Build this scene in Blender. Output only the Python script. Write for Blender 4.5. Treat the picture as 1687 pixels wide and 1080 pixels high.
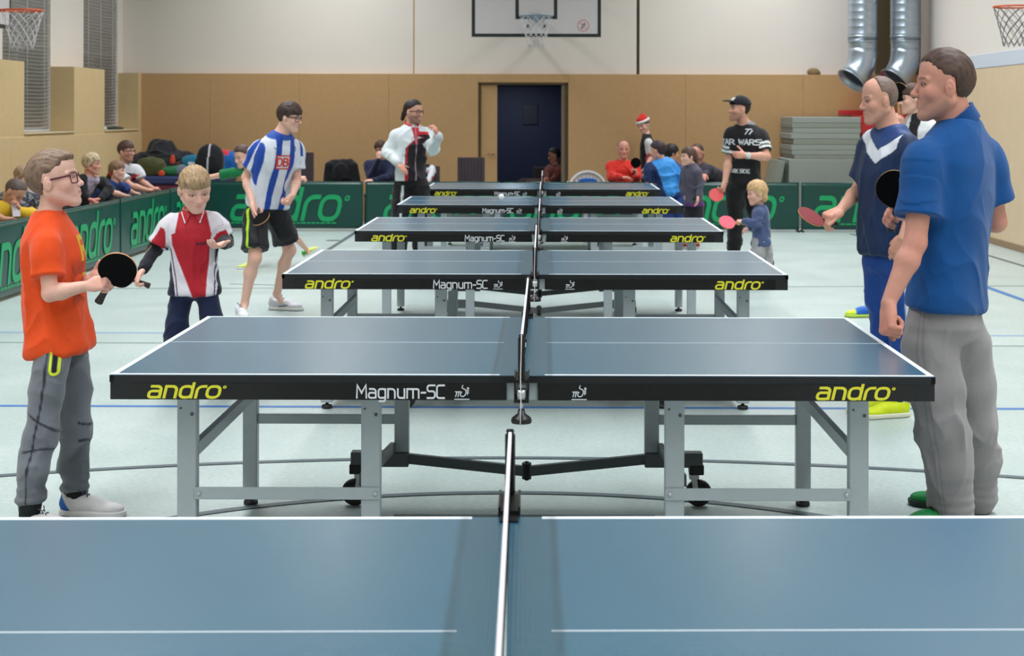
import bpy, math, random
import numpy as np
from mathutils import Vector, Matrix
from mathutils.bvhtree import BVHTree

for o in list(bpy.data.objects):
    bpy.data.objects.remove(o, do_unlink=True)
COL = bpy.context.scene.collection
SC = bpy.context.scene

# ---------------------------------------------------------------- camera
FPX, IW, IH = 2632.0, 1687.0, 1080.0
CAMZ, YAW, ROLL, HOR, CX = 1.628, math.radians(0.30), math.radians(0.12), 188.0, 891.2
cam_d = bpy.data.cameras.new('camera')
cam_d.sensor_fit = 'HORIZONTAL'
cam_d.sensor_width = 36.0
cam_d.lens = FPX / IW * 36.0
cam_d.shift_x = (IW / 2 - CX) / IW
cam_d.shift_y = -(IH / 2 - HOR) / IW
cam_d.clip_end = 200
cam_d.dof.use_dof = True
cam_d.dof.focus_distance = 6.2
cam_d.dof.aperture_fstop = 7.0
cam = bpy.data.objects.new('camera', cam_d)
COL.objects.link(cam)
CAM_R = Matrix.Rotation(YAW, 3, 'Z') @ Matrix.Rotation(math.radians(90), 3, 'X') @ Matrix.Rotation(ROLL, 3, 'Z')
cam.location = (0, 0, CAMZ)
cam.rotation_euler = CAM_R.to_euler()
CAM_N = np.array(CAM_R)
SC.camera = cam

# ---------------------------------------------------------------- world, exposure
wd = bpy.data.worlds.new('world')
SC.world = wd
wd.use_nodes = True
wd.node_tree.nodes['Background'].inputs[0].default_value = (0.75, 0.85, 1.0, 1)
wd.node_tree.nodes['Background'].inputs[1].default_value = 0.3
SC.view_settings.view_transform = 'Standard'
SC.view_settings.look = 'None'
SC.view_settings.gamma = 1.0
SC.view_settings.use_curve_mapping = False
SC.view_settings.exposure = 0.50

# ---------------------------------------------------------------- big lights: two rows of ceiling strip lamps
LAMP_POWER = 52.0
LAMP_COL = (0.95, 0.97, 1.0)
LAMP_Z = 5.72
def ceiling_light_row(x, ys, lit=LAMP_POWER):
    out = []
    for y in ys:
        ld = bpy.data.lights.new('strip_light', 'AREA')
        ld.shape = 'RECTANGLE'
        ld.size = 0.30; ld.size_y = 2.3
        ld.energy = lit
        ld.color = LAMP_COL
        ld.spread = math.radians(132)      # louvred fittings: dark when seen from low down
        lo = bpy.data.objects.new('strip_light', ld)
        COL.objects.link(lo)
        lo.location = (0, 0, -0.075)
        out.append((x, y, lo))
    return out
LIGHTS = ceiling_light_row(-3.2, [-1.5 + 2.5 * i for i in range(11)]) + ceiling_light_row(3.1, [-1.5 + 2.5 * i for i in range(11)])

# unseen lamp added to brighten the room behind the open door
ld = bpy.data.lights.new('niche_fill_light', 'AREA'); ld.shape = 'DISK'; ld.size = 0.4; ld.energy = 9; ld.color = (0.8, 0.88, 1.0)
lo = bpy.data.objects.new('niche_fill_light', ld); COL.objects.link(lo); lo.location = (-0.6, 25.2, 2.18)

# ---------------------------------------------------------------- helpers
def P(px, py, Y):
    """a photo pixel and a depth (metres along the hall) -> a point in the hall"""
    d = CAM_N @ np.array([(px - CX) / FPX, (HOR - py) / FPX, -1.0])
    return np.array([0, 0, CAMZ]) + d * (Y / d[1])

def lin(c):
    c = np.asarray(c, dtype=float) / 255.0
    return np.where(c <= 0.04045, c / 12.92, ((c + 0.055) / 1.055) ** 2.4)

def link(o, parent=None):
    COL.objects.link(o)
    if parent is not None:
        o.parent = parent
    return o

def tag(o, label=None, cat=None, group=None, kind=None):
    if label: o['label'] = label
    if cat: o['category'] = cat
    if group: o['group'] = group
    if kind: o['kind'] = kind
    return o

def thing(name, label, cat, loc=(0, 0, 0), rz=0.0, group=None):
    o = bpy.data.objects.new(name, None)
    o.empty_display_size = 0.1
    link(o)
    o.location = tuple(float(v) for v in loc)
    o.rotation_euler = (0, 0, rz)
    return tag(o, label, cat, group)

def kids(o):
    return [c for c in bpy.data.objects if c.parent is o]

def copy_tree(o, parent=None, _map=None):
    if _map is None:
        _map = {}
        for c in bpy.data.objects:
            if c.parent is not None:
                _map.setdefault(c.parent.name, []).append(c)
    c = o.copy()
    COL.objects.link(c)
    c.parent = parent
    for ch in _map.get(o.name, []):
        copy_tree(ch, c, _map)
    return c

class MB:
    """collects simple solids and links them as one mesh object"""
    def __init__(s):
        s.v = []; s.f = []; s.sm = []
    def add(s, vs, fs, smooth=False):
        b = len(s.v)
        s.v += [tuple(float(c) for c in v) for v in vs]
        s.f += [tuple(b + i for i in f) for f in fs]
        s.sm += [smooth] * len(fs)
        return s
    def box(s, lo, hi):
        (a, b, c), (d, e, f) = lo, hi
        vs = [(a, b, c), (d, b, c), (d, e, c), (a, e, c), (a, b, f), (d, b, f), (d, e, f), (a, e, f)]
        return s.add(vs, [(0, 3, 2, 1), (4, 5, 6, 7), (0, 1, 5, 4), (1, 2, 6, 5), (2, 3, 7, 6), (3, 0, 4, 7)])
    def cbox(s, c, sz):
        return s.box([c[i] - sz[i] / 2 for i in range(3)], [c[i] + sz[i] / 2 for i in range(3)])
    def rbox(s, lo, hi, r=0.004):
        """box with its edges taken off"""
        lo = np.array(lo, float); hi = np.array(hi, float)
        r = min(r, 0.45 * float(np.min(hi - lo)))
        vs = []; idx = {}
        for ix in (0, 1):
            for iy in (0, 1):
                for iz in (0, 1):
                    c = [(lo, hi)[i][k] for k, i in enumerate((ix, iy, iz))]
                    sg = [1 - 2 * i for i in (ix, iy, iz)]
                    for ax in range(3):
                        p = [c[k] + (sg[k] * r if k != ax else 0) for k in range(3)]
                        idx[(ix, iy, iz, ax)] = len(vs); vs.append(p)
        fs = []
        for ax in range(3):
            a1, a2 = [(1, 2), (0, 2), (0, 1)][ax]
            for sd in (0, 1):
                q = []
                for (u, w) in ((0, 0), (1, 0), (1, 1), (0, 1)):
                    k = [0, 0, 0]; k[ax] = sd; k[a1] = u; k[a2] = w
                    q.append(idx[(k[0], k[1], k[2], ax)])
                fs.append(q)
            # edges along ax
            for u in (0, 1):
                for w in (0, 1):
                    k0 = [0, 0, 0]; k0[ax] = 0; k0[a1] = u; k0[a2] = w
                    k1 = list(k0); k1[ax] = 1
                    fs.append([idx[(*k0, a1)], idx[(*k1, a1)], idx[(*k1, a2)], idx[(*k0, a2)]])
        for ix in (0, 1):
            for iy in (0, 1):
                for iz in (0, 1):
                    fs.append([idx[(ix, iy, iz, 0)], idx[(ix, iy, iz, 1)], idx[(ix, iy, iz, 2)]])
        ctr = (lo + hi) / 2
        out = []
        for f in fs:
            pts = np.array([vs[i] for i in f])
            n = np.cross(pts[1] - pts[0], pts[2] - pts[0])
            out.append(tuple(f) if np.dot(n, pts.mean(0) - ctr) > 0 else tuple(reversed(f)))
        return s.add(vs, out)
    def bar(s, a, b, w, h, up=(0, 0, 1)):
        a = np.array(a, float); b = np.array(b, float)
        d = b - a; d /= np.linalg.norm(d)
        u = np.array(up, float)
        if abs(np.dot(u, d)) > 0.98: u = np.array([0, 1.0, 0])
        r = np.cross(d, u); r /= np.linalg.norm(r)
        u = np.cross(r, d)
        vs = []
        for p in (a, b):
            for (i, j) in ((-1, -1), (1, -1), (1, 1), (-1, 1)):
                vs.append(p + r * i * w / 2 + u * j * h / 2)
        return s.add(vs, [(0, 1, 2, 3), (7, 6, 5, 4), (0, 4, 5, 1), (1, 5, 6, 2), (2, 6, 7, 3), (3, 7, 4, 0)])
    def tube(s, a, b, r, n=10, r2=None, cap=True):
        a = np.array(a, float); b = np.array(b, float)
        if r2 is None: r2 = r
        d = b - a; d /= np.linalg.norm(d)
        u = np.array([0, 0, 1.0]) if abs(d[2]) < 0.9 else np.array([1.0, 0, 0])
        x = np.cross(d, u); x /= np.linalg.norm(x); y = np.cross(d, x)
        vs = []
        for p, rr in ((a, r), (b, r2)):
            for i in range(n):
                t = 2 * math.pi * i / n
                vs.append(p + (x * math.cos(t) + y * math.sin(t)) * rr)
        s.add(vs, [(i, (i + 1) % n, n + (i + 1) % n, n + i) for i in range(n)], True)
        if cap:
            b0 = len(s.v) - 2 * n
            s.f += [tuple(b0 + i for i in reversed(range(n))), tuple(b0 + n + i for i in range(n))]
            s.sm += [False, False]
        return s
    def path(s, pts, r, n=6, closed=False):
        pts = [np.array(p, float) for p in pts]
        m = len(pts); vs = []
        px = None
        for i, p in enumerate(pts):
            if closed: d = pts[(i + 1) % m] - pts[i - 1]
            else: d = pts[min(i + 1, m - 1)] - pts[max(i - 1, 0)]
            d = d / (np.linalg.norm(d) + 1e-9)
            if px is None:
                u = np.array([0, 0, 1.0]) if abs(d[2]) < 0.9 else np.array([1.0, 0, 0])
                px = np.cross(d, u)
            px = px - d * np.dot(px, d); px /= np.linalg.norm(px) + 1e-9
            y = np.cross(d, px)
            rr = r[i] if hasattr(r, '__len__') else r
            for k in range(n):
                t = 2 * math.pi * k / n
                vs.append(p + (px * math.cos(t) + y * math.sin(t)) * rr)
        fs = []
        for i in range(m if closed else m - 1):
            j = (i + 1) % m
            for k in range(n):
                k2 = (k + 1) % n
                fs.append((i * n + k, i * n + k2, j * n + k2, j * n + k))
        s.add(vs, fs, True)
        if not closed:
            b0 = len(s.v) - m * n
            s.f += [tuple(b0 + i for i in reversed(range(n))), tuple(b0 + (m - 1) * n + i for i in range(n))]
            s.sm += [False, False]
        return s
    def lathe(s, prof, o=(0, 0, 0), n=16, ax='z'):
        vs = []
        for (r, z) in prof:
            for i in range(n):
                t = 2 * math.pi * i / n
                c = (r * math.cos(t), r * math.sin(t), z)
                if ax == 'y': c = (c[0], c[2], c[1])
                if ax == 'x': c = (c[2], c[0], c[1])
                vs.append((c[0] + o[0], c[1] + o[1], c[2] + o[2]))
        fs = []
        for j in range(len(prof) - 1):
            for i in range(n):
                k = (i + 1) % n
                fs.append((j * n + i, j * n + k, (j + 1) * n + k, (j + 1) * n + i))
        return s.add(vs, fs, True)
    def prism(s, pts, z0, z1, mp=lambda x, y, z: (x, y, z)):
        n = len(pts)
        vs = [mp(x, y, z0) for x, y in pts] + [mp(x, y, z1) for x, y in pts]
        fs = [tuple(reversed(range(n))), tuple(range(n, 2 * n))] + [(i, (i + 1) % n, n + (i + 1) % n, n + i) for i in range(n)]
        return s.add(vs, fs)
    def xf(s, M):
        M = Matrix(M)
        s.v = [tuple(M @ Vector(v)) for v in s.v]
        return s
    def build(s, name, mat, parent=None, fix=False, bevel=0):
        me = bpy.data.meshes.new(name)
        me.from_pydata(s.v, [], s.f)
        me.polygons.foreach_set('use_smooth', s.sm)
        if fix:
            import bmesh
            bm = bmesh.new(); bm.from_mesh(me)
            bmesh.ops.recalc_face_normals(bm, faces=bm.faces)
            bm.to_mesh(me); bm.free()
        me.update()
        me.materials.append(mat)
        o = bpy.data.objects.new(name, me)
        link(o, parent)
        if bevel:
            m = o.modifiers.new('bevel', 'BEVEL'); m.width = bevel; m.segments = 2; m.limit_method = 'ANGLE'
        return o

# ---------------------------------------------------------------- materials
def new_mat(name):
    m = bpy.data.materials.new(name)
    m.use_nodes = True
    nt = m.node_tree
    return m, nt, nt.nodes['Principled BSDF']

def mat(name, col, rough=0.5, metal=0.0, var=0.0, vscale=8.0, bump=0.0, bscale=60.0, stretch=None, spec=0.5, coat=0.0, emit=None, trans=0.0, sheen=0.0, detail=3.0):
    """procedural material: colour broken up by noise, fine relief by noise"""
    m, nt, b = new_mat(name)
    c = lin(col)
    b.inputs['Base Color'].default_value = (*c, 1)
    b.inputs['Roughness'].default_value = rough
    b.inputs['Metallic'].default_value = metal
    b.inputs['Specular IOR Level'].default_value = spec
    if coat: b.inputs['Coat Weight'].default_value = coat; b.inputs['Coat Roughness'].default_value = 0.1
    if sheen: b.inputs['Sheen Weight'].default_value = sheen
    if emit: b.inputs['Emission Color'].default_value = (*c, 1); b.inputs['Emission Strength'].default_value = emit
    if trans: b.inputs['Transmission Weight'].default_value = trans
    tc = nt.nodes.new('ShaderNodeTexCoord')
    mp = nt.nodes.new('ShaderNodeMapping')
    nt.links.new(tc.outputs['Object'], mp.inputs[0])
    if stretch: mp.inputs['Scale'].default_value = stretch
    if var:
        n = nt.nodes.new('ShaderNodeTexNoise'); n.inputs['Scale'].default_value = vscale; n.inputs['Detail'].default_value = detail
        nt.links.new(mp.outputs[0], n.inputs['Vector'])
        mx = nt.nodes.new('ShaderNodeMix'); mx.data_type = 'RGBA'
        mx.inputs['A'].default_value = (*np.clip(c * (1 - var), 0, 1), 1); mx.inputs['B'].default_value = (*np.clip(c * (1 + var), 0, 1), 1)
        nt.links.new(n.outputs['Fac'], mx.inputs['Factor'])
        nt.links.new(mx.outputs['Result'], b.inputs['Base Color'])
    if bump:
        n2 = nt.nodes.new('ShaderNodeTexNoise'); n2.inputs['Scale'].default_value = bscale; n2.inputs['Detail'].default_value = 3
        nt.links.new(mp.outputs[0], n2.inputs['Vector'])
        bp = nt.nodes.new('ShaderNodeBump'); bp.inputs['Strength'].default_value = bump; bp.inputs['Distance'].default_value = 0.005
        nt.links.new(n2.outputs['Fac'], bp.inputs['Height'])
        nt.links.new(bp.outputs[0], b.inputs['Normal'])
    return m

def attr_mat(name, rough=0.8, bump=0.15, bscale=400.0, var=0.12, vscale=12.0, sss=0.0, spec=0.3, sheen=0.0, stretch=None):
    """colour from the mesh's own colour attribute, with fine procedural variation"""
    m, nt, b = new_mat(name)
    at = nt.nodes.new('ShaderNodeAttribute'); at.attribute_name = 'Col'
    tc = nt.nodes.new('ShaderNodeTexCoord')
    mp = nt.nodes.new('ShaderNodeMapping')
    if stretch: mp.inputs['Scale'].default_value = stretch
    nt.links.new(tc.outputs['Object'], mp.inputs[0])
    n = nt.nodes.new('ShaderNodeTexNoise'); n.inputs['Scale'].default_value = vscale; n.inputs['Detail'].default_value = 4
    nt.links.new(mp.outputs[0], n.inputs['Vector'])
    mr = nt.nodes.new('ShaderNodeMapRange'); mr.inputs['To Min'].default_value = 1 - var; mr.inputs['To Max'].default_value = 1 + var
    mr.inputs['From Min'].default_value = 0.25; mr.inputs['From Max'].default_value = 0.75
    nt.links.new(n.outputs['Fac'], mr.inputs['Value'])
    mx = nt.nodes.new('ShaderNodeVectorMath'); mx.operation = 'SCALE'
    nt.links.new(at.outputs['Color'], mx.inputs[0]); nt.links.new(mr.outputs[0], mx.inputs['Scale'])
    nt.links.new(mx.outputs[0], b.inputs['Base Color'])
    b.inputs['Roughness'].default_value = rough
    b.inputs['Specular IOR Level'].default_value = spec
    if sheen: b.inputs['Sheen Weight'].default_value = sheen
    if sss:
        b.inputs['Subsurface Weight'].default_value = sss
        b.inputs['Subsurface Radius'].default_value = (0.012, 0.005, 0.003)
        b.inputs['Subsurface Scale'].default_value = 1.0
    if bump:
        n2 = nt.nodes.new('ShaderNodeTexNoise'); n2.inputs['Scale'].default_value = bscale; n2.inputs['Detail'].default_value = 2
        nt.links.new(mp.outputs[0], n2.inputs['Vector'])
        bp = nt.nodes.new('ShaderNodeBump'); bp.inputs['Strength'].default_value = bump; bp.inputs['Distance'].default_value = 0.003
        nt.links.new(n2.outputs['Fac'], bp.inputs['Height'])
        nt.links.new(bp.outputs[0], b.inputs['Normal'])
    return m

# ---------------------------------------------------------------- stroke lettering
def arc(cx, cy, rx, ry, a0, a1, n=8):
    return [(cx + rx * math.cos(math.radians(a0 + (a1 - a0) * i / n)), cy + ry * math.sin(math.radians(a0 + (a1 - a0) * i / n))) for i in range(n + 1)]
def rr(x0, y0, x1, y1, r, n=4):
    """closed rounded rectangle"""
    return arc(x1 - r, y1 - r, r, r, 0, 90, n) + arc(x0 + r, y1 - r, r, r, 90, 180, n) + arc(x0 + r, y0 + r, r, r, 180, 270, n) + arc(x1 - r, y0 + r, r, r, 270, 360, n) + [(x1, y1 - r)]
# glyph: (advance, [polylines]); x-height 0.7, cap height 1
GL = {
 'a': (0.86, [arc(.36, .40, .30, .30, 75, 90, 2) + [(0.14, .70)], arc(.46, .48, .22, .22, 90, 0, 5) + [(.68, 0)], rr(.06, 0, .68, .40, .16)]),
 'n': (0.86, [[(.08, 0), (.08, .70)], [(.08, .70), (.42, .70)] + arc(.42, .44, .26, .26, 90, 0, 5) + [(.68, 0)]]),
 'd': (0.88, [rr(.06, 0, .70, .70, .24), [(.70, 0), (.70, .95)]]),
 'r': (0.60, [[(.08, 0), (.08, .40)] + arc(.36, .42, .28, .28, 180, 90, 5) + [(.52, .70)]]),
 'o': (0.86, [rr(.06, 0, .74, .70, .26)]),
 '*': (0.25, [arc(.10, .66, .07, .07, 0, 360, 8)]),
 'M': (1.05, [[(.06, 0), (.10, 1.0), (.48, .38), (.86, 1.0), (.90, 0)]]),
 'g': (0.82, [rr(.06, 0, .66, .70, .18), [(.66, .70), (.66, -.10)] + arc(.48, -.10, .18, .16, 0, -90, 4) + [(.14, -.26)]]),
 'u': (0.82, [[(.08, .70), (.08, .22)] + arc(.30, .22, .22, .22, 180, 270, 4) + [(.66, 0)], [(.66, 0), (.66, .70)]]),
 'm': (1.25, [[(.08, 0), (.08, .70), (.46, .70)] + arc(.46, .54, .14, .16, 90, 0, 4) + [(.60, 0)], [(.60, .70), (.96, .70)] + arc(.96, .54, .14, .16, 90, 0, 4) + [(1.10, 0)]]),
 '-': (0.55, [[(.08, .42), (.44, .42)]]),
 'S': (0.84, [[(.70, 1.0), (.26, 1.0)] + arc(.26, .80, .20, .20, 90, 180, 4) + [(.06, .70)] + arc(.24, .70, .18, .17, 180, 270, 4) + [(.52, .53)] + arc(.52, .33, .20, .20, 90, 0, 4) + [(.72, .2)] + arc(.52, .20, .20, .20, 0, -90, 4) + [(.06, 0)]]),
 'C': (0.80, [[(.70, 1.0), (.26, 1.0)] + arc(.26, .80, .20, .20, 90, 180, 4) + arc(.26, .20, .20, .20, 180, 270, 4) + [(.70, 0)]]),
 'D': (0.90, [[(.08, 0), (.08, 1.0), (.40, 1.0)] + arc(.40, .68, .32, .32, 90, 0, 4) + arc(.40, .32, .32, .32, 0, -90, 4) + [(.08, 0)]]),
 'B': (0.86, [[(.08, 0), (.08, 1.0), (.44, 1.0)] + arc(.44, .77, .22, .23, 90, -90, 6) + [(.08, .54)], [(.44, .54)] + arc(.44, .27, .26, .27, 90, -90, 6) + [(.08, 0)]]),
 'T': (0.84, [[(.04, 1.0), (.76, 1.0)], [(.40, 1.0), (.40, 0)]]),
 'A': (0.92, [[(.04, 0), (.42, 1.0), (.80, 0)], [(.18, .34), (.66, .34)]]),
 'R': (0.88, [[(.08, 0), (.08, 1.0), (.46, 1.0)] + arc(.46, .74, .26, .26, 90, -90, 6) + [(.08, .48)], [(.40, .48), (.74, 0)]]),
 'W': (1.15, [[(.02, 1.0), (.26, 0), (.52, .8), (.78, 0), (1.02, 1.0)]]),
 'K': (0.88, [[(.08, 0), (.08, 1.0)], [(.74, 1.0), (.10, .45)], [(.26, .56), (.78, 0)]]),
 'I': (0.36, [[(.14, 0), (.14, 1.0)]]),
 'E': (0.78, [[(.68, 1.0), (.08, 1.0), (.08, 0), (.68, 0)], [(.08, .52), (.58, .52)]]),
 '7': (0.80, [[(.06, 1.0), (.70, 1.0), (.26, 0)]]),
 'F': (0.74, [[(.66, 1.0), (.08, 1.0), (.08, 0)], [(.08, .52), (.56, .52)]]),
 ' ': (0.50, []),
}
def ribbon(pl, w, step=None):
    """a pen stroke as a list of quads in 2D"""
    pts = [np.array(p, float) for p in pl]
    q = [pts[0]]
    for p in pts[1:]:
        if np.linalg.norm(p - q[-1]) > 1e-5: q.append(p)
    pts = q
    closed = np.linalg.norm(pts[0] - pts[-1]) < 1e-4
    if step:
        o = [pts[0]]
        for a, b in zip(pts[:-1], pts[1:]):
            k = max(1, int(np.linalg.norm(b - a) / step))
            o += [a + (b - a) * (i + 1) / k for i in range(k)]
        pts = o
    n = len(pts); L = []; R = []
    for i in range(n):
        if closed:
            a = pts[i - 1] if i > 0 else pts[n - 2]
            b = pts[i + 1] if i < n - 1 else pts[1]
        else:
            a = pts[max(i - 1, 0)]; b = pts[min(i + 1, n - 1)]
        d1 = pts[i] - a; d2 = b - pts[i]
        if np.linalg.norm(d1) < 1e-6: d1 = d2
        if np.linalg.norm(d2) < 1e-6: d2 = d1
        d1 = d1 / np.linalg.norm(d1); d2 = d2 / np.linalg.norm(d2)
        t = d1 + d2
        t = d2 if np.linalg.norm(t) < 1e-3 else t / np.linalg.norm(t)
        nn = np.array([-t[1], t[0]])
        c = max(0.45, float(np.dot(nn, np.array([-d1[1], d1[0]]))))
        off = nn * (w / 2) / c
        p = pts[i]
        if not closed and i == 0: p = p - d2 * w * 0.42
        if not closed and i == n - 1: p = p + d1 * w * 0.42
        L.append(p + off); R.append(p - off)
    return [(L[i], R[i], R[i + 1], L[i + 1]) for i in range(n - 1)]
def letters(txt, h, w=0.16, shear=0.0, step=None, gap=0.0, wx=1.0):
    """quads (2D) of a word; h = cap height, w = pen width (of h); returns quads, total width"""
    out = []; x = 0
    for ch in txt:
        adv, pls = GL[ch]
        for pl in pls:
            for q in ribbon(pl, w if ch != '*' else w * 0.35, step):
                out.append([((x + (p[0] + 0) * wx + shear * p[1]) * h, p[1] * h) for p in q])
        x += (adv + gap) * wx
    return out, x * h
def emblem(h):
    """a little player-with-racket federation mark: letters, stem figure, ball and underline"""
    pl = [[(.02, .12), (.14, .52)], [(.00, .52), (.26, .52)], [(.22, .12), (.30, .52)], [(.26, .52), (.46, .52)],
          [(.62, 1.05), (.56, .84), (.70, .76), (.84, .70), (.90, .48), (.80, .22), (.62, .12), (.44, .18), (.40, .36), (.52, .48)],
          [(.96, .62), (1.10, .62)], [(1.02, .62), (1.0, .30)], [(1.0, .44), (1.10, .44)], [(-.06, -.10), (1.14, -.10)],
          arc(1.05, .80, .06, .06, 0, 360, 8)]
    out = []
    for p in pl:
        out += [[(a * h, b * h) for a, b in q] for q in ribbon(p, 0.075)]
    return out
def print_mesh(name, quads, mp, material, parent=None, th=0.0006):
    """flat print as thin raised strokes: mp(x, y, lift) -> 3D"""
    mb = MB()
    for i, q in enumerate(quads):
        vs = [mp(x, y, th + 2e-5 * i) for x, y in q] + [mp(x, y, 0.0) for x, y in q]
        mb.add(vs, [(0, 1, 2, 3), (0, 4, 5, 1), (1, 5, 6, 2), (2, 6, 7, 3), (3, 7, 4, 0)])
    return mb.build(name, material, parent)
# ---------------------------------------------------------------- room
DB = 24.2          # back wall
XR = 5.62          # right wall
XL = -6.19         # face of the wood panelling on the left
XG = -6.50         # plaster and window plane on the left
YN = -4.0          # wall behind the camera
ZC = 6.0
ZP = 2.235         # top of the wood panelling

def floor_material():
    m, nt, b = new_mat('linoleum floor')
    tc = nt.nodes.new('ShaderNodeTexCoord')
    n1 = nt.nodes.new('ShaderNodeTexNoise'); n1.inputs['Scale'].default_value = 1.6; n1.inputs['Detail'].default_value = 8; n1.inputs['Roughness'].default_value = 0.65
    n2 = nt.nodes.new('ShaderNodeTexNoise'); n2.inputs['Scale'].default_value = 38; n2.inputs['Detail'].default_value = 5
    for n in (n1, n2): nt.links.new(tc.outputs['Object'], n.inputs['Vector'])
    a = nt.nodes.new('ShaderNodeMix'); a.data_type = 'RGBA'
    a.inputs['A'].default_value = (*lin((158, 178, 175)), 1); a.inputs['B'].default_value = (*lin((196, 207, 204)), 1)
    nt.links.new(n1.outputs['Fac'], a.inputs['Factor'])
    c = nt.nodes.new('ShaderNodeMix'); c.data_type = 'RGBA'; c.blend_type = 'MULTIPLY'; c.inputs['Factor'].default_value = 0.42
    rp = nt.nodes.new('ShaderNodeMapRange'); rp.inputs['From Min'].default_value = 0.35; rp.inputs['From Max'].default_value = 0.65; rp.inputs['To Min'].default_value = 0.72; rp.inputs['To Max'].default_value = 1.05
    nt.links.new(n2.outputs['Fac'], rp.inputs['Value'])
    nt.links.new(a.outputs['Result'], c.inputs['A']); nt.links.new(rp.outputs[0], c.inputs['B'])
    nt.links.new(c.outputs['Result'], b.inputs['Base Color'])
    r = nt.nodes.new('ShaderNodeMapRange'); r.inputs['To Min'].default_value = 0.30; r.inputs['To Max'].default_value = 0.48
    nt.links.new(n1.outputs['Fac'], r.inputs['Value']); nt.links.new(r.outputs[0], b.inputs['Roughness'])
    b.inputs['Specular IOR Level'].default_value = 0.45
    bp = nt.nodes.new('ShaderNodeBump'); bp.inputs['Strength'].default_value = 0.06; bp.inputs['Distance'].default_value = 0.004
    nt.links.new(n2.outputs['Fac'], bp.inputs['Height']); nt.links.new(bp.outputs[0], b.inputs['Normal'])
    return m

M = {}
M['floor'] = floor_material()
M['plaster'] = mat('cream plaster', (228, 220, 212), 0.8, var=0.035, vscale=1.2, bump=0.05, bscale=90)
M['wood'] = mat('chipboard wood panelling', (188, 150, 104), 0.62, var=0.08, vscale=14, bump=0.08, bscale=120, stretch=(1, 1, 1.0), detail=6)
M['wood_left'] = mat('pale chipboard panelling', (212, 186, 140), 0.62, var=0.08, vscale=14, bump=0.06, bscale=120, detail=6)
M['wood_right'] = mat('pale panelling of the right wall', (218, 194, 162), 0.6, var=0.05, vscale=6, bump=0.04, bscale=90)
M['white_trim'] = mat('pale painted rail', (205, 212, 224), 0.55, var=0.03)
M['ceiling'] = mat('ceiling', (222, 222, 218), 0.85, var=0.03)
M['dark_gap'] = mat('dark joint', (70, 58, 40), 0.8, var=0.1)
M['jamb'] = mat('grey brown door jamb', (120, 104, 84), 0.6, var=0.06)
M['navy_door'] = mat('dark blue door leaf', (26, 36, 68), 0.6, var=0.08, vscale=3, bump=0.03)
M['blind'] = mat('grey metal blind slat', (196, 192, 188), 0.5, var=0.04, metal=0.0)
M['glass_night'] = mat('window glass at dusk', (60, 66, 74), 0.12, var=0.05, spec=0.6)
M['frame_white'] = mat('white window frame', (224, 225, 228), 0.45, var=0.03)
M['line_blue'] = mat('blue court tape', (52, 108, 176), 0.5, var=0.05)
M['line_pale'] = mat('pale blue court tape', (130, 160, 190), 0.5, var=0.05)
M['line_dark'] = mat('dark grey court tape', (78, 92, 98), 0.5, var=0.08)
M['line_green'] = mat('grey green court tape', (128, 146, 138), 0.5, var=0.08)

def struct(name, mb, m, parent=None, **k):
    o = mb.build(name, m, parent, **k)
    if parent is None: o['kind'] = 'structure'
    return o

struct('floor', MB().box((XG - 0.3, YN - 0.3, -0.12), (XR + 0.3, DB + 3.2, 0.0)), M['floor'])
struct('ceiling', MB().box((XG - 0.3, YN - 0.3, ZC), (XR + 0.3, DB + 3.2, ZC + 0.15)), M['ceiling'])
struct('wall_near', MB().box((XG - 0.3, YN - 0.3, 0), (XR + 0.3, YN, ZC)), M['plaster'])

# back wall: plaster above, wood below, with the doorway cut through
def X(px, Y): return float(P(px, HOR, Y)[0])
def Z(py, px, Y): return float(P(px, py, Y)[2])
dx0, dx1 = X(789, DB), X(935, DB)
zd = Z(137, 860, DB)
wb = MB()
wb.box((XG - 0.3, DB + 0.10, ZP), (X(679.5, DB), DB + 0.35, ZC))
wb.box((X(679.5, DB) + 0.0, DB + 0.125, ZP), (X(682, DB), DB + 0.35, ZC))
wb.box((X(682, DB), DB + 0.10, ZP), (X(1049, DB), DB + 0.35, ZC))
wb.box((X(1049, DB), DB + 0.125, ZP), (X(1054, DB), DB + 0.35, ZC))
wb.box((X(1054, DB), DB + 0.10, ZP), (XR + 0.3, DB + 0.35, ZC))
struct('wall_back', wb, M['plaster'])
joints = [X(679.5, DB), X(1049, DB)]
struct('trim_1', MB().box((joints[0], DB + 0.118, ZP), (X(682, DB), DB + 0.1249, ZC)), M['wood_left'])
struct('trim_2', MB().box((joints[1], DB + 0.118, ZP), (X(1054, DB), DB + 0.1249, ZC)), M['dark_gap'])
# wood panelling of the back wall, board by board
wood_back = MB()
wood_back.box((XG - 0.3, DB + 0.02, 0), (dx0, DB + 0.35, ZP - 0.012))
wood_back.box((dx1, DB + 0.02, 0), (XR + 0.3, DB + 0.35, ZP - 0.012))
wood_back.box((dx0, DB + 0.02, zd), (dx1, DB + 0.35, ZP - 0.012))
wbk = struct('wall_back_panelling', wood_back, M['wood'])
def panel_run(x0, x1, z0, z1, n, parent):
    w = (x1 - x0) / n
    for i in range(n):
        MB().rbox((x0 + i * w + 0.001, DB, z0), (x0 + (i + 1) * w - 0.001, DB + 0.019, z1), 0.002).build('wood_panel', M['wood'], parent)
panel_run(XG, dx0 - 0.01, 0.0, ZP, 4, wbk)
panel_run(dx1 + 0.01, XR, 0.0, ZP, 3, wbk)
panel_run(dx0 - 0.01, dx1 + 0.01, zd + 0.012, ZP, 1, wbk)

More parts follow.
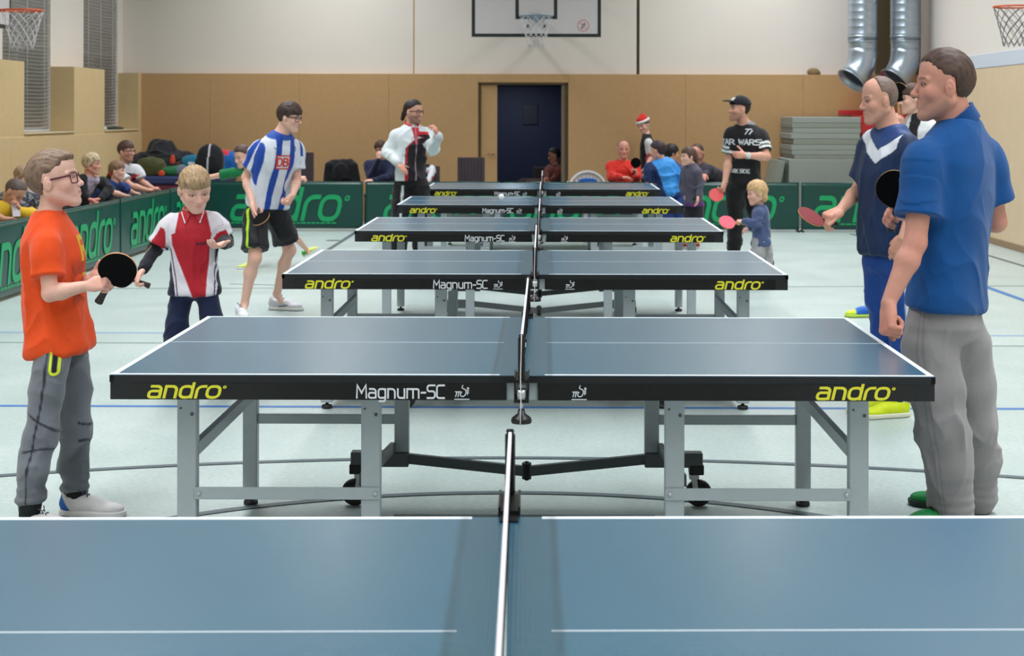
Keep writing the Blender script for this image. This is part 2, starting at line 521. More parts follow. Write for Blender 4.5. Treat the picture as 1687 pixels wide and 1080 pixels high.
# doorway: dark room behind, half of it closed by a wood leaf
dl = X(819, DB)
MBj = MB()
MBj.box((dx0, DB - 0.004, 0), (dx0 + 0.022, DB + 0.34, zd)); MBj.box((dx0, DB - 0.004, zd - 0.022), (dx1, DB + 0.34, zd))
MBj.box((dx1 - 0.03, DB - 0.004, 0), (dx1, DB + 0.34, zd))
struct('trim_3', MBj, M['dark_gap'])
struct('trim_4', MB().box((X(925, DB), DB + 0.02, 0), (dx1 - 0.031, DB + 0.30, zd - 0.023)), M['jamb'])
d1 = struct('door_1', MB().rbox((dx0 + 0.024, DB + 0.03, 0.01), (dl, DB + 0.075, zd - 0.024), 0.003), M['wood'])
MB().tube((dl - 0.05, DB + 0.03, 1.02), (dl - 0.05, DB - 0.02, 1.02), 0.01).tube((dl - 0.05, DB - 0.02, 1.02), (dl - 0.15, DB - 0.02, 1.02), 0.009).build('door_handle', M['jamb'], d1)
# niche behind the doorway, with a dark blue door at its end
DN = DB + 2.2
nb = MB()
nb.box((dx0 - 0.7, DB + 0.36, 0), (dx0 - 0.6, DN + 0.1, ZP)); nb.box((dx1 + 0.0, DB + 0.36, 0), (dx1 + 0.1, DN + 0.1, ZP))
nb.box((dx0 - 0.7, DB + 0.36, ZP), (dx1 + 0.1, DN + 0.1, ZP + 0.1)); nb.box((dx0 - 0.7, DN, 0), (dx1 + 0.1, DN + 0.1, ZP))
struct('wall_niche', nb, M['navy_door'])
d2 = struct('door_2', MB().rbox((dl - 0.3, DN - 0.06, 0.01), (dx1 - 0.06, DN - 0.005, 2.08), 0.004), M['navy_door'])
pz0, pz1 = Z(205, 873, DN), Z(172, 873, DN)
MB().rbox((X(861, DN), DN - 0.09, pz0), (X(886, DN), DN - 0.061, pz1), 0.004).build('door_panel', mat('darker blue box on the door', (16, 24, 48), 0.5, var=0.05), d2)

# right wall: plaster, pale rail, panelling
struct('wall_right', MB().box((XR, YN, ZP + 0.185), (XR + 0.3, DB + 0.1, ZC)), M['plaster'])
struct('wall_right_panelling', MB().box((XR + 0.005, YN, 0), (XR + 0.3, DB + 0.1, ZP)), M['wood_right'])
wr = bpy.data.objects['wall_right_panelling']
yy = YN
k = 0
while yy < DB:
    y2 = min(yy + 2.35, DB)
    MB().rbox((XR - 0.012, yy + 0.002, 0.08), (XR + 0.004, y2 - 0.002, ZP - 0.002), 0.002).build('wood_panel', M['wood_right'], wr)
    yy = y2
struct('trim_5', MB().rbox((XR - 0.02, YN, ZP), (XR + 0.3, DB + 0.1, ZP + 0.184), 0.006), M['white_trim'])
struct('baseboard_right', MB().rbox((XR - 0.025, YN, 0.0), (XR - 0.0, DB, 0.079), 0.004), mat('brown skirting', (150, 122, 92), 0.5, var=0.05))

# left wall: plaster with windows at the back, proud wood boxing with window notches in front
ZS = 1.375
WIN = [(18.95, 20.78), (22.25, 24.0)]      # openings in the plaster plane
NOT = [(18.8, 20.78), (22.2, 24.02)]       # notches in the wood boxing
near_win = [(15.2, 17.2), (11.4, 13.4), (7.6, 9.6), (3.8, 5.8)]
WIN += near_win; NOT += near_win
edges = sorted(WIN)
pw = MB(); y = YN
for a, b in edges:
    pw.box((XG - 0.3, y, 0), (XG, a, ZC))
    pw.box((XG - 0.3, a, 0), (XG, b, ZS)); pw.box((XG - 0.3, a, 5.0), (XG, b, ZC))
    y = b
pw.box((XG - 0.3, y, 0), (XG, DB + 0.1, ZC))
struct('wall_left', pw, M['plaster'])
bw = MB(); y = YN
for a, b in sorted(NOT):
    bw.box((XG + 0.001, y, ZS), (XL, a, ZP)); y = b
bw.box((XG + 0.001, y, ZS), (XL, DB - 0.001, ZP))
bw.box((XG + 0.001, YN, 0), (XL, DB - 0.001, ZS - 0.001))
wlp = struct('wall_left_panelling', bw, M['wood_left'])
y = YN
while y < DB - 0.1:
    y2 = min(y + 1.86, DB - 0.002)
    MB().rbox((XL + 0.0005, y + 0.0015, 0.0), (XL + 0.012, y2 - 0.0015, ZS - 0.03), 0.002).build('wood_panel', M['wood_left'], wlp)
    y = y2
M['sill'] = mat('light window sill', (214, 196, 160), 0.5, var=0.05)
for i, (a, b) in enumerate(sorted(WIN, key=lambda t: -t[0])):
    fr = MB()
    x0, x1 = XG - 0.12, XG - 0.06
    mid = a + (b - a) * 0.38
    for (p, q) in ((a, mid), (mid, b)):
        fr.box((x0, p, ZS), (x1, p + 0.05, 5.0)); fr.box((x0, q - 0.05, ZS), (x1, q, 5.0))
        for zc in (ZS, 2.45, 4.95): fr.box((x0, p + 0.05, zc), (x1, q - 0.05, zc + 0.05))
    w = struct('window_%d' % (i + 1), fr, M['frame_white'])
    MB().box((x0 + 0.01, a + 0.05, ZS + 0.05), (x0 + 0.02, b - 0.05, 4.95)).build('window_pane', M['glass_night'], w)
    MB().rbox((XG + 0.0, NOT[WIN.index((a, b))][0] + 0.005, ZS - 0.0005), (XL + 0.02, NOT[WIN.index((a, b))][1] - 0.005, ZS + 0.018), 0.004).build('window_sill', M['sill'], w)
    if a > 14:
        # venetian blind: every slat its own piece, sharing one mesh
        sl = MB()
        L = b - a - 0.03
        sl.bar((0, 0, 0), (0, L, 0), 0.052, 0.0018, up=(-0.74, 0, 0.67))
        first = None
        z = ZS + 0.06; n = 0
        top = 3.35
        while z < top:
            if first is None:
                first = sl.build('blind_slat', M['blind'], w); o = first
            else:
                o = first.copy(); COL.objects.link(o)
            o.location = (XG - 0.025, a + 0.015, z)
            z += 0.047; n += 1
        cd = MB()
        for yy in (a + 0.25, (a + b) / 2, b - 0.25):
            cd.tube((XG - 0.003, yy, ZS + 0.03), (XG - 0.003, yy, top), 0.003, 5)
            cd.tube((XG - 0.047, yy, ZS + 0.03), (XG - 0.047, yy, top), 0.003, 5)
        cd.build('blind_cord', M['frame_white'], w)
        MB().rbox((XG - 0.05, a + 0.015, ZS + 0.02), (XG - 0.003, b - 0.015, ZS + 0.04), 0.004).build('blind_rail', M['frame_white'], w)

# ceiling luminaires for the strip lights
M['lamp_body'] = mat('white lamp housing', (225, 228, 230), 0.4, var=0.02)
M['diffuser'] = mat('lamp diffuser', (235, 244, 255), 0.4, emit=0.5)
for i, (x, y, lo) in enumerate(LIGHTS):
    side = 'left' if x < 0 else 'right'
    t = thing('ceiling_light', 'long white ceiling strip lamp in the %s row above the tables' % side, 'lamp', (x, y, LAMP_Z + 0.09), group='ceiling strip lamps, %s row' % side)
    MB().rbox((-0.17, -1.2, -0.06), (0.17, 1.2, 0.19), 0.01).build('housing', M['lamp_body'], t)
    MB().rbox((-0.155, -1.17, -0.072), (0.155, 1.17, -0.0605), 0.003).build('diffuser', M['diffuser'], t)
    lo.parent = t

# ---------------------------------------------------------------- floor markings
def floor_strip(name, a, b, w, m, z=0.0):
    a = np.array([*a, 0.0]); b = np.array([*b, 0.0])
    d = (b - a) / np.linalg.norm(b - a); n = np.array([-d[1], d[0], 0]) * w / 2
    mb = MB(); vs = [a - n, b - n, b + n, a + n]
    mb.add([(*v[:2], 0.0004 + z) for v in vs] + [(*v[:2], 0.0018 + z) for v in vs], [(4, 5, 6, 7), (0, 1, 5, 4), (1, 2, 6, 5), (2, 3, 7, 6), (3, 0, 4, 7)])
    o = mb.build(name, m); o['kind'] = 'structure'
    return o
def YF(py, px=900):   # depth of a floor point
    return float(FPX * CAMZ / (py - HOR))
lines = []
def fl(py0, py1, w, m, x0=XL + .02, x1=XR - .03):
    lines.append(floor_strip('trim_%d' % (6 + len(lines)), (x0, YF(py0)), (x1, YF(py1)), w, m, 0.0002 * len(lines)))
fl(671, 671, 0.05, M['line_blue'])
fl(549.5, 551, 0.05, M['line_pale'])
fl(566, 568, 0.035, M['line_green'])
fl(478, 468, 0.04, M['line_green'], -5.0, 5.55)
def fl2(pa, pb, w, m):
    ya, yb = YF(pa[1]), YF(pb[1])
    a = P(pa[0], HOR, ya)[:2]; b = P(pb[0], HOR, yb)[:2]
    lines.append(floor_strip('trim_%d' % (6 + len(lines)), (a[0], a[1]), (b[0], b[1]), w, m, 0.0002 * len(lines)))
fl2((590, 381), (512, 431), 0.06, M['line_dark'])
fl2((1402, 384), (1470, 402), 0.05, M['line_dark'])
fl2((1612, 414), (1700, 440), 0.05, M['line_dark'])
fl2((1612, 466), (1700, 497), 0.06, M['line_blue'])
fl2((380, 469), (640, 474), 0.03, M['line_green'])
# centre circle arcs seen under the first table
def floor_ring(c, R, w, a0, a1, m, n=90):
    mb = MB(); zt = 0.0018 + 0.0002 * len(lines)
    vs = []; fs = []
    for i in range(n + 1):
        t = math.radians(a0 + (a1 - a0) * i / n)
        for r in (R - w / 2, R + w / 2):
            vs.append((c[0] + r * math.cos(t), c[1] + r * math.sin(t), zt))
    for i in range(n): fs.append((2 * i, 2 * i + 1, 2 * i + 3, 2 * i + 2))
    mb.add(vs, fs)
    o = mb.build('trim_%d' % (6 + len(lines)), m); o['kind'] = 'structure'
    lines.append(o)
# outer arc: y 755 at x 850, 787 at x 0
ya, yb = YF(754.5), YF(786)
xa = X(860, ya); xb = X(10, yb)
R1 = ((xa - xb) ** 2 + (ya - yb) ** 2) / (2 * (ya - yb))
floor_ring((xa, ya - R1), R1, 0.05, 40, 140, M['line_dark'])
ya, yb = YF(812), YF(846)
xa = X(845, ya); xb = X(350, yb)
R2 = ((xa - xb) ** 2 + (ya - yb) ** 2) / (2 * (ya - yb))
floor_ring((xa, ya - R2), R2, 0.05, 0, 180, M['line_dark'])
fl2((650, 851), (1080, 851), 0.04, M['line_dark'])

# ---------------------------------------------------------------- table tennis tables
M['top_blue'] = None
def top_material():
    m, nt, b = new_mat('blue table surface')
    b.inputs['Base Color'].default_value = (*lin((50, 99, 123)), 1)
    tc = nt.nodes.new('ShaderNodeTexCoord')
    n = nt.nodes.new('ShaderNodeTexNoise'); n.inputs['Scale'].default_value = 250; n.inputs['Detail'].default_value = 2
    nt.links.new(tc.outputs['Object'], n.inputs['Vector'])
    n3 = nt.nodes.new('ShaderNodeTexNoise'); n3.inputs['Scale'].default_value = 3; n3.inputs['Detail'].default_value = 5
    nt.links.new(tc.outputs['Object'], n3.inputs['Vector'])
    mx = nt.nodes.new('ShaderNodeMix'); mx.data_type = 'RGBA'
    mx.inputs['A'].default_value = (*lin((46, 94, 119)), 1); mx.inputs['B'].default_value = (*lin((54, 104, 128)), 1)
    nt.links.new(n3.outputs['Fac'], mx.inputs['Factor']); nt.links.new(mx.outputs['Result'], b.inputs['Base Color'])
    bp = nt.nodes.new('ShaderNodeBump'); bp.inputs['Strength'].default_value = 0.05; bp.inputs['Distance'].default_value = 0.001
    nt.links.new(n.outputs['Fac'], bp.inputs['Height']); nt.links.new(bp.outputs[0], b.inputs['Normal'])
    b.inputs['Roughness'].default_value = 0.27
    b.inputs['Specular IOR Level'].default_value = 1.0
    b.inputs['Coat Weight'].default_value = 0.35; b.inputs['Coat Roughness'].default_value = 0.25
    return m
M['top_blue'] = top_material()
M['table_line'] = mat('white table line', (232, 240, 246), 0.5, var=0.02)
M['edge_black'] = mat('black table edge', (20, 21, 26), 0.42, var=0.1)
M['sticker'] = mat('glossy black sticker', (13, 12, 14), 0.25, var=0.1)
M['yellow'] = mat('yellow lettering', (226, 222, 52), 0.5, var=0.03)
M['white_print'] = mat('white lettering', (222, 226, 234), 0.5, var=0.02)
M['alu'] = mat('silver grey metal', (172, 181, 188), 0.42, metal=0.25, var=0.05, vscale=30, bump=0.02, bscale=300)
M['alu_dark'] = mat('dark grey metal', (82, 88, 92), 0.45, metal=0.3, var=0.06)
M['rubber'] = mat('black rubber', (18, 19, 22), 0.6, var=0.1)
M['zinc'] = mat('bright zinc', (188, 194, 198), 0.3, metal=0.7, var=0.05)
M['net_black'] = mat('black net cord', (14, 17, 20), 0.8, var=0.1)
M['tape_white'] = mat('white net tape', (232, 226, 232), 0.7, var=0.03, bump=0.05, bscale=200)
M['post_black'] = mat('black net post', (14, 14, 17), 0.35, var=0.1)
M['logo_red'] = None

HX, HY, ZT = 1.37, 0.7625, 0.76
def make_table():
    t = thing('table_tennis_table', 'x', 'table')
    for sd in (-1, 1):
        xs = sorted((sd * 0.004, sd * HX))
        top = MB().box((xs[0], -HY + 0.0, ZT - 0.024), (xs[1], HY, ZT)).build('tabletop', M['top_blue'], t, bevel=0.0015)
        # the white lines lie on the playing surface
        ln = MB()
        zi = (ZT + 0.0002, ZT + 0.0008)
        gi = 0.075 * sd
        ia, ib = sorted((gi, sd * HX))
        ln.box((ia, -HY + 0.001, zi[0]), (ib, -HY + 0.020, zi[1])); ln.box((ia, HY - 0.020, zi[0]), (ib, HY - 0.001, zi[1]))
        ea, eb = sorted((sd * (HX - 0.020), sd * (HX - 0.001)))
        ln.box((ea, -HY + 0.020, zi[0]), (eb, HY - 0.020, zi[1]))
        ca, cb = sorted((sd * 0.08, sd * (HX - 0.020)))
        ln.box((ca, -0.002, zi[0]), (cb, 0.002, zi[1]))
        ln.build('white_line', M['table_line'], top)
        # dark rim and side rail
        rm = MB()
        a, b = sorted((sd * 0.006, sd * (HX + 0.002)))
        for sy in (-1, 1):
            y0, y1 = sorted((sy * (HY - 0.012), sy * (HY + 0.0025)))
            rm.box((a, y0, ZT - 0.0245), (b, y1, ZT - 0.0025))
        x0, x1 = sorted((sd * (HX - 0.012), sd * (HX + 0.0025)))
        rm.box((x0, -HY - 0.0025, ZT - 0.0245), (x1, HY + 0.0025, ZT - 0.0025))
        rm.build('rim', M['edge_black'], t)
        rl = MB()
        a, b = sorted((sd * 0.052, sd * (HX + 0.0005)))
        for sy in (-1, 1):
            y0, y1 = sorted((sy * (HY - 0.028), sy * (HY - 0.001)))
            rl.box((a, y0, ZT - 0.083), (b, y1, ZT - 0.0246))
        x0, x1 = sorted((sd * (HX - 0.03), sd * (HX + 0.0005)))
        rl.box((x0, -HY + 0.028, ZT - 0.083), (x1, HY - 0.028, ZT - 0.0246))
        rail = rl.build('side_rail', M['edge_black'], t)
        a, b = sorted((sd * 0.056, sd * (HX - 0.065)))
        if True:
            yf = -HY + 0.0009
            MB().box((a, yf - 0.0007, ZT - 0.0815), (b, yf, ZT - 0.029)).build('sticker', M['sticker'], rail)
            mpf = lambda x0: (lambda x, y, l: (x0 + x, yf - 0.0007 - l, ZT - 0.0755 + y))
            q, w = letters('andro*', 0.052, 0.165, shear=0.24, wx=1.16)
            xs0 = -1.248 if sd < 0 else 0.975
            print_mesh('lettering', q, mpf(xs0), M['yellow'], rail)
            if sd < 0:
                q, w = letters('Magnum-SC', 0.042, 0.14, wx=0.90)
                print_mesh('lettering', q, mpf(-0.552), M['white_print'], rail)
            print_mesh('emblem', emblem(0.040), mpf(-0.222 if sd < 0 else 0.168), M['white_print'], rail)
        # grey hinge bracket next to the net
        for sy in (-1, 1):
            a, b = sorted((sd * 0.012, sd * 0.050))
            y0, y1 = sorted((sy * (HY - 0.03), sy * (HY - 0.008)))
            MB().box((a, y0, ZT - 0.082), (b, y1, ZT - 0.026)).build('hinge_bracket', M['alu'], t)
        # legs
        for (lx, nm) in ((1.150, 'outer'), (0.520, 'inner')):
            for sy in (-1, 1):
                w = 0.066 if sy < 0 else 0.060
                z0 = 0.035 if nm == 'outer' else (0.17 if sy > 0 else 0.0)
                if nm == 'inner' and sy < 0: z0 = 0.10
                yl = sy * 0.585
                lg = MB().rbox((sd * lx - w / 2, yl - 0.025, z0), (sd * lx + w / 2, yl + 0.025, ZT - 0.0255), 0.003).build('leg', M['alu'], t)
                MB().tube((sd * lx + 0.018, yl - 0.0255, 0.60), (sd * lx + 0.018, yl - 0.028, 0.60), 0.006, 8).build('bolt', M['alu_dark'], lg)
                MB().tube((sd * (lx) - 0.02, yl - 0.0255, 0.62), (sd * lx - 0.02, yl - 0.028, 0.62), 0.004, 8).build('bolt', M['alu_dark'], lg)
                if nm == 'outer':
                    MB().lathe([(0.0, 0.036), (0.009, 0.036), (0.009, 0.022), (0.026, 0.02), (0.03, 0.014), (0.03, 0.004), (0.024, 0.0), (0, 0)], (sd * lx, yl, 0), 16).build('foot', M['rubber'], lg)
        # cross braces: low in front, high at the back
        for sy, zz in ((-1, 0.31), (1, 0.338)):
            ym = sy * 0.585 - 0.0285
            if sy < 0: br = MB().rbox((min(sd * 0.487, sd * 1.122), ym - 0.004, zz), (max(sd * 0.487, sd * 1.122), ym + 0.003, zz + 0.042), 0.002)
            else: br = MB().rbox((min(sd * 0.55, sd * 1.12), 0.585 - 0.012, zz), (max(sd * 0.55, sd * 1.12), 0.585 + 0.012, zz + 0.04), 0.002)
            bo = br.build('cross_brace', M['alu'], t)
            if sy < 0:
                for bx in (0.503, 1.106): MB().lathe([(0, -0.006), (0.007, -0.006), (0.009, 0)], (sd * bx, ym - 0.0045, zz + 0.021), 8, 'y').build('bolt', M['zinc'], bo)
        MB().bar((sd * 1.128, -0.57, 0.475), (sd * 1.128, 0.57, 0.475), 0.025, 0.044).build('side_brace', M['alu'], t)
        MB().bar((sd * 0.555, -0.56, 0.365), (sd * 0.555, 0.56, 0.245), 0.02, 0.04).build('side_brace', M['alu_dark'], t)
        # chassis with wheels
        for sy in (-1, 1):
            yc = sy * 0.575
            a, b = sorted((sd * 0.49, sd * 0.73))
            ch = MB().rbox((a, yc - 0.03, 0.165), (b, yc + 0.03, 0.225), 0.003).build('chassis_beam', M['alu_dark'], t)
            a, b = sorted((sd * 0.675, sd * 0.735))
            MB().rbox((a, yc - 0.032, 0.135), (b, yc + 0.032, 0.175), 0.003).build('end_cap', M['rubber'], ch)
            cw = thing_wheel = MB().lathe([(0.0, -0.016), (0.016, -0.016), (0.018, -0.011), (0.040, -0.011), (0.043, -0.016), (0.052, -0.014), (0.0555, -0.006), (0.0555, 0.006), (0.052, 0.014), (0.043, 0.016), (0.040, 0.011), (0.018, 0.011), (0.016, 0.016), (0, 0.016)], (sd * 0.715, yc, 0.0555), 24, 'y').build('wheel', M['rubber'], t)
            MB().bar((sd * 0.705, yc - 0.022, 0.05), (sd * 0.695, yc - 0.022, 0.118), 0.022, 0.003, up=(0, 1, 0)).bar((sd * 0.705, yc + 0.022, 0.05), (sd * 0.695, yc + 0.022, 0.118), 0.022, 0.003, up=(0, 1, 0)).box((sd * 0.695 - 0.02, yc - 0.024, 0.116), (sd * 0.695 + 0.02, yc + 0.024, 0.134)).build('fork', M['zinc'], cw)
            # folding link, in a shallow V to the middle
            MB().bar((sd * 0.49, yc, 0.195), (sd * 0.012, yc, 0.145), 0.028, 0.040).build('folding_link', M['alu_dark'], t)
        MB().bar((sd * 0.57, -0.50, ZT - 0.05), (sd * 0.52, -0.50, 0.60), 0.008, 0.02).build('lock_lever', M['rubber'], t)
    for sy in (-1, 1):
        MB().tube((0, sy * 0.575, 0.112), (0, sy * 0.575, 0.178), 0.020, 14).tube((0, sy * 0.575, 0.106), (0, sy * 0.575, 0.184), 0.009, 8).build('hinge_pin', M['rubber'], t)
    return t

def make_net():
    t = thing('table_tennis_net', 'x', 'net')
    L = HY + 0.1525
    top = ZT + 0.1525
    # woven mesh: joined cords
    nb_ = MB()
    n_v, n_h = 150, 11
    for i in range(n_v + 1):
        y = -L + 2 * L * i / n_v
        nb_.bar((0, y, ZT + 0.004), (0, y, top - 0.006), 0.0024, 0.0022, up=(0, 1, 0))
    for j in range(n_h + 1):
        z = ZT + 0.004 + (top - 0.010 - ZT) * j / n_h
        nb_.bar((0, -L, z), (0, L, z), 0.0022, 0.0024)
    o = nb_.build('net_mesh', M['net_black'], t); o['kind'] = 'stuff'
    n_y = 40; sag = lambda y: -0.003 * (1 - (y / L) ** 2)
    tp = MB()
    for i in range(n_y):
        a = -L + 2 * L * i / n_y; b = -L + 2 * L * (i + 1) / n_y
        tp.bar((0, a, top + sag(a) - 0.007), (0, b, top + sag(b) - 0.007), 0.007, 0.015)
    tp.build('net_tape', M['tape_white'], t)
    for sy in (-1, 1):
        yp = sy * (L + 0.004)
        p = MB().rbox((-0.0115, yp - 0.008, ZT + 0.012), (0.0115, yp + 0.008, top - 0.003), 0.004).rbox((-0.009, yp - 0.007, top - 0.003), (0.009, yp + 0.007, top + 0.006), 0.003).build('net_post', M['post_black'], t)
        # white cord down the outer face of the post
        MB().path([(0.0, yp + sy * 0.0095, top + 0.006), (-0.001, yp + sy * 0.0105, ZT + 0.1), (-0.003, yp + sy * 0.0105, ZT + 0.03), (-0.001, yp + sy * 0.03, ZT - 0.06), (-0.003, yp + sy * 0.035, ZT - 0.13)], 0.0016, 5).build('net_cord', M['tape_white'], p)
        y0, y1 = sorted((sy * (HY + 0.004), yp + sy * 0.008))
        c = MB().box((-0.022, y0, ZT + 0.004), (0.022, y1, ZT + 0.012)).box((-0.024, y0, ZT - 0.062), (-0.019, y1, ZT + 0.02)).box((0.019, y0, ZT - 0.062), (0.024, y1, ZT + 0.02))
        y2, y3 = sorted((sy * (HY - 0.05), yp + sy * 0.006))
        c.box((-0.02, y2, ZT + 0.0012), (0.02, y3, ZT + 0.0045)).box((-0.02, y2, ZT - 0.062), (0.02, y3, ZT - 0.05))
        cl = c.build('clamp', M['post_black'], t)
        MB().tube((0, yp, ZT - 0.05), (0, yp, ZT - 0.02), 0.016, 12).build('clamp_plate', M['zinc'], cl)
        MB().lathe([(0, 0.045), (0.010, 0.045), (0.013, 0.03), (0.030, 0.018), (0.034, 0.008), (0.032, 0.0), (0, -0.002)], (0, yp, ZT - 0.127), 18).build('clamp_knob', M['post_black'], cl)
        MB().tube((0, yp, ZT - 0.09), (0, yp, ZT - 0.05), 0.006, 8).build('clamp_screw', M['zinc'], cl)
    return t

TABLES = [(1.92 + HY, 1.15, -0.074), (5.31 + HY, 0.12, -0.090), (8.66 + HY, 0.25, -0.079), (11.88 + HY, 0.1, -0.076), (15.28 + HY, 0.1, -0.088), (18.55 + HY, 0.1, -0.085)]
TL = ['blue table tennis table nearest the camera, cut off by the bottom of the picture',
      'second blue table tennis table from the camera, between orange shirt and blue polo',
      'blue table tennis table in the middle distance, third from the camera, beside the striped player',
      'fourth blue table tennis table from the camera, right end before the man in the cap',
      'blue table tennis table fifth from the camera, just in front of the farthest one',
      'farthest blue table tennis table, right in front of the open door']
NL = ['net with thick white tape on the table nearest the camera',
      'net with black post and knob clamp on the second table from the camera',
      'net on the third table from the camera, seen edge on',
      'net on the fourth table from the camera, seen edge on',
      'net on the fifth table from the camera, seen edge on',
      'net on the farthest table, its post before the dark doorway']
t0 = make_table(); n0 = make_net()
for i, (yc, rz, xc) in enumerate(TABLES):
    t = t0 if i == 0 else copy_tree(t0)
    n = n0 if i == 0 else copy_tree(n0)
    t['label'] = TL[i]; t['group'] = 'table tennis tables in a row'
    n['label'] = NL[i]; n['group'] = 'table tennis nets'
    t.location = (xc, yc, 0); t.rotation_euler.z = math.radians(rz)
    n.location = (xc, yc, 0); n.rotation_euler.z = math.radians(rz if i else 0.8)

fc = P(549, 397, YF(397))
tag(MB().lathe([(0, .004), (.09, .004), (.10, .0005)], n=20).build('floor_disc', M['line_dark']), 'dark round disc on the floor between striped player and barrier', 'floor socket').location = (fc[0], fc[1], 0)  # flat dark disc lying on the floor
# ---------------------------------------------------------------- implicit surfaces
def nrm(v):
    v = np.asarray(v, float)
    return v / (np.linalg.norm(v) + 1e-12)

class Field:
    """a signed distance field on a rectilinear grid, finer where asked"""
    def __init__(s, lo, hi, h, fine=()):
        s.ax = []
        for k in range(3):
            pts = [lo[k]]
            while pts[-1] < hi[k]:
                x = pts[-1]; st = h
                for (flo, fhi, fh) in fine:
                    if flo[k] - h <= x < fhi[k]: st = min(st, fh)
                pts.append(x + st)
            s.ax.append(np.array(pts, np.float32))
        s.BIG = 0.15
        s.d = np.full([len(a) for a in s.ax], s.BIG, np.float32)
    def block(s, lo, hi):
        sl = []
        for k in range(3):
            i0 = max(0, int(np.searchsorted(s.ax[k], lo[k])) - 1); i1 = min(len(s.ax[k]), int(np.searchsorted(s.ax[k], hi[k])) + 1)
            if i1 - i0 < 1: return None
            sl.append(slice(i0, i1))
        X, Y, Z = np.meshgrid(s.ax[0][sl[0]], s.ax[1][sl[1]], s.ax[2][sl[2]], indexing='ij', sparse=True)
        return tuple(sl), (X, Y, Z)
    def put(s, fn, lo, hi, k=0.0, op='add', pad=0.03):
        m = max(k, pad)
        b = s.block([l - m for l in lo], [x + m for x in hi])
        if b is None: return
        sl, xyz = b
        f = fn(*xyz).astype(np.float32)
        d = s.d[sl]
        if op == 'add':
            if k > 0:
                h = np.maximum(k - np.abs(d - f), 0) / k
                r = np.minimum(d, f) - h * h * k * 0.25
            else: r = np.minimum(d, f)
        elif op == 'sub':
            if k > 0:
                h = np.maximum(k - np.abs(d + f), 0) / k
                r = np.maximum(d, -f) + h * h * k * 0.25
            else: r = np.maximum(d, -f)
        else:
            r = np.maximum(d, f)
        s.d[sl] = r
    # primitives
    def caps(s, a, b, r1, r2=None, k=0.0, op='add', flat=(1, 1, 1)):
        """tapered capsule; flat scales space about a (ellipse sections along world axes)"""
        a = np.asarray(a, float); b = np.asarray(b, float)
        if r2 is None: r2 = r1
        rm = max(r1, r2)
        ba = b - a; L2 = float(ba @ ba) + 1e-12
        def fn(X, Y, Z):
            x = X - a[0]; y = Y - a[1]; z = Z - a[2]
            t = np.clip((x * ba[0] + y * ba[1] + z * ba[2]) / L2, 0, 1)
            return np.sqrt((x - t * ba[0]) ** 2 + (y - t * ba[1]) ** 2 + (z - t * ba[2]) ** 2) - (r1 + (r2 - r1) * t)
        s.put(fn, np.minimum(a, b) - rm, np.maximum(a, b) + rm, k, op)
    def ell(s, c, r, R=None, k=0.0, op='add', n=2.0):
        """ellipsoid, R rows = local axes"""
        c = np.asarray(c, float); r = np.asarray(r, float)
        R = np.eye(3) if R is None else np.asarray(R)
        ext = np.sqrt(((R * r[:, None]) ** 2).sum(0)) if n == 2.0 else np.abs(R * r[:, None]).sum(0)
        def fn(X, Y, Z):
            x = X - c[0]; y = Y - c[1]; z = Z - c[2]
            q = [(x * R[i, 0] + y * R[i, 1] + z * R[i, 2]) for i in range(3)]
            if n == 2.0:
                k0 = np.sqrt(sum((q[i] / r[i]) ** 2 for i in range(3)))
                k1 = np.sqrt(sum((q[i] / r[i] ** 2) ** 2 for i in range(3))) + 1e-9
                return k0 * (k0 - 1) / k1
            k0 = sum(np.abs(q[i] / r[i]) ** n for i in range(3)) ** (1 / n)
            return (k0 - 1) * min(r)
        s.put(fn, c - ext, c + ext, k, op)
    def loft(s, cs, ws, ds, right, k=0.0, op='add', n=2.2, cap=0.0, axis=None):
        """stack of elliptic sections: centres cs, half widths ws along 'right', half depths ds"""
        cs = np.asarray(cs, float)
        a = nrm(cs[-1] - cs[0]) if axis is None else nrm(axis)
        r = np.asarray(right, float); r = nrm(r - a * (a @ r)); f = np.cross(a, r)
        t = (cs - cs[0]) @ a
        tt = np.linspace(t[0], t[-1], 60)
        def sm(v):
            y = np.interp(tt, t, v)
            for _ in range(3): y[1:-1] = (y[:-2] + y[2:] + 2 * y[1:-1]) / 4
            return y
        W = sm(ws); D = sm(ds)
        cu = sm(cs @ r - cs[0] @ r); cv = sm(cs @ f - cs[0] @ f)
        m = max(max(ws), max(ds))
        c0 = cs[0]
        def fn(X, Y, Z):
            x = X - c0[0]; y = Y - c0[1]; z = Z - c0[2]
            h = x * a[0] + y * a[1] + z * a[2]
            u = x * r[0] + y * r[1] + z * r[2]; v = x * f[0] + y * f[1] + z * f[2]
            hc = np.clip(h, t[0], t[-1])
            w = np.interp(hc, tt, W); d = np.interp(hc, tt, D)
            uu = np.abs(u - np.interp(hc, tt, cu)) / w; vv = np.abs(v - np.interp(hc, tt, cv)) / d
            q = (uu ** n + vv ** n) ** (1 / n)
            rad = np.sqrt((u - np.interp(hc, tt, cu)) ** 2 + (v - np.interp(hc, tt, cv)) ** 2)
            side = np.where(q > 1e-4, rad * (1 - 1 / np.maximum(q, 1e-4)), -np.minimum(w, d))
            side = np.maximum(side, -np.minimum(w, d))
            e = np.maximum(t[0] - h, h - t[-1])
            if cap <= 0: return np.maximum(side, e)
            e = e + cap; sd = side + cap
            return np.minimum(np.maximum(sd, e), 0) + np.sqrt(np.maximum(sd, 0) ** 2 + np.maximum(e, 0) ** 2) - cap
        s.put(fn, cs.min(0) - m, cs.max(0) + m, k, op)
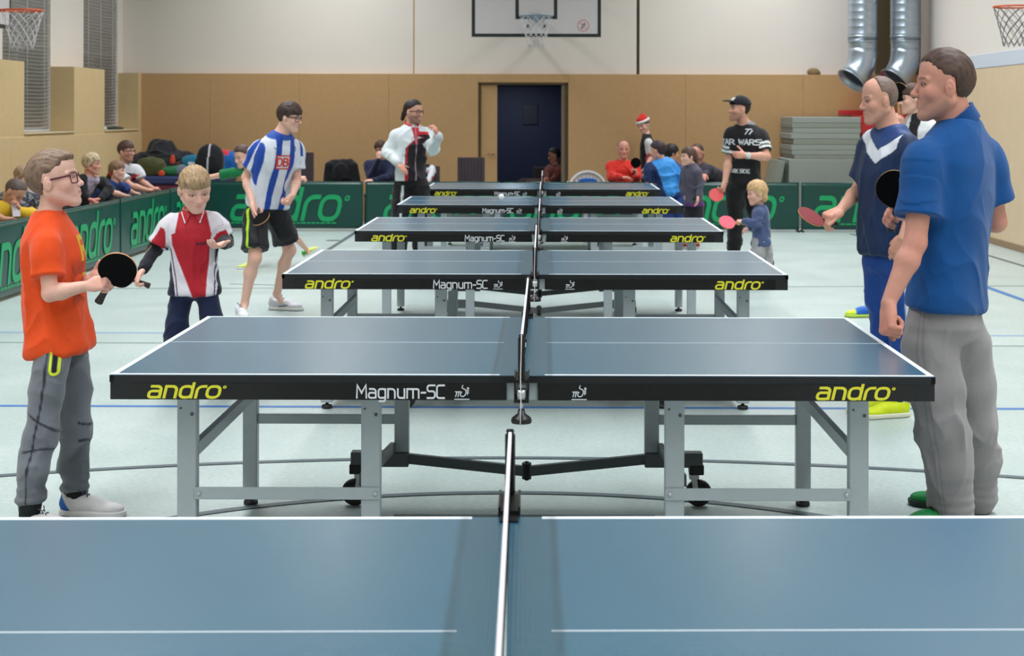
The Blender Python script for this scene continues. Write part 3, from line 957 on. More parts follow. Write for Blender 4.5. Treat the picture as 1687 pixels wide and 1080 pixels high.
    def cut(s, p, n, op='keep'):
        """keep what lies on the side away from n of the plane through p"""
        p = np.asarray(p, float); n = nrm(n)
        X, Y, Z = np.meshgrid(*s.ax, indexing='ij', sparse=True)
        f = ((X - p[0]) * n[0] + (Y - p[1]) * n[1] + (Z - p[2]) * n[2]).astype(np.float32)
        s.d = np.maximum(s.d, f)
    def mesh(s, smooth=1):
        d = s.d; S = d < 0
        nx, ny, nz = d.shape
        cells = (nx - 1, ny - 1, nz - 1)
        acc_id = []; acc_p = []
        quads_src = []
        st = np.array([cells[1] * cells[2], cells[2], 1])
        for a in range(3):
            sl0 = [slice(None)] * 3; sl1 = [slice(None)] * 3
            sl0[a] = slice(0, -1); sl1[a] = slice(1, None)
            cr = S[tuple(sl0)] != S[tuple(sl1)]
            idx = np.argwhere(cr)
            if len(idx) == 0: continue
            j = idx.copy(); j[:, a] += 1
            v0 = d[idx[:, 0], idx[:, 1], idx[:, 2]].astype(float); v1 = d[j[:, 0], j[:, 1], j[:, 2]].astype(float)
            t = v0 / (v0 - v1)
            p = np.stack([s.ax[k][idx[:, k]] for k in range(3)], 1).astype(float)
            p[:, a] += t * (s.ax[a][j[:, a]] - s.ax[a][idx[:, a]])
            b, c = (a + 1) % 3, (a + 2) % 3
            for (db, dc) in ((0, 0), (1, 0), (1, 1), (0, 1)):
                q = idx.copy(); q[:, b] -= db; q[:, c] -= dc
                ok = (q[:, b] >= 0) & (q[:, c] >= 0) & (q[:, b] < cells[b]) & (q[:, c] < cells[c])
                acc_id.append((q[ok] @ st)); acc_p.append(p[ok])
            ok = (idx[:, b] > 0) & (idx[:, c] > 0) & (idx[:, b] < cells[b]) & (idx[:, c] < cells[c])
            q = idx[ok]
            qq = []
            for (db, dc) in ((0, 0), (1, 0), (1, 1), (0, 1)):
                w = q.copy(); w[:, b] -= db; w[:, c] -= dc
                qq.append(w @ st)
            qq = np.stack(qq, 1)
            neg = v0[ok] < 0
            qq[~neg] = qq[~neg][:, ::-1]
            quads_src.append(qq)
        ids = np.concatenate(acc_id); ps = np.concatenate(acc_p)
        uid, inv = np.unique(ids, return_inverse=True)
        cnt = np.bincount(inv).astype(float)
        V = np.stack([np.bincount(inv, ps[:, k]) / cnt for k in range(3)], 1)
        Q = np.searchsorted(uid, np.concatenate(quads_src))
        for _ in range(smooth):
            e = np.concatenate([Q[:, [0, 1]], Q[:, [1, 2]], Q[:, [2, 3]], Q[:, [3, 0]]])
            n = len(V); c = np.bincount(e[:, 0], minlength=n) + np.bincount(e[:, 1], minlength=n)
            sm = np.stack([np.bincount(e[:, 0], V[e[:, 1], k], n) + np.bincount(e[:, 1], V[e[:, 0], k], n) for k in range(3)], 1)
            V = V * 0.5 + 0.5 * sm / np.maximum(c, 1)[:, None]
        return V, Q

def vnormals(V, Q):
    n = np.cross(V[Q[:, 2]] - V[Q[:, 0]], V[Q[:, 3]] - V[Q[:, 1]])
    N = np.zeros_like(V)
    for k in range(4):
        for c in range(3): N[:, c] += np.bincount(Q[:, k], n[:, c], len(V))
    return N / (np.linalg.norm(N, axis=1)[:, None] + 1e-12)

_rs = np.random.RandomState(7)
_G = _rs.rand(32, 32, 32).astype(np.float32)
_RT = np.array([[.770, .520, -.370], [-.333, .830, .447], [.543, -.200, .815]])
def vnoise(p):
    """smooth value noise in -1..1"""
    i = np.floor(p).astype(int); f = p - i; f = f * f * (3 - 2 * f)
    i0 = i % 32; i1 = (i + 1) % 32
    x0, y0, z0 = i0.T; x1, y1, z1 = i1.T
    fx, fy, fz = f.T
    c = lambda a, b, t: a + (b - a) * t
    v = c(c(c(_G[x0, y0, z0], _G[x1, y0, z0], fx), c(_G[x0, y1, z0], _G[x1, y1, z0], fx), fy),
          c(c(_G[x0, y0, z1], _G[x1, y0, z1], fx), c(_G[x0, y1, z1], _G[x1, y1, z1], fx), fy), fz)
    return v * 2 - 1
def folds(p, freq, seed=0.0, ridged=True):
    q = (p * np.asarray(freq, float)) @ _RT + seed
    w = np.stack([vnoise(q * 0.6 + 3.1), vnoise(q * 0.6 + 9.7), vnoise(q * 0.6 + 17.3)], 1)
    a = vnoise(q + w * 0.9)
    b = vnoise(q * 2.1 + w + 5.5)
    if ridged: return ((1 - np.abs(a)) ** 3 - 0.42) * 1.9 + ((1 - np.abs(b)) ** 3 - 0.42) * 0.7
    return a + 0.4 * b

def mesh_obj(name, V, Q, mats, parent, root=None, col=None, mid=None):
    if root is not None: V = V - np.asarray(root, float)
    me = bpy.data.meshes.new(name)
    me.vertices.add(len(V)); me.vertices.foreach_set('co', V.astype(np.float32).ravel())
    me.loops.add(len(Q) * 4); me.loops.foreach_set('vertex_index', Q.astype(np.int32).ravel())
    me.polygons.add(len(Q)); me.polygons.foreach_set('loop_start', np.arange(0, len(Q) * 4, 4, dtype=np.int32))
    me.polygons.foreach_set('use_smooth', np.ones(len(Q), bool))
    me.update(calc_edges=True)
    if col is not None:
        a = me.color_attributes.new('Col', 'FLOAT_COLOR', 'POINT')
        c = np.ones((len(V), 4), np.float32); c[:, :3] = lin(col)
        a.data.foreach_set('color', c.ravel())
    for m in (mats if isinstance(mats, (list, tuple)) else [mats]): me.materials.append(m)
    o = bpy.data.objects.new(name, me)
    return link(o, parent)

M['skin'] = attr_mat('skin', 0.50, 0.10, 500, 0.05, 60, sss=0.15, spec=0.35)
M['cloth'] = attr_mat('knitted cloth', 0.85, 0.20, 900, 0.05, 30, sheen=0.15)
M['fleece'] = attr_mat('grey sweat cloth', 0.95, 0.35, 700, 0.10, 260, sheen=0.25)
M['sport'] = attr_mat('sports cloth', 0.60, 0.12, 700, 0.05, 25, sheen=0.1)
M['hair'] = attr_mat('hair', 0.6, 0.5, 420, 0.22, 330, spec=0.35, stretch=(.28, .7, .6))
M['shoe'] = attr_mat('shoe upper', 0.55, 0.12, 300, 0.05, 40)
M['eye'] = attr_mat('eye', 0.12, 0.0, var=0.02)
M['spectacle'] = mat('dark spectacle frame', (38, 22, 32), 0.3, var=0.1)
M['spectacle_red'] = mat('wine spectacle frame', (92, 38, 52), 0.3, var=0.1)
M['black_cuff'] = mat('black rib cuff', (16, 18, 24), 0.8, var=0.1)

def blend(base, col, w):
    return base + (np.asarray(col, float) - base) * np.clip(w, 0, 1)[:, None]
def sstep(x, a, b):
    t = np.clip((x - a) / (b - a), 0, 1)
    return t * t * (3 - 2 * t)

# ---------------------------------------------------------------- head
HV = np.array([1.0, 1.0, 1.0])    # proportions of the head being built: width, length, height
def head_frame(yaw, pitch=0.0, roll=0.0):
    """rows: subject's right, forward, up. yaw 0 = +X, 90 = away, 270 = towards the camera; pitch > 0 looks up"""
    y, p, r = [math.radians(a) for a in (yaw, pitch, roll)]
    f = np.array([math.cos(y) * math.cos(p), math.sin(y) * math.cos(p), math.sin(p)])
    rt = np.array([math.sin(y), -math.cos(y), 0.0])
    u = np.cross(rt, f)
    rt2 = rt * math.cos(r) + u * math.sin(r); u2 = np.cross(rt2, f)
    return np.stack([rt2, f, u2])

def put_head(F, c, H, R, age=1.0, nose=1.0, heavy=0.0):
    """age 1 adult, 0 small child"""
    T = lambda p: c + (np.asarray(p, float) * H * HV) @ R
    ck = 1 - age
    E = lambda p, r, **kw: F.ell(T(p), np.asarray(r) * H * HV, R, **kw)
    K = lambda a, b, r1, r2, **kw: F.caps(T(a), T(b), r1 * H, r2 * H, **kw)
    E((0, -.055, .125), (.325 + .015 * ck, .415, .365))
    E((0, .10, -.09), (.255, .285, .37 - .03 * ck), k=.08 * H)
    E((0, .16, .20), (.255, .21 + .005 * ck, .22), k=.06 * H)
    jw = .205 + .02 * age + .03 * heavy
    for sx in (-1, 1):
        K((sx * jw, -.04, -.20), (sx * .075, .265, -.405 + .02 * ck), .10, .085 - .005 * ck, k=.07 * H)
        E((sx * .165, .235, -.10), (.105, .12 + .02 * ck, .11 + .02 * ck), k=.07 * H)
    E((0, .315 - .02 * ck, -.405 + .015 * ck), (.085, .085, .075), k=.06 * H)
    E((0, .27, -.25), (.155, .125, .13), k=.06 * H)
    # brow, sockets, lids
    for sx in (-1, 1):
        K((sx * .05, .350, .075), (sx * .21, .285, .075), .045, .035, k=.04 * H)
        F.ell(T((sx * .145, .420, .005)), np.array((.085, .085, .058)) * H, R, k=.05 * H, op='sub')
        E((sx * .142, .292, .004), (.080, .067, .062), k=.02 * H)
        F.ell(T((sx * .142, .375, -.002)), np.array((.060, .034, .0200)) * H, R, k=.004 * H, op='sub')
    # nose
    nl = .455 + .025 * (nose - 1) * 4 - .02 * ck
    K((0, .352, .045), (0, nl - .012, -.105 - .01 * age), .030, .040, k=.035 * H)
    E((0, nl, -.125), (.046, .045, .040), k=.025 * H)
    for sx in (-1, 1):
        E((sx * .052, nl - .05, -.140), (.032, .045, .032), k=.02 * H)
        F.ell(T((sx * .026, nl - .02, -.172)), np.array((.014, .022, .012)) * H, R, k=.008 * H, op='sub')
    # mouth
    for sx in (-1, 1):
        K((0, .388, -.228), (sx * .085, .345, -.242), .024, .012, k=.02 * H)
        K((0, .382, -.282), (sx * .080, .342, -.262), .028, .012, k=.02 * H)
        F.caps(T((0, .420, -.252)), T((sx * .090, .372, -.252)), .009 * H, .007 * H, k=.008 * H, op='sub')
    # ears
    for sx in (-1, 1):
        ye = nrm(R[1] * math.cos(.35) - sx * R[0] * math.sin(.35))
        tilt = np.stack([nrm(np.cross(ye, R[2])), ye, R[2]])
        F.ell(T((sx * .335, -.035, -.045)), np.array((.026, .072, .118)) * H, tilt, k=.02 * H)
        F.ell(T((sx * .366, -.020, -.022)), np.array((.020, .044, .082)) * H, tilt, k=.008 * H, op='sub')
        F.ell(T((sx * .350, -.018, -.035)), np.array((.014, .026, .040)) * H, tilt, k=.010 * H)
        F.ell(T((sx * .362, .002, -.052)), np.array((.020, .018, .026)) * H, tilt, k=.008 * H, op='sub')
        F.ell(T((sx * .325, .015, -.05)), np.array((.022, .02, .03)) * H, R, k=.01 * H)

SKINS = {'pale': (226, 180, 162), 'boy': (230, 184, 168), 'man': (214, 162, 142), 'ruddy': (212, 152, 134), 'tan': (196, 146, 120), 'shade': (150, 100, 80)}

def head_colors(V, col, c, H, R, skin, brow, stubble=0.0, lips=(196, 108, 104), scalp=None, beard=None):
    q = ((V - c) @ R.T) / (H * HV)
    near = (np.abs(q).max(1) < .75)
    x, y, z = np.abs(q[:, 0]), q[:, 1], q[:, 2]
    w = np.exp(-((x - .19) / .09) ** 2 - ((z + .12) / .10) ** 2) * (y > .1) * .30
    col = blend(col, np.array(skin) * (1.0, .84, .84), w * near)
    w = np.exp(-((z + .13) / .06) ** 2 - (x / .06) ** 2) * (y > .38) * .25
    col = blend(col, np.array(skin) * (1, .82, .82), w * near)
    w = sstep(.30 - np.abs(q[:, 0]) * 0, 0, 1) * (x > .33) * (np.abs(z) < .2) * .3
    col = blend(col, np.array(skin) * (1.0, .78, .76), w * near)
    w = (1 - sstep(x, .05, .09)) * (1 - sstep(np.abs(z + .254), .018, .040 - .1 * np.clip(x, 0, .15))) * (y > .33)
    col = blend(col, lips, w * .50 * near)
    e = np.sqrt(((x - .142) / .066) ** 2 + ((z - .004) / .034) ** 2)
    w = (1 - sstep(np.abs(e - 1.0), .12, .38)) * (z > -.004) * (y > .22)
    col = blend(col, np.array(brow) * .55, w * .62 * near)
    w = (1 - sstep(np.abs(e - 1.05), .12, .38)) * (z <= -.004) * (y > .22)
    col = blend(col, np.array(skin) * (.86, .72, .70), w * .5 * near)
    bz = .095 - ((x - .13) / .12) ** 2 * .022
    w = (1 - sstep(np.abs(z - bz), .006, .024)) * sstep(x, .035, .06) * (1 - sstep(x, .20, .24)) * (y > .2)
    col = blend(col, brow, w * .62 * near)
    if stubble or beard is not None:
        w = sstep(-z, .10, .20) * sstep(y, -.08, .05) * (1 - (1 - sstep(x, .08, .12)) * (1 - sstep(np.abs(z + .25), .04, .06)))
        col = blend(col, beard if beard is not None else (120, 100, 92), w * (stubble or .8) * near)
    return col

HL = {  # hairlines: (y, z) where hair starts going forward
 'short': ([-.6, -.30, -.16, -.10, .06, .10, .20, .28, .6], [-.34, -.34, -.22, .08, .10, .16, .20, .27, .30]),
 'fringe': ([-.6, -.30, -.16, -.10, .08, .12, .20, .30, .6], [-.32, -.32, -.18, .02, .02, .08, .12, .13, .13]),
 'receding': ([-.6, -.30, -.16, -.10, .05, .08, .12, .6], [-.30, -.30, -.20, .08, .12, .30, .60, .60]),
 'mop': ([-.6, -.30, -.10, .10, .14, .22, .30, .6], [-.38, -.36, -.22, -.16, .0, .14, .15, .15]),
}
def make_hair(name, c, H, R, parent, root, style='short', thick=.035, top=.06, col=(120, 98, 84), col2=None, h=.004, extra=None, amp=.006, fwd=0.0, side_fade=0.0, hscale=(60, 60, 16), cutbox=None):
    T = lambda p: c + (np.asarray(p, float) * H * HV) @ R
    m = .75 * H
    lo = c - m; hi = c + m
    if extra:
        for e in extra:
            for p in e[0:2]:
                if hasattr(p, '__len__'):
                    lo = np.minimum(lo, T(p) - .18 * H); hi = np.maximum(hi, T(p) + .18 * H)
    F = Field(lo, hi, h)
    F.ell(T((0, -.055, .125)), (np.array((.325, .415, .365)) + thick) * H * HV, R)
    F.ell(T((0, .0 + fwd, .20)), np.array((.29 + thick * .6, .37 + thick,   .30 + top)) * H * HV, R, k=.06 * H)
    ys, zs = HL[style]
    X, Y, Z = np.meshgrid(*F.ax, indexing='ij', sparse=True)
    x = X - c[0]; y = Y - c[1]; z = Z - c[2]
    qx = (x * R[0, 0] + y * R[0, 1] + z * R[0, 2]) / H
    qy = (x * R[1, 0] + y * R[1, 1] + z * R[1, 2]) / (H * HV[1])
    qz = (x * R[2, 0] + y * R[2, 1] + z * R[2, 2]) / H
    g = np.interp(qy, ys, zs)
    if style in ('short', 'receding'):
        g = g + 0.05 * np.clip(np.abs(qx) - .12, 0, 1) * (qy > .15)
    g = g + .010 * np.sin(qx * 71 + 3 * np.sin(qy * 23)) + .008 * np.sin(qy * 83 + 5 * qx)
    cutd = ((g - qz) * H).astype(np.float32); kk = (.11 if style in ('short', 'receding') else .05) * H
    hh = np.maximum(kk - np.abs(F.d - cutd), 0) / kk
    F.d = np.maximum(F.d, cutd) + hh * hh * kk * .25
    if extra:
        for e in extra:
            if e[2] == 'e': F.ell(T(e[0]), np.array(e[1]) * H * HV, R, k=.05 * H)
            else: F.caps(T(e[0]), T(e[1]), e[2] * H, e[3] * H, k=.04 * H)
    # hollow it over the skull so that the skin never shows through from outside
    F.ell(T((0, .12, -.10)), np.array((.262, .31, .36)) * H * HV, R, op='sub', k=.01)
    V, Q = F.mesh(1)
    if len(V) == 0: return None
    N = vnormals(V, Q)
    q = ((V - c) @ R.T) / (H * HV)
    n = folds(q, np.array(hscale) * .22, 2.0, ridged=False)
    n2 = vnoise(q * np.array(hscale) * .75 + 11)
    n4 = vnoise(q * np.array((54, 10, 11)) + 4)
    V = V + N * ((n * .25 + n4 * .55) * amp)[:, None]
    cc = np.tile(np.array(col, float), (len(V), 1))
    c2 = np.array(col2 if col2 is not None else np.array(col) * .66)
    n3 = vnoise(q * np.array((54, 10, 11)) + 4)
    cc = blend(cc, c2, sstep(n3 + n * .35, -.2, .9) * .7)
    if side_fade:
        w = (1 - sstep(q[:, 2], -.3, .28)) * side_fade
        cc = blend(cc, np.array(col) * .72, w)
    return mesh_obj(name, V, Q, M['hair'], parent, root, cc)

def make_eyes(c, H, R, parent, root, iris=(80, 96, 120), n=1):
    for sx in (-1, 1):
        ce = c + (np.array((sx * .138, .302, -.001)) * H * HV) @ R
        r = .052 * H
        vs = []; fs = []; nu, nv = 14, 10
        V = []; C = []
        for j in range(nv + 1):
            th = math.pi * j / nv
            for i in range(nu):
                ph = 2 * math.pi * i / nu
                p = np.array((math.sin(th) * math.cos(ph), math.cos(th), math.sin(th) * math.sin(ph)))
                V.append(ce + (p * r) @ R)
                C.append((18, 16, 18) if th < .25 else (iris if th < .66 else (206, 192, 188)))
        Q = [(j * nu + i, (j + 1) * nu + i, (j + 1) * nu + (i + 1) % nu, j * nu + (i + 1) % nu) for j in range(nv) for i in range(nu)]
        mesh_obj('eye', np.array(V), np.array(Q), M['eye'], parent, root, np.array(C, float))

def make_glasses(c, H, R, parent, root, m, w=.115, h=.085, r=.010, lens=True):
    T = lambda p: tuple(c + (np.asarray(p, float) * H * HV) @ R - root)
    mb = MB()
    yf = .405
    for sx in (-1, 1):
        pts = []
        for (x, z) in rr(sx * .150 - w, -.01 - h, sx * .150 + w, -.01 + h, .05, 3)[:-1]:
            pts.append(T((x, yf - abs(x) * .22, z)))
        mb.path(pts, r * H, 5, closed=True)
        mb.bar(T((sx * (.15 + w), yf - .06, .035)), T((sx * .338, -.06, .015)), .010 * H, .030 * H)
        mb.path([T((sx * .338, -.06, .015)), T((sx * .34, -.11, -.03)), T((sx * .335, -.12, -.07))], .008 * H, 5)
    mb.path([T((-.05, yf + .01, .02)), T((0, yf + .02, .03)), T((.05, yf + .01, .02))], .010 * H, 5)
    return mb.build('glasses', m, parent)

# ---------------------------------------------------------------- hands
def put_hand(F, w, f, n, s, curl=(20, 25, 20), spread=6, thumb=(35, 15, 20), side=1, k=.004, point=False, tips=None):
    """w wrist, f hand direction, n palm normal, side: +1 if the thumb is on cross(f, n)'s side. curl in degrees per joint"""
    f = nrm(f); n = nrm(np.asarray(n, float) - f * (f @ np.asarray(n, float)))
    t = np.cross(f, n) * side            # towards the thumb
    S = s
    kn = [(.024, .088), (.008, .092), (-.010, .087), (-.027, .078)]
    L = [(.042, .025, .020), (.046, .029, .021), (.042, .027, .021), (.033, .020, .018)]
    rad = [.0092, .0094, .0090, .0080]
    # palm
    for i, (a, b) in enumerate(kn):
        p0 = w + f * .008 * S + t * a * .45 * S
        p1 = w + f * b * S + t * a * S
        F.caps(p0, p1, .0155 * S, .0115 * S, k=.010 * S)
    F.ell(w + f * .045 * S + n * .004 * S, np.array((.036, .045, .016)) * S, np.stack([t, f, n]), k=.012 * S)
    F.ell(w + f * .032 * S + n * .008 * S + t * .022 * S, np.array((.017, .030, .015)) * S, np.stack([t, f, n]), k=.012 * S)
    rot = lambda v, ax, deg: v * math.cos(math.radians(deg)) + np.cross(ax, v) * math.sin(math.radians(deg)) + ax * (ax @ v) * (1 - math.cos(math.radians(deg)))
    for i in range(4):
        cu = curl
        if point and i == 0: cu = (5, 8, 6)
        a, b = kn[i]
        p = w + f * b * S + t * a * S
        d = nrm(f + t * math.tan(math.radians(spread * (1.4 - i))) * .5)
        ax = nrm(np.cross(d, n))
        r = rad[i] * S
        for j in range(3):
            # bending towards the palm normal
            d = nrm(rot(d, ax, cu[j] + (i * 2 if j == 0 else 0)))
            if d @ n < 0 and j == 0 and cu[j] > 5: d = nrm(rot(d, ax, -2 * cu[j]))
            e = p + d * L[i][j] * S
            F.caps(p, e, r, r * .93, k=k if j else .008 * S)
            p = e; r *= .93
    # thumb: leaves the side of the palm near its base
    p = w + f * .022 * S + t * .022 * S + n * .004 * S
    d = nrm(f * math.cos(math.radians(thumb[0])) + t * math.sin(math.radians(thumb[0])) + n * .25)
    e = p + d * .040 * S; F.caps(p, e, .0135 * S, .0112 * S, k=.010 * S)
    d2 = nrm(d + (f * .5 - t * .6) * (thumb[1] / 45.0) + n * .55 * thumb[1] / 45.0)
    p, e = e, e + d2 * .031 * S; F.caps(p, e, .0108 * S, .0100 * S, k=.003)
    d3 = nrm(d2 + (f * .3 - t * .7 + n * .3) * (thumb[2] / 45.0))
    p, e = e, e + d3 * .026 * S; F.caps(p, e, .0104 * S, .0085 * S, k=.003)
# ---------------------------------------------------------------- people
def fvec(deg):
    a = math.radians(deg)
    return np.array([math.cos(a), math.sin(a), 0.0])
def rvec(deg):
    a = math.radians(deg)
    return np.array([math.sin(a), -math.cos(a), 0.0])
UP = np.array([0, 0, 1.0])
def tube_coords(p, a, b):
    """fraction along a-b and distance from the line"""
    ba = b - a; t = ((p - a) @ ba) / (ba @ ba)
    return t, np.linalg.norm(p - (a + np.clip(t, 0, 1)[:, None] * ba), axis=1)

class Person:
    def __init__(s, label, base, sc, pel, neck, tf, head, H, hyaw, hpitch=0, hroll=0, sw=None, build=1.0, depth=1.0, limb=1.0,
                 armR=None, armL=None, legR=None, legL=None, handR=None, handL=None, skin='boy', brow=(120, 90, 70), age=1.0,
                 h=.007, hf=.004, stubble=0.0, beard=None, heavy=0, nose=1.0, group=None, seated=False, iris=(84, 96, 112), hs=1.0, lips=(196, 108, 104), eyes=True, scol=None, nofeet=False, ly=.93):
        HV[1] = ly
        s.label = label; s.sc = sc; s.tf = tf; s.h = h; s.hf = hf
        s.pel = np.array(pel); s.neck = np.array(neck); s.head = np.array(head); s.H = H
        s.R = head_frame(hyaw, hpitch, hroll)
        s.f = fvec(tf); s.r = rvec(tf)
        s.build_ = build; s.depth = depth; s.limb = limb
        s.sw = sw if sw else .185 * sc * build
        s.skin = SKINS[skin] if isinstance(skin, str) else skin
        s.root = np.array([base[0], base[1], 0.0])
        s.axis = nrm(s.neck - s.pel)
        s.rt = nrm(s.r - s.axis * (s.axis @ s.r))
        s.fw = np.cross(s.axis, s.rt) * 1.0
        s.L = np.linalg.norm(s.neck - s.pel)
        sh = s.neck - s.axis * .055 * sc
        s.arm = {}
        for nm, sg, arm in (('R', 1, armR), ('L', -1, armL)):
            if arm is None: continue
            arm = list(arm)
            if len(arm) == 2: arm = [sh + s.rt * sg * s.sw] + arm
            s.arm[nm] = [np.array(a, float) for a in arm]
        hw = .088 * sc * build
        s.leg = {}
        for nm, sg, leg in (('R', 1, legR), ('L', -1, legL)):
            if leg is None: continue
            leg = list(leg)
            if len(leg) == 2: leg = [s.pel + s.r * sg * hw] + leg
            s.leg[nm] = [np.array(a, float) for a in leg]
        s.hand = {'R': handR, 'L': handL}
        s.obj = thing('person', label, 'person', s.root, group=group)
        s.o = dict(stubble=stubble, beard=beard, brow=brow, age=age, heavy=heavy, nose=nose, lips=lips)
        s.iris = iris; s.hs = hs; s.eyes = eyes; s.foot = {}; s.nofeet = nofeet; s.scol = scol; s.armq = 1.0
    def stations(s, ts, ws, ds, m=0.0, mf=0.0, off=None):
        cs = [s.pel + s.axis * s.L * t + s.fw * ((off[i] if off else 0) * s.sc) for i, t in enumerate(ts)]
        k = s.sc * s.build_
        return cs, [w * k + m for w in ws], [d * s.sc * s.depth + m for d in ds]
    def box(s, pts, pad):
        a = np.array(pts)
        return a.min(0) - pad, a.max(0) + pad
    # -------- the body: one continuous surface
    def body(s, bare_legs=False, sleeves_hide=False):
        sc = s.sc; lb = s.limb
        pts = [s.pel, s.neck, s.head + np.array([0, 0, s.H * .1])]
        for a in s.arm.values(): pts += a
        for a in s.leg.values(): pts += a
        fine = [(s.head - .60 * s.H, s.head + .60 * s.H, s.hf)]
        for nm in 'RL':
            if nm in s.arm and s.hand[nm] is not None:
                w = s.arm[nm][-1]; f = nrm(s.hand[nm]['f']) * .08 * sc
                pts += [w + f * 2.2]
                fine.append((w + f - .11 * sc, w + f + .11 * sc, s.hf))
        for nm in s.foot: pts += [s.foot[nm]]
        lo, hi = s.box(pts, .16 * sc)
        lo[2] = max(lo[2], -0.0)
        F = Field(lo, hi, s.h, fine)
        cs, ws, ds = s.stations((-.10, 0, .2, .42, .65, .82, .93, 1.02), (.075, .132, .135, .128, .142, .150, .12, .06), (.055, .082, .088, .085, .098, .092, .072, .045), off=(0, 0, .0, .005, .005, 0, -.005, -.01))
        F.loft(cs, ws, ds, s.rt, cap=.02)
        for nm, a in s.leg.items():
            q = 1.0 if bare_legs else .72
            q *= sc * lb
            hip, kn, an = a
            F.caps(hip, hip + (kn - hip) * .5, .082 * q, .072 * q, k=.05 * sc)
            F.caps(hip + (kn - hip) * .5, kn, .072 * q, .053 * q, k=.03 * sc)
            if bare_legs: F.ell(kn + s.f * .012 * sc, np.array((.045, .045, .055)) * q, k=.02)
            back = -nrm(s.f) * .018 * sc
            F.caps(kn, kn + (an - kn) * .32 + back, .050 * q, .053 * q, k=.03 * sc)
            F.caps(kn + (an - kn) * .32 + back, an, .053 * q, .034 * q, k=.03 * sc)
            if nm in s.foot and not s.nofeet:
                fd = nrm((s.foot[nm] - an) * (1, 1, 0)) * .055 * sc; zf = min(max(s.foot[nm][2], .05 * sc), max(.05 * sc, an[2] - .035))
                F.caps(an, np.array([an[0] + fd[0], an[1] + fd[1], zf]), .034 * q, .022 * q, k=.02 * sc)
        for nm, a in s.arm.items():
            sh, el, wr = a
            q = sc * lb * s.armq
            F.caps(s.neck - s.axis * .01 * sc, sh, .045 * sc, .048 * q, k=.04 * sc)
            F.caps(sh, sh + (el - sh) * .45, .050 * q, .046 * q, k=.03 * sc)
            F.caps(sh + (el - sh) * .45, el, .046 * q, .038 * q, k=.02 * sc)
            m = el + (wr - el) * .30
            F.caps(el, m, .038 * q, .041 * q, k=.02 * sc)
            F.caps(m, wr, .041 * q, .026 * sc * lb, k=.02 * sc)
            hd = s.hand[nm]
            if hd is not None:
                hd = dict(hd)
                f = hd.pop('f'); n = hd.pop('n')
                S = hd.pop('S', 1.0) * sc * s.hs
                put_hand(F, wr, f, n, S, side=1 if nm == 'R' else -1, **hd)
        # neck and head
        T = lambda p: s.head + (np.asarray(p, float) * s.H * HV) @ s.R
        nr = (.054 + .012 * s.o['heavy']) * sc * (.80 + .20 * s.o['age']) * (1.0 if s.build_ < 1.1 else 1.08)
        F.caps(s.neck - s.axis * .03 * sc, T((0, -.10, -.22)), nr * 1.12, nr, k=.035 * sc)
        put_head(F, s.head, s.H, s.R, s.o['age'], s.o['nose'], s.o['heavy'])
        V, Q = F.mesh(1)
        col = np.tile(np.array(s.skin, float), (len(V), 1))
        # warmer skin over the knuckles, elbows and knees
        for nm, a in s.arm.items():
            d = np.linalg.norm(V - a[1], axis=1); col = blend(col, np.array(s.skin) * (1, .86, .84), np.exp(-(d / (.05 * sc)) ** 2) * .4)
            if s.hand[nm] is not None:
                kp = a[2] + nrm(s.hand[nm]['f']) * .10 * sc
                d = np.linalg.norm(V - kp, axis=1); col = blend(col, np.array(s.skin) * (1, .84, .82), np.exp(-(d / (.06 * sc)) ** 2) * .45)
        for a in s.leg.values():
            d = np.linalg.norm(V - a[1], axis=1); col = blend(col, np.array(s.skin) * (1, .84, .80), np.exp(-(d / (.06 * sc)) ** 2) * .4)
        col = head_colors(V, col, s.head, s.H, s.R, s.skin, s.o['brow'], s.o['stubble'], s.o['lips'], beard=s.o['beard'])
        if s.scol: col = s.scol(V, col)
        b = mesh_obj('body', V, Q, M['skin'], s.obj, s.root, col)
        if s.eyes: make_eyes(s.head, s.H, s.R, b, s.root, s.iris)
        return b
    def grip(s, nm):
        hd = s.hand[nm]; f = nrm(hd['f']); n = np.asarray(hd['n'], float); n = nrm(n - f * (f @ n))
        S = hd.get('S', 1.0) * s.sc * s.hs
        return s.arm[nm][2] + (f * .088 + n * .030) * S
    # -------- upper garment
    def top(s, name, colf, hem=-.22, sleeve=.72, m=.0, loose=1.0, sl_r=(.066, .068), long=False, amp=.004, freq=(9, 9, 5), h=None, mat_='cloth', neckhole=.060, collar=None, ccol=None, hemw=1.0, vest=False, cuff_r=.040, smooth=1, seed=0.0, belly=0.0, split=None, elbow_r=.058):
        sc = s.sc; h = h or s.h * .9; s.hem = hem
        tt = (hem, max(hem + .05, -.1), .15, .42, .65, .82, .93, 1.035)
        ws = [.176 * hemw, .176 * hemw, .171, .163, .170, .172, .138, .075]
        ds = [.122 * hemw, .124 * hemw, .120, .116, .122, .114, .090, .060]
        ws = [w * loose for w in ws[:5]] + ws[5:]; ds = [w * loose for w in ds[:5]] + ds[5:]
        cs, ws, ds = s.stations(tt, ws, ds, m, off=(belly * .6, belly * .8, belly, belly * .7, .005, 0, -.005, -.012))
        # hanging cloth drops straight down below the hips
        if hem < 0:
            low = np.array([0, 0, -1.0]) * (-hem * s.L)
            base = s.pel + s.fw * belly * .8 * sc
            cs[0] = base + (low if s.axis[2] > .6 else -s.axis * (-hem * s.L))
            cs[1] = base + (cs[0] - base) * .45
        pts = list(cs)
        for a in s.arm.values(): pts += a if long else a[:2]
        lo, hi = s.box(pts, .24 * sc)
        F = Field(lo, hi, h)
        axis = None
        F.loft(cs, ws, ds, s.rt, cap=.012, axis=nrm(cs[-1] - cs[0]))
        cuffs = []
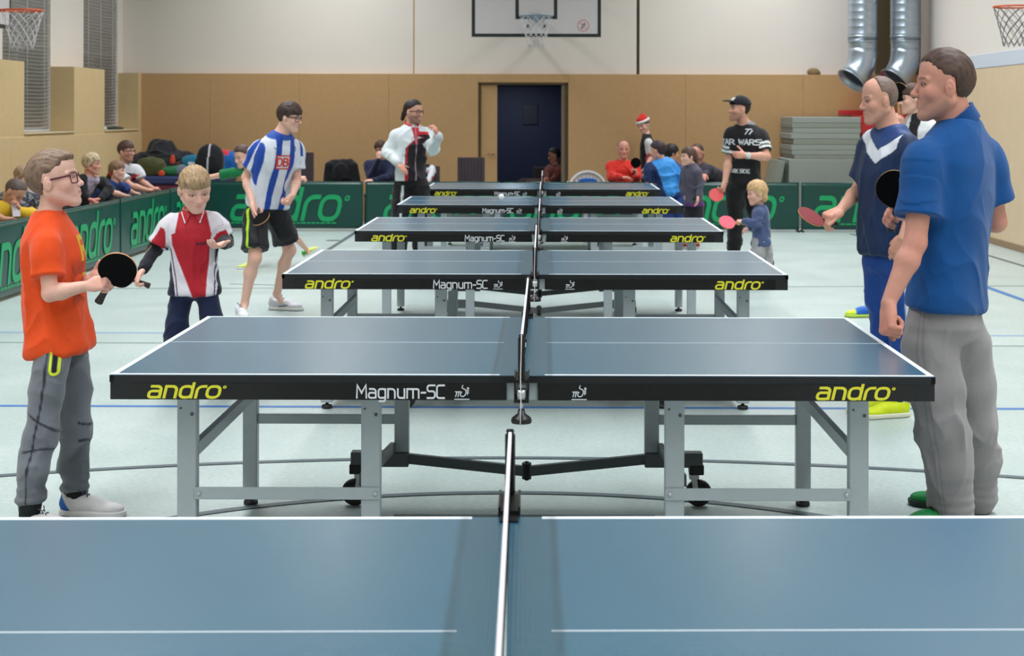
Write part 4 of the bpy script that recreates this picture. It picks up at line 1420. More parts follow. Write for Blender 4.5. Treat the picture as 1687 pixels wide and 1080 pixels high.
        if not vest:
            for nm, a in s.arm.items():
                sh, el, wr = a
                F.caps(s.neck - s.axis * .012 * sc, sh - s.axis * .004, .053 * sc + m, .061 * sc * s.limb + m, k=.05 * sc)
                if not long: F.caps(sh, sh + nrm(el - sh) * .05 * sc, .062 * sc * s.limb + m, sl_r[0] * sc * s.limb, k=.04 * sc)
                if long:
                    F.caps(sh, el, sl_r[0] * sc * s.limb, elbow_r * sc * s.limb, k=.05 * sc)
                    e = wr + (el - wr) * .03
                    F.caps(el, e, elbow_r * sc * s.limb, cuff_r * sc, k=.02 * sc)
                    cuffs.append((e, nrm(wr - el)))
                else:
                    e = sh + (el - sh) * sleeve; d = nrm(el - sh)
                    x = nrm(np.cross(d, s.fw)) if abs(d @ s.fw) < .95 else s.rt
                    F.loft([sh + d * .02, sh + (e - sh) * .5, e], [sl_r[0] * sc * s.limb * .80, sl_r[0] * sc * s.limb, sl_r[1] * sc * s.limb], [sl_r[0] * sc * s.limb * .80, sl_r[0] * sc * s.limb, sl_r[1] * sc * s.limb * 1.06], x, k=.055 * sc, n=2, cap=.006)
        # the opening for the neck
        T = lambda p: s.head + (np.asarray(p, float) * s.H * HV) @ s.R
        nb = s.neck - s.axis * .005
        nt = T((0, -.10, -.22))
        if neckhole: F.caps(nb + nrm(nt - nb) * .02 * sc, nt + (nt - nb), neckhole * sc, (neckhole + .01) * sc, op='sub', k=.01)
        V, Q = F.mesh(smooth)
        N = vnormals(V, Q)
        t = ((V - s.pel) @ s.axis) / s.L
        n = folds(V - s.root, freq, seed)
        am = amp * (1.25 - .75 * sstep(t, .3, 1.0))
        for nm, a in s.arm.items():
            d = np.linalg.norm(V - a[1], axis=1); am = am + amp * .9 * np.exp(-(d / (.09 * sc)) ** 2)
            d = np.linalg.norm(V - (a[0] - s.axis * .09 * sc), axis=1); am = am + amp * .5 * np.exp(-(d / (.07 * sc)) ** 2)
        ctx = s.ctx(V)
        lowt = 1 - sstep(t, hem + .02, hem + .22)
        n = np.maximum(n, -.25 * lowt - 1.0 * (1 - lowt))
        n = np.where(ctx['arm'] > 0, np.maximum(n, -.12), n)
        V = V + N * (n * am * 1.5 + .004 * lowt)[:, None]
        col = colf(ctx)
        o = mesh_obj(name, V, Q, M[mat_], s.obj, s.root, col)
        s.topobj = o; s.top_data = (V, Q)
        if collar:
            cr = (neckhole + .006) * sc
            d = nrm(nt - nb)
            G = Field(nb - .15 * sc, nb + .17 * sc, h * .7)
            if collar == 'polo':
                G.caps(nb - d * .030 * sc, nb + d * .06 * sc, cr + .028 * sc, cr + .010 * sc)
                tl = nrm(d + s.f * .38)
                G.d = np.maximum(G.d, G_plane(G, nb + tl * .048 * sc, tl))
                G.d = np.maximum(G.d, G_plane(G, nb - tl * .018 * sc, -tl))
                G.caps(nb - d * .2 * sc, nb + d * .2 * sc, cr - .003 * sc, cr - .003 * sc, op='sub')
                fo = nb + s.f * cr * 1.15 + d * .01
                G.ell(fo, np.array((.022, .05, .08)) * sc, np.stack([s.rt, s.f, UP]), op='sub', k=.006)
            else:
                G.caps(nb - d * .012 * sc, nb + d * .012 * sc, cr + .004 * sc, cr)
                tl = d * .9 + s.f * .42
                G.d = np.maximum(G.d, G_plane(G, nb + nrm(tl) * .022 * sc, tl)); G.d = np.maximum(G.d, G_plane(G, nb + nrm(tl) * .004 * sc, -tl))
                G.caps(nb - d * .2 * sc, nb + d * .2 * sc, cr - .006 * sc, cr - .006 * sc, op='sub')
            try:
                V2, Q2 = G.mesh(1)
                c2 = np.tile(np.array(ccol if ccol is not None else col.mean(0), float), (len(V2), 1))
                mesh_obj('collar', V2, Q2, M[mat_], o, s.root, c2)
            except ValueError: pass
        return o
    def ctx(s, V):
        c = {'p': V}
        d = V - s.pel
        c['t'] = (d @ s.axis) / s.L
        ax = s.pel + c['t'][:, None] * (s.axis * s.L)
        c['u'] = ((V - ax) @ s.rt) / s.sc
        c['v'] = ((V - ax) @ s.fw) / s.sc
        c['vf'] = ((V - ax) @ s.f) / s.sc
        best = np.full(len(V), 9.0); lab = np.zeros(len(V), int); at = np.zeros(len(V)); ang = np.zeros(len(V))
        for i, (nm, a) in enumerate(s.arm.items()):
            t, dd = tube_coords(V, a[0], a[1])
            t2, dd2 = tube_coords(V, a[1], a[2])
            use2 = dd2 < dd
            tt = np.where(use2, 1 + np.clip(t2, 0, 1), np.clip(t, 0, 1)); dist = np.minimum(dd, dd2)
            out = (V - a[0]) @ s.rt * (1 if nm == 'R' else -1)
            on = (dist < .085 * s.sc) & ((out > -.012 * s.sc) | (t > .55)) & ((t > .30) | use2 | (out > .015 * s.sc))
            on &= dist < best
            best = np.where(on, dist, best); lab = np.where(on, 1 if nm == 'R' else 2, lab); at = np.where(on, tt, at)
            # angle around the upper arm measured from the outward direction towards the front
            ba = nrm(a[1] - a[0]); outv = nrm(s.rt * (1 if nm == 'R' else -1) - ba * (ba @ s.rt) * (1 if nm == 'R' else -1))
            fr = nrm(s.fw - ba * (ba @ s.fw) - outv * (outv @ s.fw))
            q = V - a[0]
            an = np.arctan2(q @ fr, q @ outv)
            ang = np.where(on, an, ang)
        c['arm'] = lab; c['at'] = at; c['ang'] = ang
        return c
    # -------- trousers, shorts
    def bottom(s, name, colf, to=1.0, rr_=(.098, .085, .066, .060), knee=.074, waist=.16, amp=.005, freq=(8, 8, 10), h=None, mat_='cloth', ends='flat', m=.006, seed=1.0, wmul=1.0, crotch=.0, gather=0.0, hemt=None, stop=1.0):
        hemt = s.hem if hemt is None else hemt
        sc = s.sc; h = h or s.h * .9
        pts = [s.pel + s.axis * waist * s.L]
        for a in s.leg.values(): pts += a
        lo, hi = s.box(pts, .20 * sc)
        F = Field(lo, hi, h)
        cs, ws, ds = s.stations((-.10, 0, .10, waist), (.120 * wmul, .164 * wmul, .160 * wmul, .150 * wmul), (.10, .118, .112, .104), m)
        cs[0] = s.pel - (UP if not s.leg or s.axis[2] > .6 else s.axis) * .06 * sc
        F.loft(cs, ws, ds, s.rt, cap=.02, axis=nrm(cs[-1] - cs[0]))
        q = sc * s.limb
        for nm, a in s.leg.items():
            hip, kn, an = a
            if to <= 1.0:          # shorts: 'to' is how far down the thigh
                e = hip + (kn - hip) * to; d = nrm(kn - hip)
                F.caps(hip, hip + d * .02, rr_[0] * q, k=.05 * sc)
                x = nrm(s.r - d * (d @ s.r))
                F.loft([hip, hip + (e - hip) * .5, e], [rr_[0] * q, rr_[1] * q, rr_[2] * q], [rr_[0] * q, rr_[1] * q * 1.05, rr_[2] * q * 1.12], x, k=.04 * sc, n=2.2, cap=.006)
            else:
                k2 = kn
                F.caps(hip, hip + (kn - hip) * .5, rr_[0] * q, rr_[1] * q, k=.05 * sc)
                F.caps(hip + (kn - hip) * .5, kn, rr_[1] * q, knee * q, k=.03 * sc)
                cf = kn + (an - kn) * .5 - s.f * .010 * sc
                F.caps(kn, cf, knee * q, rr_[2] * q, k=.03 * sc)
                ae = kn + (an - kn) * stop
                F.caps(cf, ae, rr_[2] * q, rr_[3] * q, k=.03 * sc)
                if stop < 1: F.ell(ae - nrm(an - kn) * .02 * sc, np.array((1.16, 1.16, .62)) * rr_[3] * q, k=.02)
        V, Q = F.mesh(1)
        N = vnormals(V, Q)
        n = folds(V - s.root, freq, seed)
        am = np.full(len(V), amp)
        for a in s.leg.values():
            d = np.linalg.norm(V - a[1], axis=1); am = am + amp * .8 * np.exp(-(d / (.12 * sc)) ** 2)
            d = np.linalg.norm(V - a[2], axis=1); w = np.exp(-(d / (.13 * sc)) ** 2)
            if gather:
                zz = (V - s.root)[:, 2] / sc
                ring = np.sin(zz * 150 + 2.5 * vnoise((V - s.root) * 14)) * .5
                am = am + 0
                n = n * (1 - w) + (n * .6 + ring) * w
                am = am * (1 - w) + gather * w
            else: am = am + amp * .6 * w
        V0 = V
        tt_ = ((V - s.pel) @ s.axis) / s.L
        up_ = sstep(tt_, hemt - .10, hemt + .04)
        V = V + N * (n * am * (1 - up_) - .006 * sc * up_)[:, None]
        V[:, 2] = np.maximum(V[:, 2], 0.004)
        V1 = V; V = V0
        c = {'p': V, 't': ((V - s.pel) @ s.axis) / s.L, 'u': ((V - s.pel) @ s.r) / sc, 'v': ((V - s.pel) @ s.f) / sc}
        lab = np.zeros(len(V), int); best = np.full(len(V), 9.0); lt = np.zeros(len(V)); la = np.zeros(len(V))
        for nm, a in s.leg.items():
            t, dd = tube_coords(V, a[0], a[1]); t2, dd2 = tube_coords(V, a[1], a[2])
            dist = np.minimum(dd, dd2); on = dist < best
            best = np.where(on, dist, best); lab = np.where(on, 1 if nm == 'R' else 2, lab)
            lt = np.where(on, np.where(dd2 < dd, 1 + np.clip(t2, 0, 1.2), t), lt)
            ctr = np.where((dd2 < dd)[:, None], a[1] + np.clip(t2, 0, 1)[:, None] * (a[2] - a[1]), a[0] + np.clip(t, 0, 1)[:, None] * (a[1] - a[0]))
            qv = V - ctr
            la = np.where(on, np.arctan2(qv @ s.f, qv @ s.r * (1 if nm == 'R' else -1)), la)
        c['leg'] = lab; c['lt'] = lt; c['la'] = la
        V = V1
        o = mesh_obj(name, V, Q, M[mat_], s.obj, s.root, colf(c))
        s.bot_data = (V, Q)
        return o
    # -------- shoes
    def shoe(s, side, heel, f, L=.285, colf=None, base=(215, 215, 218), sole=(232, 232, 230), heelc=None, toe_up=0.0, lace=None, mesh_h=.005, sock=None, tilt=0.0, low=False):
        sc = s.sc
        L = L * (sc if sc < 1 else 1)
        k = L / .285
        f = np.array(f, float); f[2] = math.sin(math.radians(toe_up)); f = nrm(f)
        rt = nrm(np.cross(f, UP)); up = np.cross(rt, f)
        Rm = np.stack([rt, f, up])
        heel = np.array(heel, float)
        T = lambda x, y, z: heel + (np.array([x * k, y * L, z * k])) @ Rm
        ctr = T(0, .5, .04)
        F = Field(ctr - L * .75, ctr + L * .75, mesh_h)
        F.ell(T(0, .20, .050), np.array((.036 * k, .20 * L, .048 * k)), Rm)
        F.ell(T(0, .45, .046), np.array((.040 * k, .30 * L, .040 * k)), Rm, k=.02)
        F.ell(T(.003, .74, .032), np.array((.044 * k, .25 * L, .026 * k)), Rm, k=.02)
        F.caps(T(0, .19, .055), T(0, .16, .086), .034 * k, .034 * k, k=.015)
        F.caps(T(0, .20, .10), T(0, .20, .16), .034 * k, .04 * k, op='sub', k=.008)
        F.d = np.maximum(F.d, G_plane(F, T(0, 0, .020), -up))
        F.ell(T(0, .26, .105), np.array((.026 * k, .085 * L, .030 * k)), Rm, op='sub', k=.008)
        V, Q = F.mesh(1)
        q = (V - heel) @ Rm.T
        x, y, z = q[:, 0] / k, q[:, 1] / L, q[:, 2] / k
        col = np.tile(np.array(base, float), (len(V), 1))
        if heelc is not None:
            col = blend(col, heelc, (1 - sstep(y + (z - .04) * 2.2, .16, .19)) * 1.0)
        if colf: col = colf(col, x, y, z)
        o = mesh_obj('shoe', V, Q, M['shoe'], s.obj, s.root, col)
        G = Field(ctr - L * .75, ctr + L * .75, mesh_h)
        G.ell(T(0, .22, .018), np.array((.040 * k, .225 * L, .06 * k)), Rm)
        G.ell(T(0, .48, .018), np.array((.041 * k, .32 * L, .06 * k)), Rm, k=.02)
        G.ell(T(.003, .76, .018), np.array((.049 * k, .262 * L, .06 * k)), Rm, k=.02)
        G.d = np.maximum(G.d, G_plane(G, T(0, 0, .0265), up)); G.d = np.maximum(G.d, G_plane(G, T(0, 0, .0015), -up))
        V, Q = G.mesh(1)
        mesh_obj('sole', V, Q, M['shoe'], o, s.root, np.tile(np.array(sole, float), (len(V), 1)))
        if lace is not None:
            mb = MB()
            for i in range(4):
                yy = .37 + .062 * i; zz = .094 - .009 * i
                pts = [T(a, yy + (.02 if j % 2 else 0), zz + (.004 if abs(a) < .01 else -.004)) - s.root for j, a in enumerate((-.020, -.008, .008, .020))]
                mb.path([tuple(p) for p in pts], .0030 * k, 5)
            for sg in (-1, 1):
                mb.path([tuple(T(sg * (.004 + .03 * math.sin(a)), .35 + .02 * math.cos(a * 2), .096 + .018 * math.sin(a)) - s.root) for a in np.linspace(0, 2.6, 8)], .0026 * k, 5)
            mb.build('laces', lace, o)
        if sock is not None:
            mb = MB(); a = s.leg[side][2]
            mb.tube(T(0, .17, .06) - s.root, a + UP * .03 * sc - s.root, .031 * k, 12, .037 * sc)
            mb.build('sock', sock, o)
        return o

def G_plane(F, p, n):
    n = nrm(n); p = np.asarray(p, float)
    X, Y, Z = np.meshgrid(*F.ax, indexing='ij', sparse=True)
    return ((X - p[0]) * n[0] + (Y - p[1]) * n[1] + (Z - p[2]) * n[2]).astype(np.float32)

def plain(c):
    return lambda x: np.tile(np.array(c, float), (len(x['p']), 1))

def project_print(name, quads, origin, ex, ey, d, data, root, material, parent, lift=.0012):
    """lay flat strokes onto a garment: rays along d from the plane origin + x ex + y ey"""
    V, Q = data
    bvh = BVHTree.FromPolygons([tuple(v) for v in V], [tuple(int(i) for i in q) for q in Q])
    mb = MB()
    d = Vector(tuple(nrm(d)))
    for q in quads:
        vs = []
        for x, y in q:
            p = np.asarray(origin) + np.asarray(ex) * x + np.asarray(ey) * y
            hit = bvh.ray_cast(Vector(tuple(p)), d)
            if hit[0] is None: vs = None; break
            vs.append(np.array(hit[0]) - np.array(d) * lift - root)
        if vs is None: continue
        if max(np.linalg.norm(vs[i] - vs[i - 1]) for i in range(4)) > .05: continue
        dn = np.array(d) * (lift * .8)
        mb.add(vs + [v + dn for v in vs], [(0, 1, 2, 3), (3, 2, 1, 0), (0, 4, 5, 1), (1, 5, 6, 2), (2, 6, 7, 3), (3, 7, 4, 0)])
    if not mb.v: return None
    return mb.build(name, material, parent)
def patch(x0, y0, x1, y1, st):
    nx = max(1, int((x1 - x0) / st)); ny = max(1, int((y1 - y0) / st))
    out = []
    for i in range(nx):
        for j in range(ny):
            a = x0 + (x1 - x0) * i / nx; b = x0 + (x1 - x0) * (i + 1) / nx
            c = y0 + (y1 - y0) * j / ny; e = y0 + (y1 - y0) * (j + 1) / ny
            out.append([(a, c), (b, c), (b, e), (a, e)])
    return out

# ---------------------------------------------------------------- paddles
M['ply'] = mat('light plywood edge', (206, 150, 96), 0.5, var=0.12, vscale=60)
M['rub_black'] = mat('black paddle rubber', (13, 13, 15), 0.9, spec=0.12, var=0.08, bump=0.05, bscale=900)
M['rub_red'] = mat('red paddle rubber', (190, 34, 46), 0.45, var=0.06, bump=0.05, bscale=900)
M['rub_pink'] = mat('pinkish red paddle rubber', (222, 66, 92), 0.5, var=0.04)
M['rub_bright'] = mat('bright red paddle rubber', (204, 28, 30), 0.45, var=0.05)
M['rub_maroon'] = mat('dark red paddle rubber', (128, 34, 44), 0.45, var=0.06)
M['grip'] = mat('dark paddle handle', (48, 34, 32), 0.5, var=0.2, vscale=40)
M['grip_light'] = mat('light wooden handle', (190, 140, 96), 0.5, var=0.15, vscale=40)
def paddle(label, c, hd, n, mA, mB, grip='grip', scale=1.0, group='table tennis paddles in the players hands'):
    """c blade centre, hd direction blade -> handle, n towards face A"""
    c = np.array(c, float); hd = nrm(hd); n = nrm(np.asarray(n, float) - hd * (hd @ np.asarray(n, float)))
    x = np.cross(hd, n)
    t = thing('table_tennis_paddle', label, 'paddle', c, group=group)
    def outline(a, b, k=36):
        o = []
        for i in range(k):
            w = 2 * math.pi * i / k
            r = 1.0
            px_, py_ = a * math.cos(w), b * math.sin(w)
            if py_ > b * .62: px_ *= 1 - .22 * (py_ / b - .62) / .38
            o.append((px_, py_))
        return o
    mp = lambda X_, Y_, Z_: tuple((x * X_ + hd * Y_ + n * Z_) * scale)
    wood = MB().prism(outline(.0750, .0790), -.003, .003, mp)
    wood.prism([(-.014, .06), (.014, .06), (.014, .10), (-.014, .10)], -.003, .003, mp)
    wood.build('blade', M['ply'], t, fix=True)
    MB().prism(outline(.0742, .0775), .0031, .0056, mp).build('rubber', M[mA], t, fix=True)['label'] = 'rubber sheet of one face'
    MB().prism(outline(.0742, .0775), -.0056, -.0031, mp).build('rubber', M[mB], t, fix=True)['label'] = 'rubber sheet of the other face'
    hb = MB()
    prof = [(.078, .0150, .0105), (.100, .0128, .0110), (.140, .0135, .0115), (.172, .0170, .0120), (.178, .0165, .0112)]
    vs = []; k = 12
    for (yy, a, b) in prof:
        for i in range(k):
            w = 2 * math.pi * i / k
            vs.append(mp(a * math.cos(w), yy, b * math.sin(w)))
    fs = [(j * k + i, j * k + (i + 1) % k, (j + 1) * k + (i + 1) % k, (j + 1) * k + i) for j in range(len(prof) - 1) for i in range(k)]
    hb.add(vs, fs, True); hb.f += [tuple(range(k)), tuple(range((len(prof) - 1) * k, len(prof) * k))]; hb.sm += [False, False]
    hb.build('handle', M[grip], t, fix=True)
    return t
# ---------------------------------------------------------------- the players, nearest first
def vary(c, seed=0.0, a=.04):
    return c

# --- boy in the orange shirt
def orange_boy():
    D = 6.45
    s = Person('boy in orange T-shirt and grey sweatpants with glasses, standing at left end of second table', P(98, HOR, D), .83,
               pel=P(98, 560, D), neck=P(80, 356, D - .01), tf=-5, head=P(90, 297, D - .01), H=.243, hyaw=2, hpitch=10, ly=.97, build=1.02, depth=1.12, limb=.92,
               armR=[P(77, 402, D - .15), P(82, 484, D - .20), P(146, 470, D - .20)], armL=[P(104, 402, D + .14), P(112, 470, D + .16), P(150, 459, D - .02)],
               legR=[P(88, 578, D - .10), P(66, 715, D - .16), P(48, 842, D - .22)], legL=[P(116, 578, D + .08), P(124, 706, D + .08), P(124, 822, D + .02)],
               handR=dict(f=P(185, 461, D - .24) - P(146, 470, D - .20), n=[.25, .75, -.45], curl=(70, 75, 45), thumb=(14, 10, 5), spread=2, S=1.06),
               handL=dict(f=P(185, 452, D - .10) - P(150, 459, D - .02), n=[.1, -.8, .3], curl=(25, 30, 20), thumb=(40, 10, 5), S=.95),
               skin='boy', brow=(150, 118, 96), age=.55, h=.0065, hf=.0030, iris=(90, 110, 120), nose=.92)
    s.foot['R'] = P(70, 872, D - .22); s.foot['L'] = P(180, 842, D + .0)
    s.body()
    OR = np.array((232, 78, 22.))
    def col(c):
        n = len(c['p']); cc = np.tile(OR, (n, 1))
        # faded dark print down the chest
        w = (1 - sstep(np.abs(c['u'] + .0), .075, .10)) * (c['v'] > .04) * (1 - sstep(np.abs(c['t'] - .47), .10, .22)) * (c['arm'] == 0)
        cc = blend(cc, (96, 38, 24), w * .55 * (.7 + .3 * vnoise(c['p'] * 60)))
        return cc
    o = s.top('t_shirt', col, hem=-.085, hemw=1.04, sleeve=.66, sl_r=(.070, .086), loose=1.04, amp=.0050, freq=(7, 7, 4.5), h=.0055, collar='crew', ccol=(226, 78, 26), neckhole=.054, seed=3)
    ye = mat('yellow shirt print', (226, 176, 48), 0.7, var=0.12, vscale=90)
    fr = s.pel + s.axis * s.L * .66 + s.f * .5
    q1, w1 = letters('RT', .085, .24, step=.12); q2, w2 = letters('TT', .065, .22, step=.12)
    project_print('print', [[(x - w1 / 2 + .07, y) for x, y in q] for q in q1], fr, -s.rt, UP, -s.f, s.top_data, s.root, ye, o)
    project_print('print', [[(x - w2 / 2 + .07, y - .13) for x, y in q] for q in q2], fr, -s.rt, UP, -s.f, s.top_data, s.root, ye, o)
    def colb(c):
        n = len(c['p']); cc = np.tile(np.array((112, 117, 126.)), (n, 1))
        seam = 1 - sstep(np.abs(c['la'] - (.05 + .12 * np.sin(c['lt'] * 3))), .055, .085)
        cc = blend(cc, (38, 40, 48), seam * (c['lt'] > -.3) * .85)
        for q, sl in ((.84, .10), (1.22, -.05)):
            w = 1 - sstep(np.abs(c['lt'] - q - sl * np.sin(c['la'])), .012, .022)
            cc = blend(cc, (40, 42, 50), w * (c['lt'] > .3) * (np.cos(c['la'] - .9) > -.1) * .8)
        return cc
    b = s.bottom('sweatpants', colb, to=2, rr_=(.094, .092, .078, .060), knee=.080, amp=.0055, freq=(8, 8, 9), h=.006, mat_='fleece', gather=.010, waist=.25, stop=.885)
    # bright pocket zip
    zc = P(97, 598, D - .12) - np.array([0, .4, 0])
    lime = mat('lime green trim', (214, 232, 48), 0.6, var=0.05)
    quads = []
    for qd in ribbon([(-.0155, .05), (-.0155, -.02)] + arc(0, -.02, .0155, .0155, 180, 360, 6) + [(.0155, .05)], .010, .01): quads.append([tuple(v) for v in qd])
    project_print('pocket_trim', quads, zc, np.array([1., 0, 0]), UP, np.array([0, 1., 0]), s.bot_data, s.root, lime, b, lift=.003)
    quads = [[tuple(v) for v in qd] for qd in ribbon([(0, .05), (0, -.02)], .014, .01)]
    project_print('zip', quads, zc, np.array([1., 0, 0]), UP, np.array([0, 1., 0]), s.bot_data, s.root, M['black_cuff'], b, lift=.002)
    for nm in 'RL':
        a = s.leg[nm][2]
        mb = MB(); k_ = s.leg[nm][1]; mb.tube(a + UP * -.022 - s.root, a + (k_ - a) * .15 - s.root, .039, 16, .046); mb.build('ankle_cuff', M['black_cuff'], b)
    gl = mat('blue grey lace', (84, 92, 104), 0.8, var=0.1)
    s.shoe('R', P(38, HOR, D - .22) * (1, 1, 0), [1, -.10, 0], L=.275, base=(222, 219, 221), heelc=(28, 92, 176), lace=gl)
    s.shoe('L', P(99, HOR, D + .02) * (1, 1, 0), [1, -.08, 0], L=.33, base=(222, 219, 221), sole=(226, 224, 224), heelc=(28, 92, 176), lace=gl)
    make_hair('hair', s.head, s.H, s.R, s.obj, s.root, 'short', .018, .030, (134, 110, 92), (92, 74, 64), h=.0035, side_fade=.5, amp=.0045, extra=[((0, .20, .36), (.24, .18, .08), 'e')])
    make_glasses(s.head, s.H, s.R, s.obj, s.root, M['spectacle_red'])
    # paddle: black face to the camera, handle in the near fist
    g = s.grip('R'); pc = P(193.5, 444, g[1] - .03)
    paddle('paddle with black rubber facing the camera, held by boy in orange', pc, g - pc, [.32, -.93, .05], 'rub_black', 'rub_red')
orange_boy()

# --- man in the royal blue polo shirt
def polo_man():
    D = 6.35
    s = Person('tall man in royal blue polo shirt and light grey sweatpants, seen from behind at right', P(1570, HOR, D), 1.0,
               pel=P(1555, 535, D), neck=P(1580, 205, D + .0), tf=147, head=P(1555, 141, D - .02), H=.290, hyaw=176, hpitch=1, ly=.88, build=1.14, depth=1.16, limb=1.10, sw=.208,
               armL=[P(1521, 262, D - .13), P(1508, 400, D - .20), P(1464, 498, D - .24)], armR=[P(1621, 256, D + .12), P(1641, 365, D + .16), P(1492, 352, D + .34)],
               legL=[P(1532, 570, D - .06), P(1551, 705, D - .08), P(1568, 838, D - .06)], legR=[P(1590, 570, D + .07), P(1600, 700, D + .12), P(1606, 812, D + .22)],
               handL=dict(f=P(1461, 545, D - .27) - P(1464, 498, D - .24), n=[.75, .25, -.2], curl=(82, 88, 50), thumb=(22, 35, 30), spread=1, S=1.22),
               handR=dict(f=P(1470, 350, D + .30) - P(1492, 352, D + .34), n=[.2, -.5, -.6], curl=(40, 60, 40), thumb=(30, 10, 10), S=1.1),
               skin='ruddy', brow=(92, 66, 54), age=1, h=.0075, hf=.0036, stubble=.22, nose=1.12, heavy=.55)
    s.foot['L'] = P(1530, 870, D - .2); s.foot['R'] = P(1590, 850, D + .1)
    tp = P(1500, 328, D - .20)
    def tattoo(V, c):
        d = np.abs(V - tp); m_ = np.exp(-((V[:, 0] - tp[0]) / .016) ** 2 - ((V[:, 2] - tp[2]) / .010) ** 2) * (V[:, 1] < tp[1] + .02)
        return blend(c, (120, 92, 88), m_ * (.6 + .4 * vnoise(V * 160)))
    s.scol = tattoo
    s.body()
    BL = np.array((4, 76, 142.))
    def col(c):
        cc = np.tile(BL, (len(c['p']), 1))
        for nm, a in s.arm.items():
            t, dd = tube_coords(c['p'], a[0], a[1])
            w = (1 - sstep(np.abs(t - .60), .004, .010)) * (c['arm'] > 0)
            cc = blend(cc, BL * .6, w * .6)
        w = 1 - sstep(np.abs(c['t'] - (-.04)), .003, .006)
        cc = blend(cc, BL * .7, w * .3)
        return cc
    o = s.top('polo_shirt', col, hem=.085, sleeve=.68, sl_r=(.070, .080), loose=1.04, amp=.0032, freq=(7, 7, 4.5), h=.006, collar='polo', ccol=(4, 68, 132), neckhole=.066, seed=8, hemw=.98)
    def colb(c):
        cc = np.tile(np.array((146, 143, 146.)), (len(c['p']), 1))
        w = 1 - sstep(np.abs(np.abs(c['la']) - .1), .02, .05)
        cc = blend(cc, (110, 108, 112), w * .4)
        return cc
    s.bottom('sweatpants', colb, to=2, rr_=(.100, .098, .084, .082), knee=.090, wmul=.94, amp=.0070, freq=(7, 7, 4.5), h=.0065, mat_='fleece', seed=5, waist=.22, gather=.006)
    s.shoe('L', P(1585, HOR, D - .06) * (1, 1, 0), [-.95, -.25, 0], L=.30, base=(24, 132, 66), sole=(30, 52, 40), lace=M['black_cuff'])
    s.shoe('R', P(1618, HOR, D + .20) * (1, 1, 0), [-.8, .45, 0], L=.30, base=(24, 132, 66), sole=(30, 52, 40), lace=M['black_cuff'])
    make_hair('hair', s.head, s.H, s.R, s.obj, s.root, 'short', .016, .020, (84, 64, 56), (54, 42, 38), h=.0042, side_fade=.35, amp=.004)
    g = s.grip('R'); pc = P(1473, 311, g[1] - .02)
    paddle('black paddle held against the chest by the man in royal blue polo', pc, g - pc, [-.25, -1, 0], 'rub_black', 'rub_red')
polo_man()

# --- man in the navy shirt with the white chevron
def navy_man():
    D = 8.70
    s = Person('balding man in navy sports shirt with white chevron, reaching out a red paddle', P(1462, HOR, D), .98,
               pel=P(1472, 425, D), neck=P(1466, 214, D), tf=205, head=P(1448, 165, D - .02), H=.262, hyaw=188, hpitch=-5, ly=.86, build=1.06, depth=1.22, limb=1.0,
               armR=[P(1440, 232, D + .12), P(1415, 312, D + .16), P(1384, 346, D - .02)], armL=[P(1494, 240, D - .14), P(1512, 330, D - .20), P(1487, 392, D - .24)],
               legR=[P(1452, 436, D + .05), P(1458, 545, D + .1), P(1462, 648, D + .06)], legL=[P(1484, 436, D - .05), P(1487, 545, D - .05), P(1484, 650, D - .04)],
               handR=dict(f=P(1352, 360, D - .10) - P(1384, 346, D - .02), n=[.2, .3, -.9], curl=(55, 60, 40), thumb=(12, 10, 5), spread=2, S=1.15),
               handL=dict(f=P(1470, 420, D - .20) - P(1487, 392, D - .24), n=[.5, .8, .1], curl=(22, 28, 18), thumb=(24, 5, 5), spread=1, S=1.0),
               skin='man', brow=(120, 96, 82), age=1, h=.0085, hf=.0042, stubble=.10, nose=1.06, heavy=.3)
    s.foot['R'] = P(1445, 672, D - .05); s.foot['L'] = P(1470, 674, D - .1)
    s.body()
    NV = np.array((7, 38, 78.))
    def col(c):
        n = len(c['p']); cc = np.tile(NV, (n, 1))
        q = c['t'] - (.85 + 1.0 * np.abs(c['u'] + .055))
        w = sstep(q, -.108, -.100) * (1 - sstep(q, -.004, .004)) * (c['v'] > -.02) * (c['arm'] == 0)
        cc = blend(cc, (222, 226, 238), w)
        w = sstep(q, .004, .012) * (c['v'] > -.05) * (c['arm'] == 0)
        cc = blend(cc, (22, 58, 118), w)
        return cc
    s.top('sports_shirt', col, hem=.04, sleeve=.80, sl_r=(.074, .078), loose=1.10, amp=.0036, freq=(7, 7, 4), h=.0065, mat_='sport', collar='crew', ccol=(16, 40, 92), neckhole=.060, belly=.02, seed=12)
    def colb(c):
        cc = np.tile(np.array((14, 64, 142.)), (len(c['p']), 1))
        w = (1 - sstep(np.abs(c['la'] - .35), .10, .14)) * (c['lt'] > .1) * (c['leg'] == 2)
        cc = blend(cc, (222, 228, 240), w)
        w = (1 - sstep(c['la'] * 0 + np.abs(c['la'] - .9), .3, .4)) * (c['leg'] == 1)
        return cc
    s.bottom('track_trousers', colb, to=2, rr_=(.102, .092, .074, .068), knee=.078, amp=.006, freq=(8, 8, 6), h=.008, mat_='sport', seed=15, waist=.2)
    def sc_(col, x, y, z): return blend(col, (210, 226, 60), sstep(z * 0 + y, .2, .3) * .9)
    s.shoe('R', P(1482, HOR, D + .05) * (1, 1, 0), [-.98, -.15, 0], L=.30, base=(206, 222, 34), sole=(220, 222, 200), lace=M['yellow'])
    s.shoe('L', P(1500, HOR, D - .05) * (1, 1, 0), [-.95, -.3, 0], L=.30, base=(206, 222, 34), sole=(220, 222, 200), lace=M['yellow'])
    make_hair('hair', s.head, s.H, s.R, s.obj, s.root, 'receding', .006, -.03, (124, 104, 96), (92, 78, 74), h=.0045, amp=.002)
    g = s.grip('R'); pc = P(1336, 357, g[1] - .05)
    paddle('red paddle held out flat by the balding man in navy', pc, g - pc, [-.12, -.62, .80], 'rub_maroon', 'rub_black', 'grip')
navy_man()

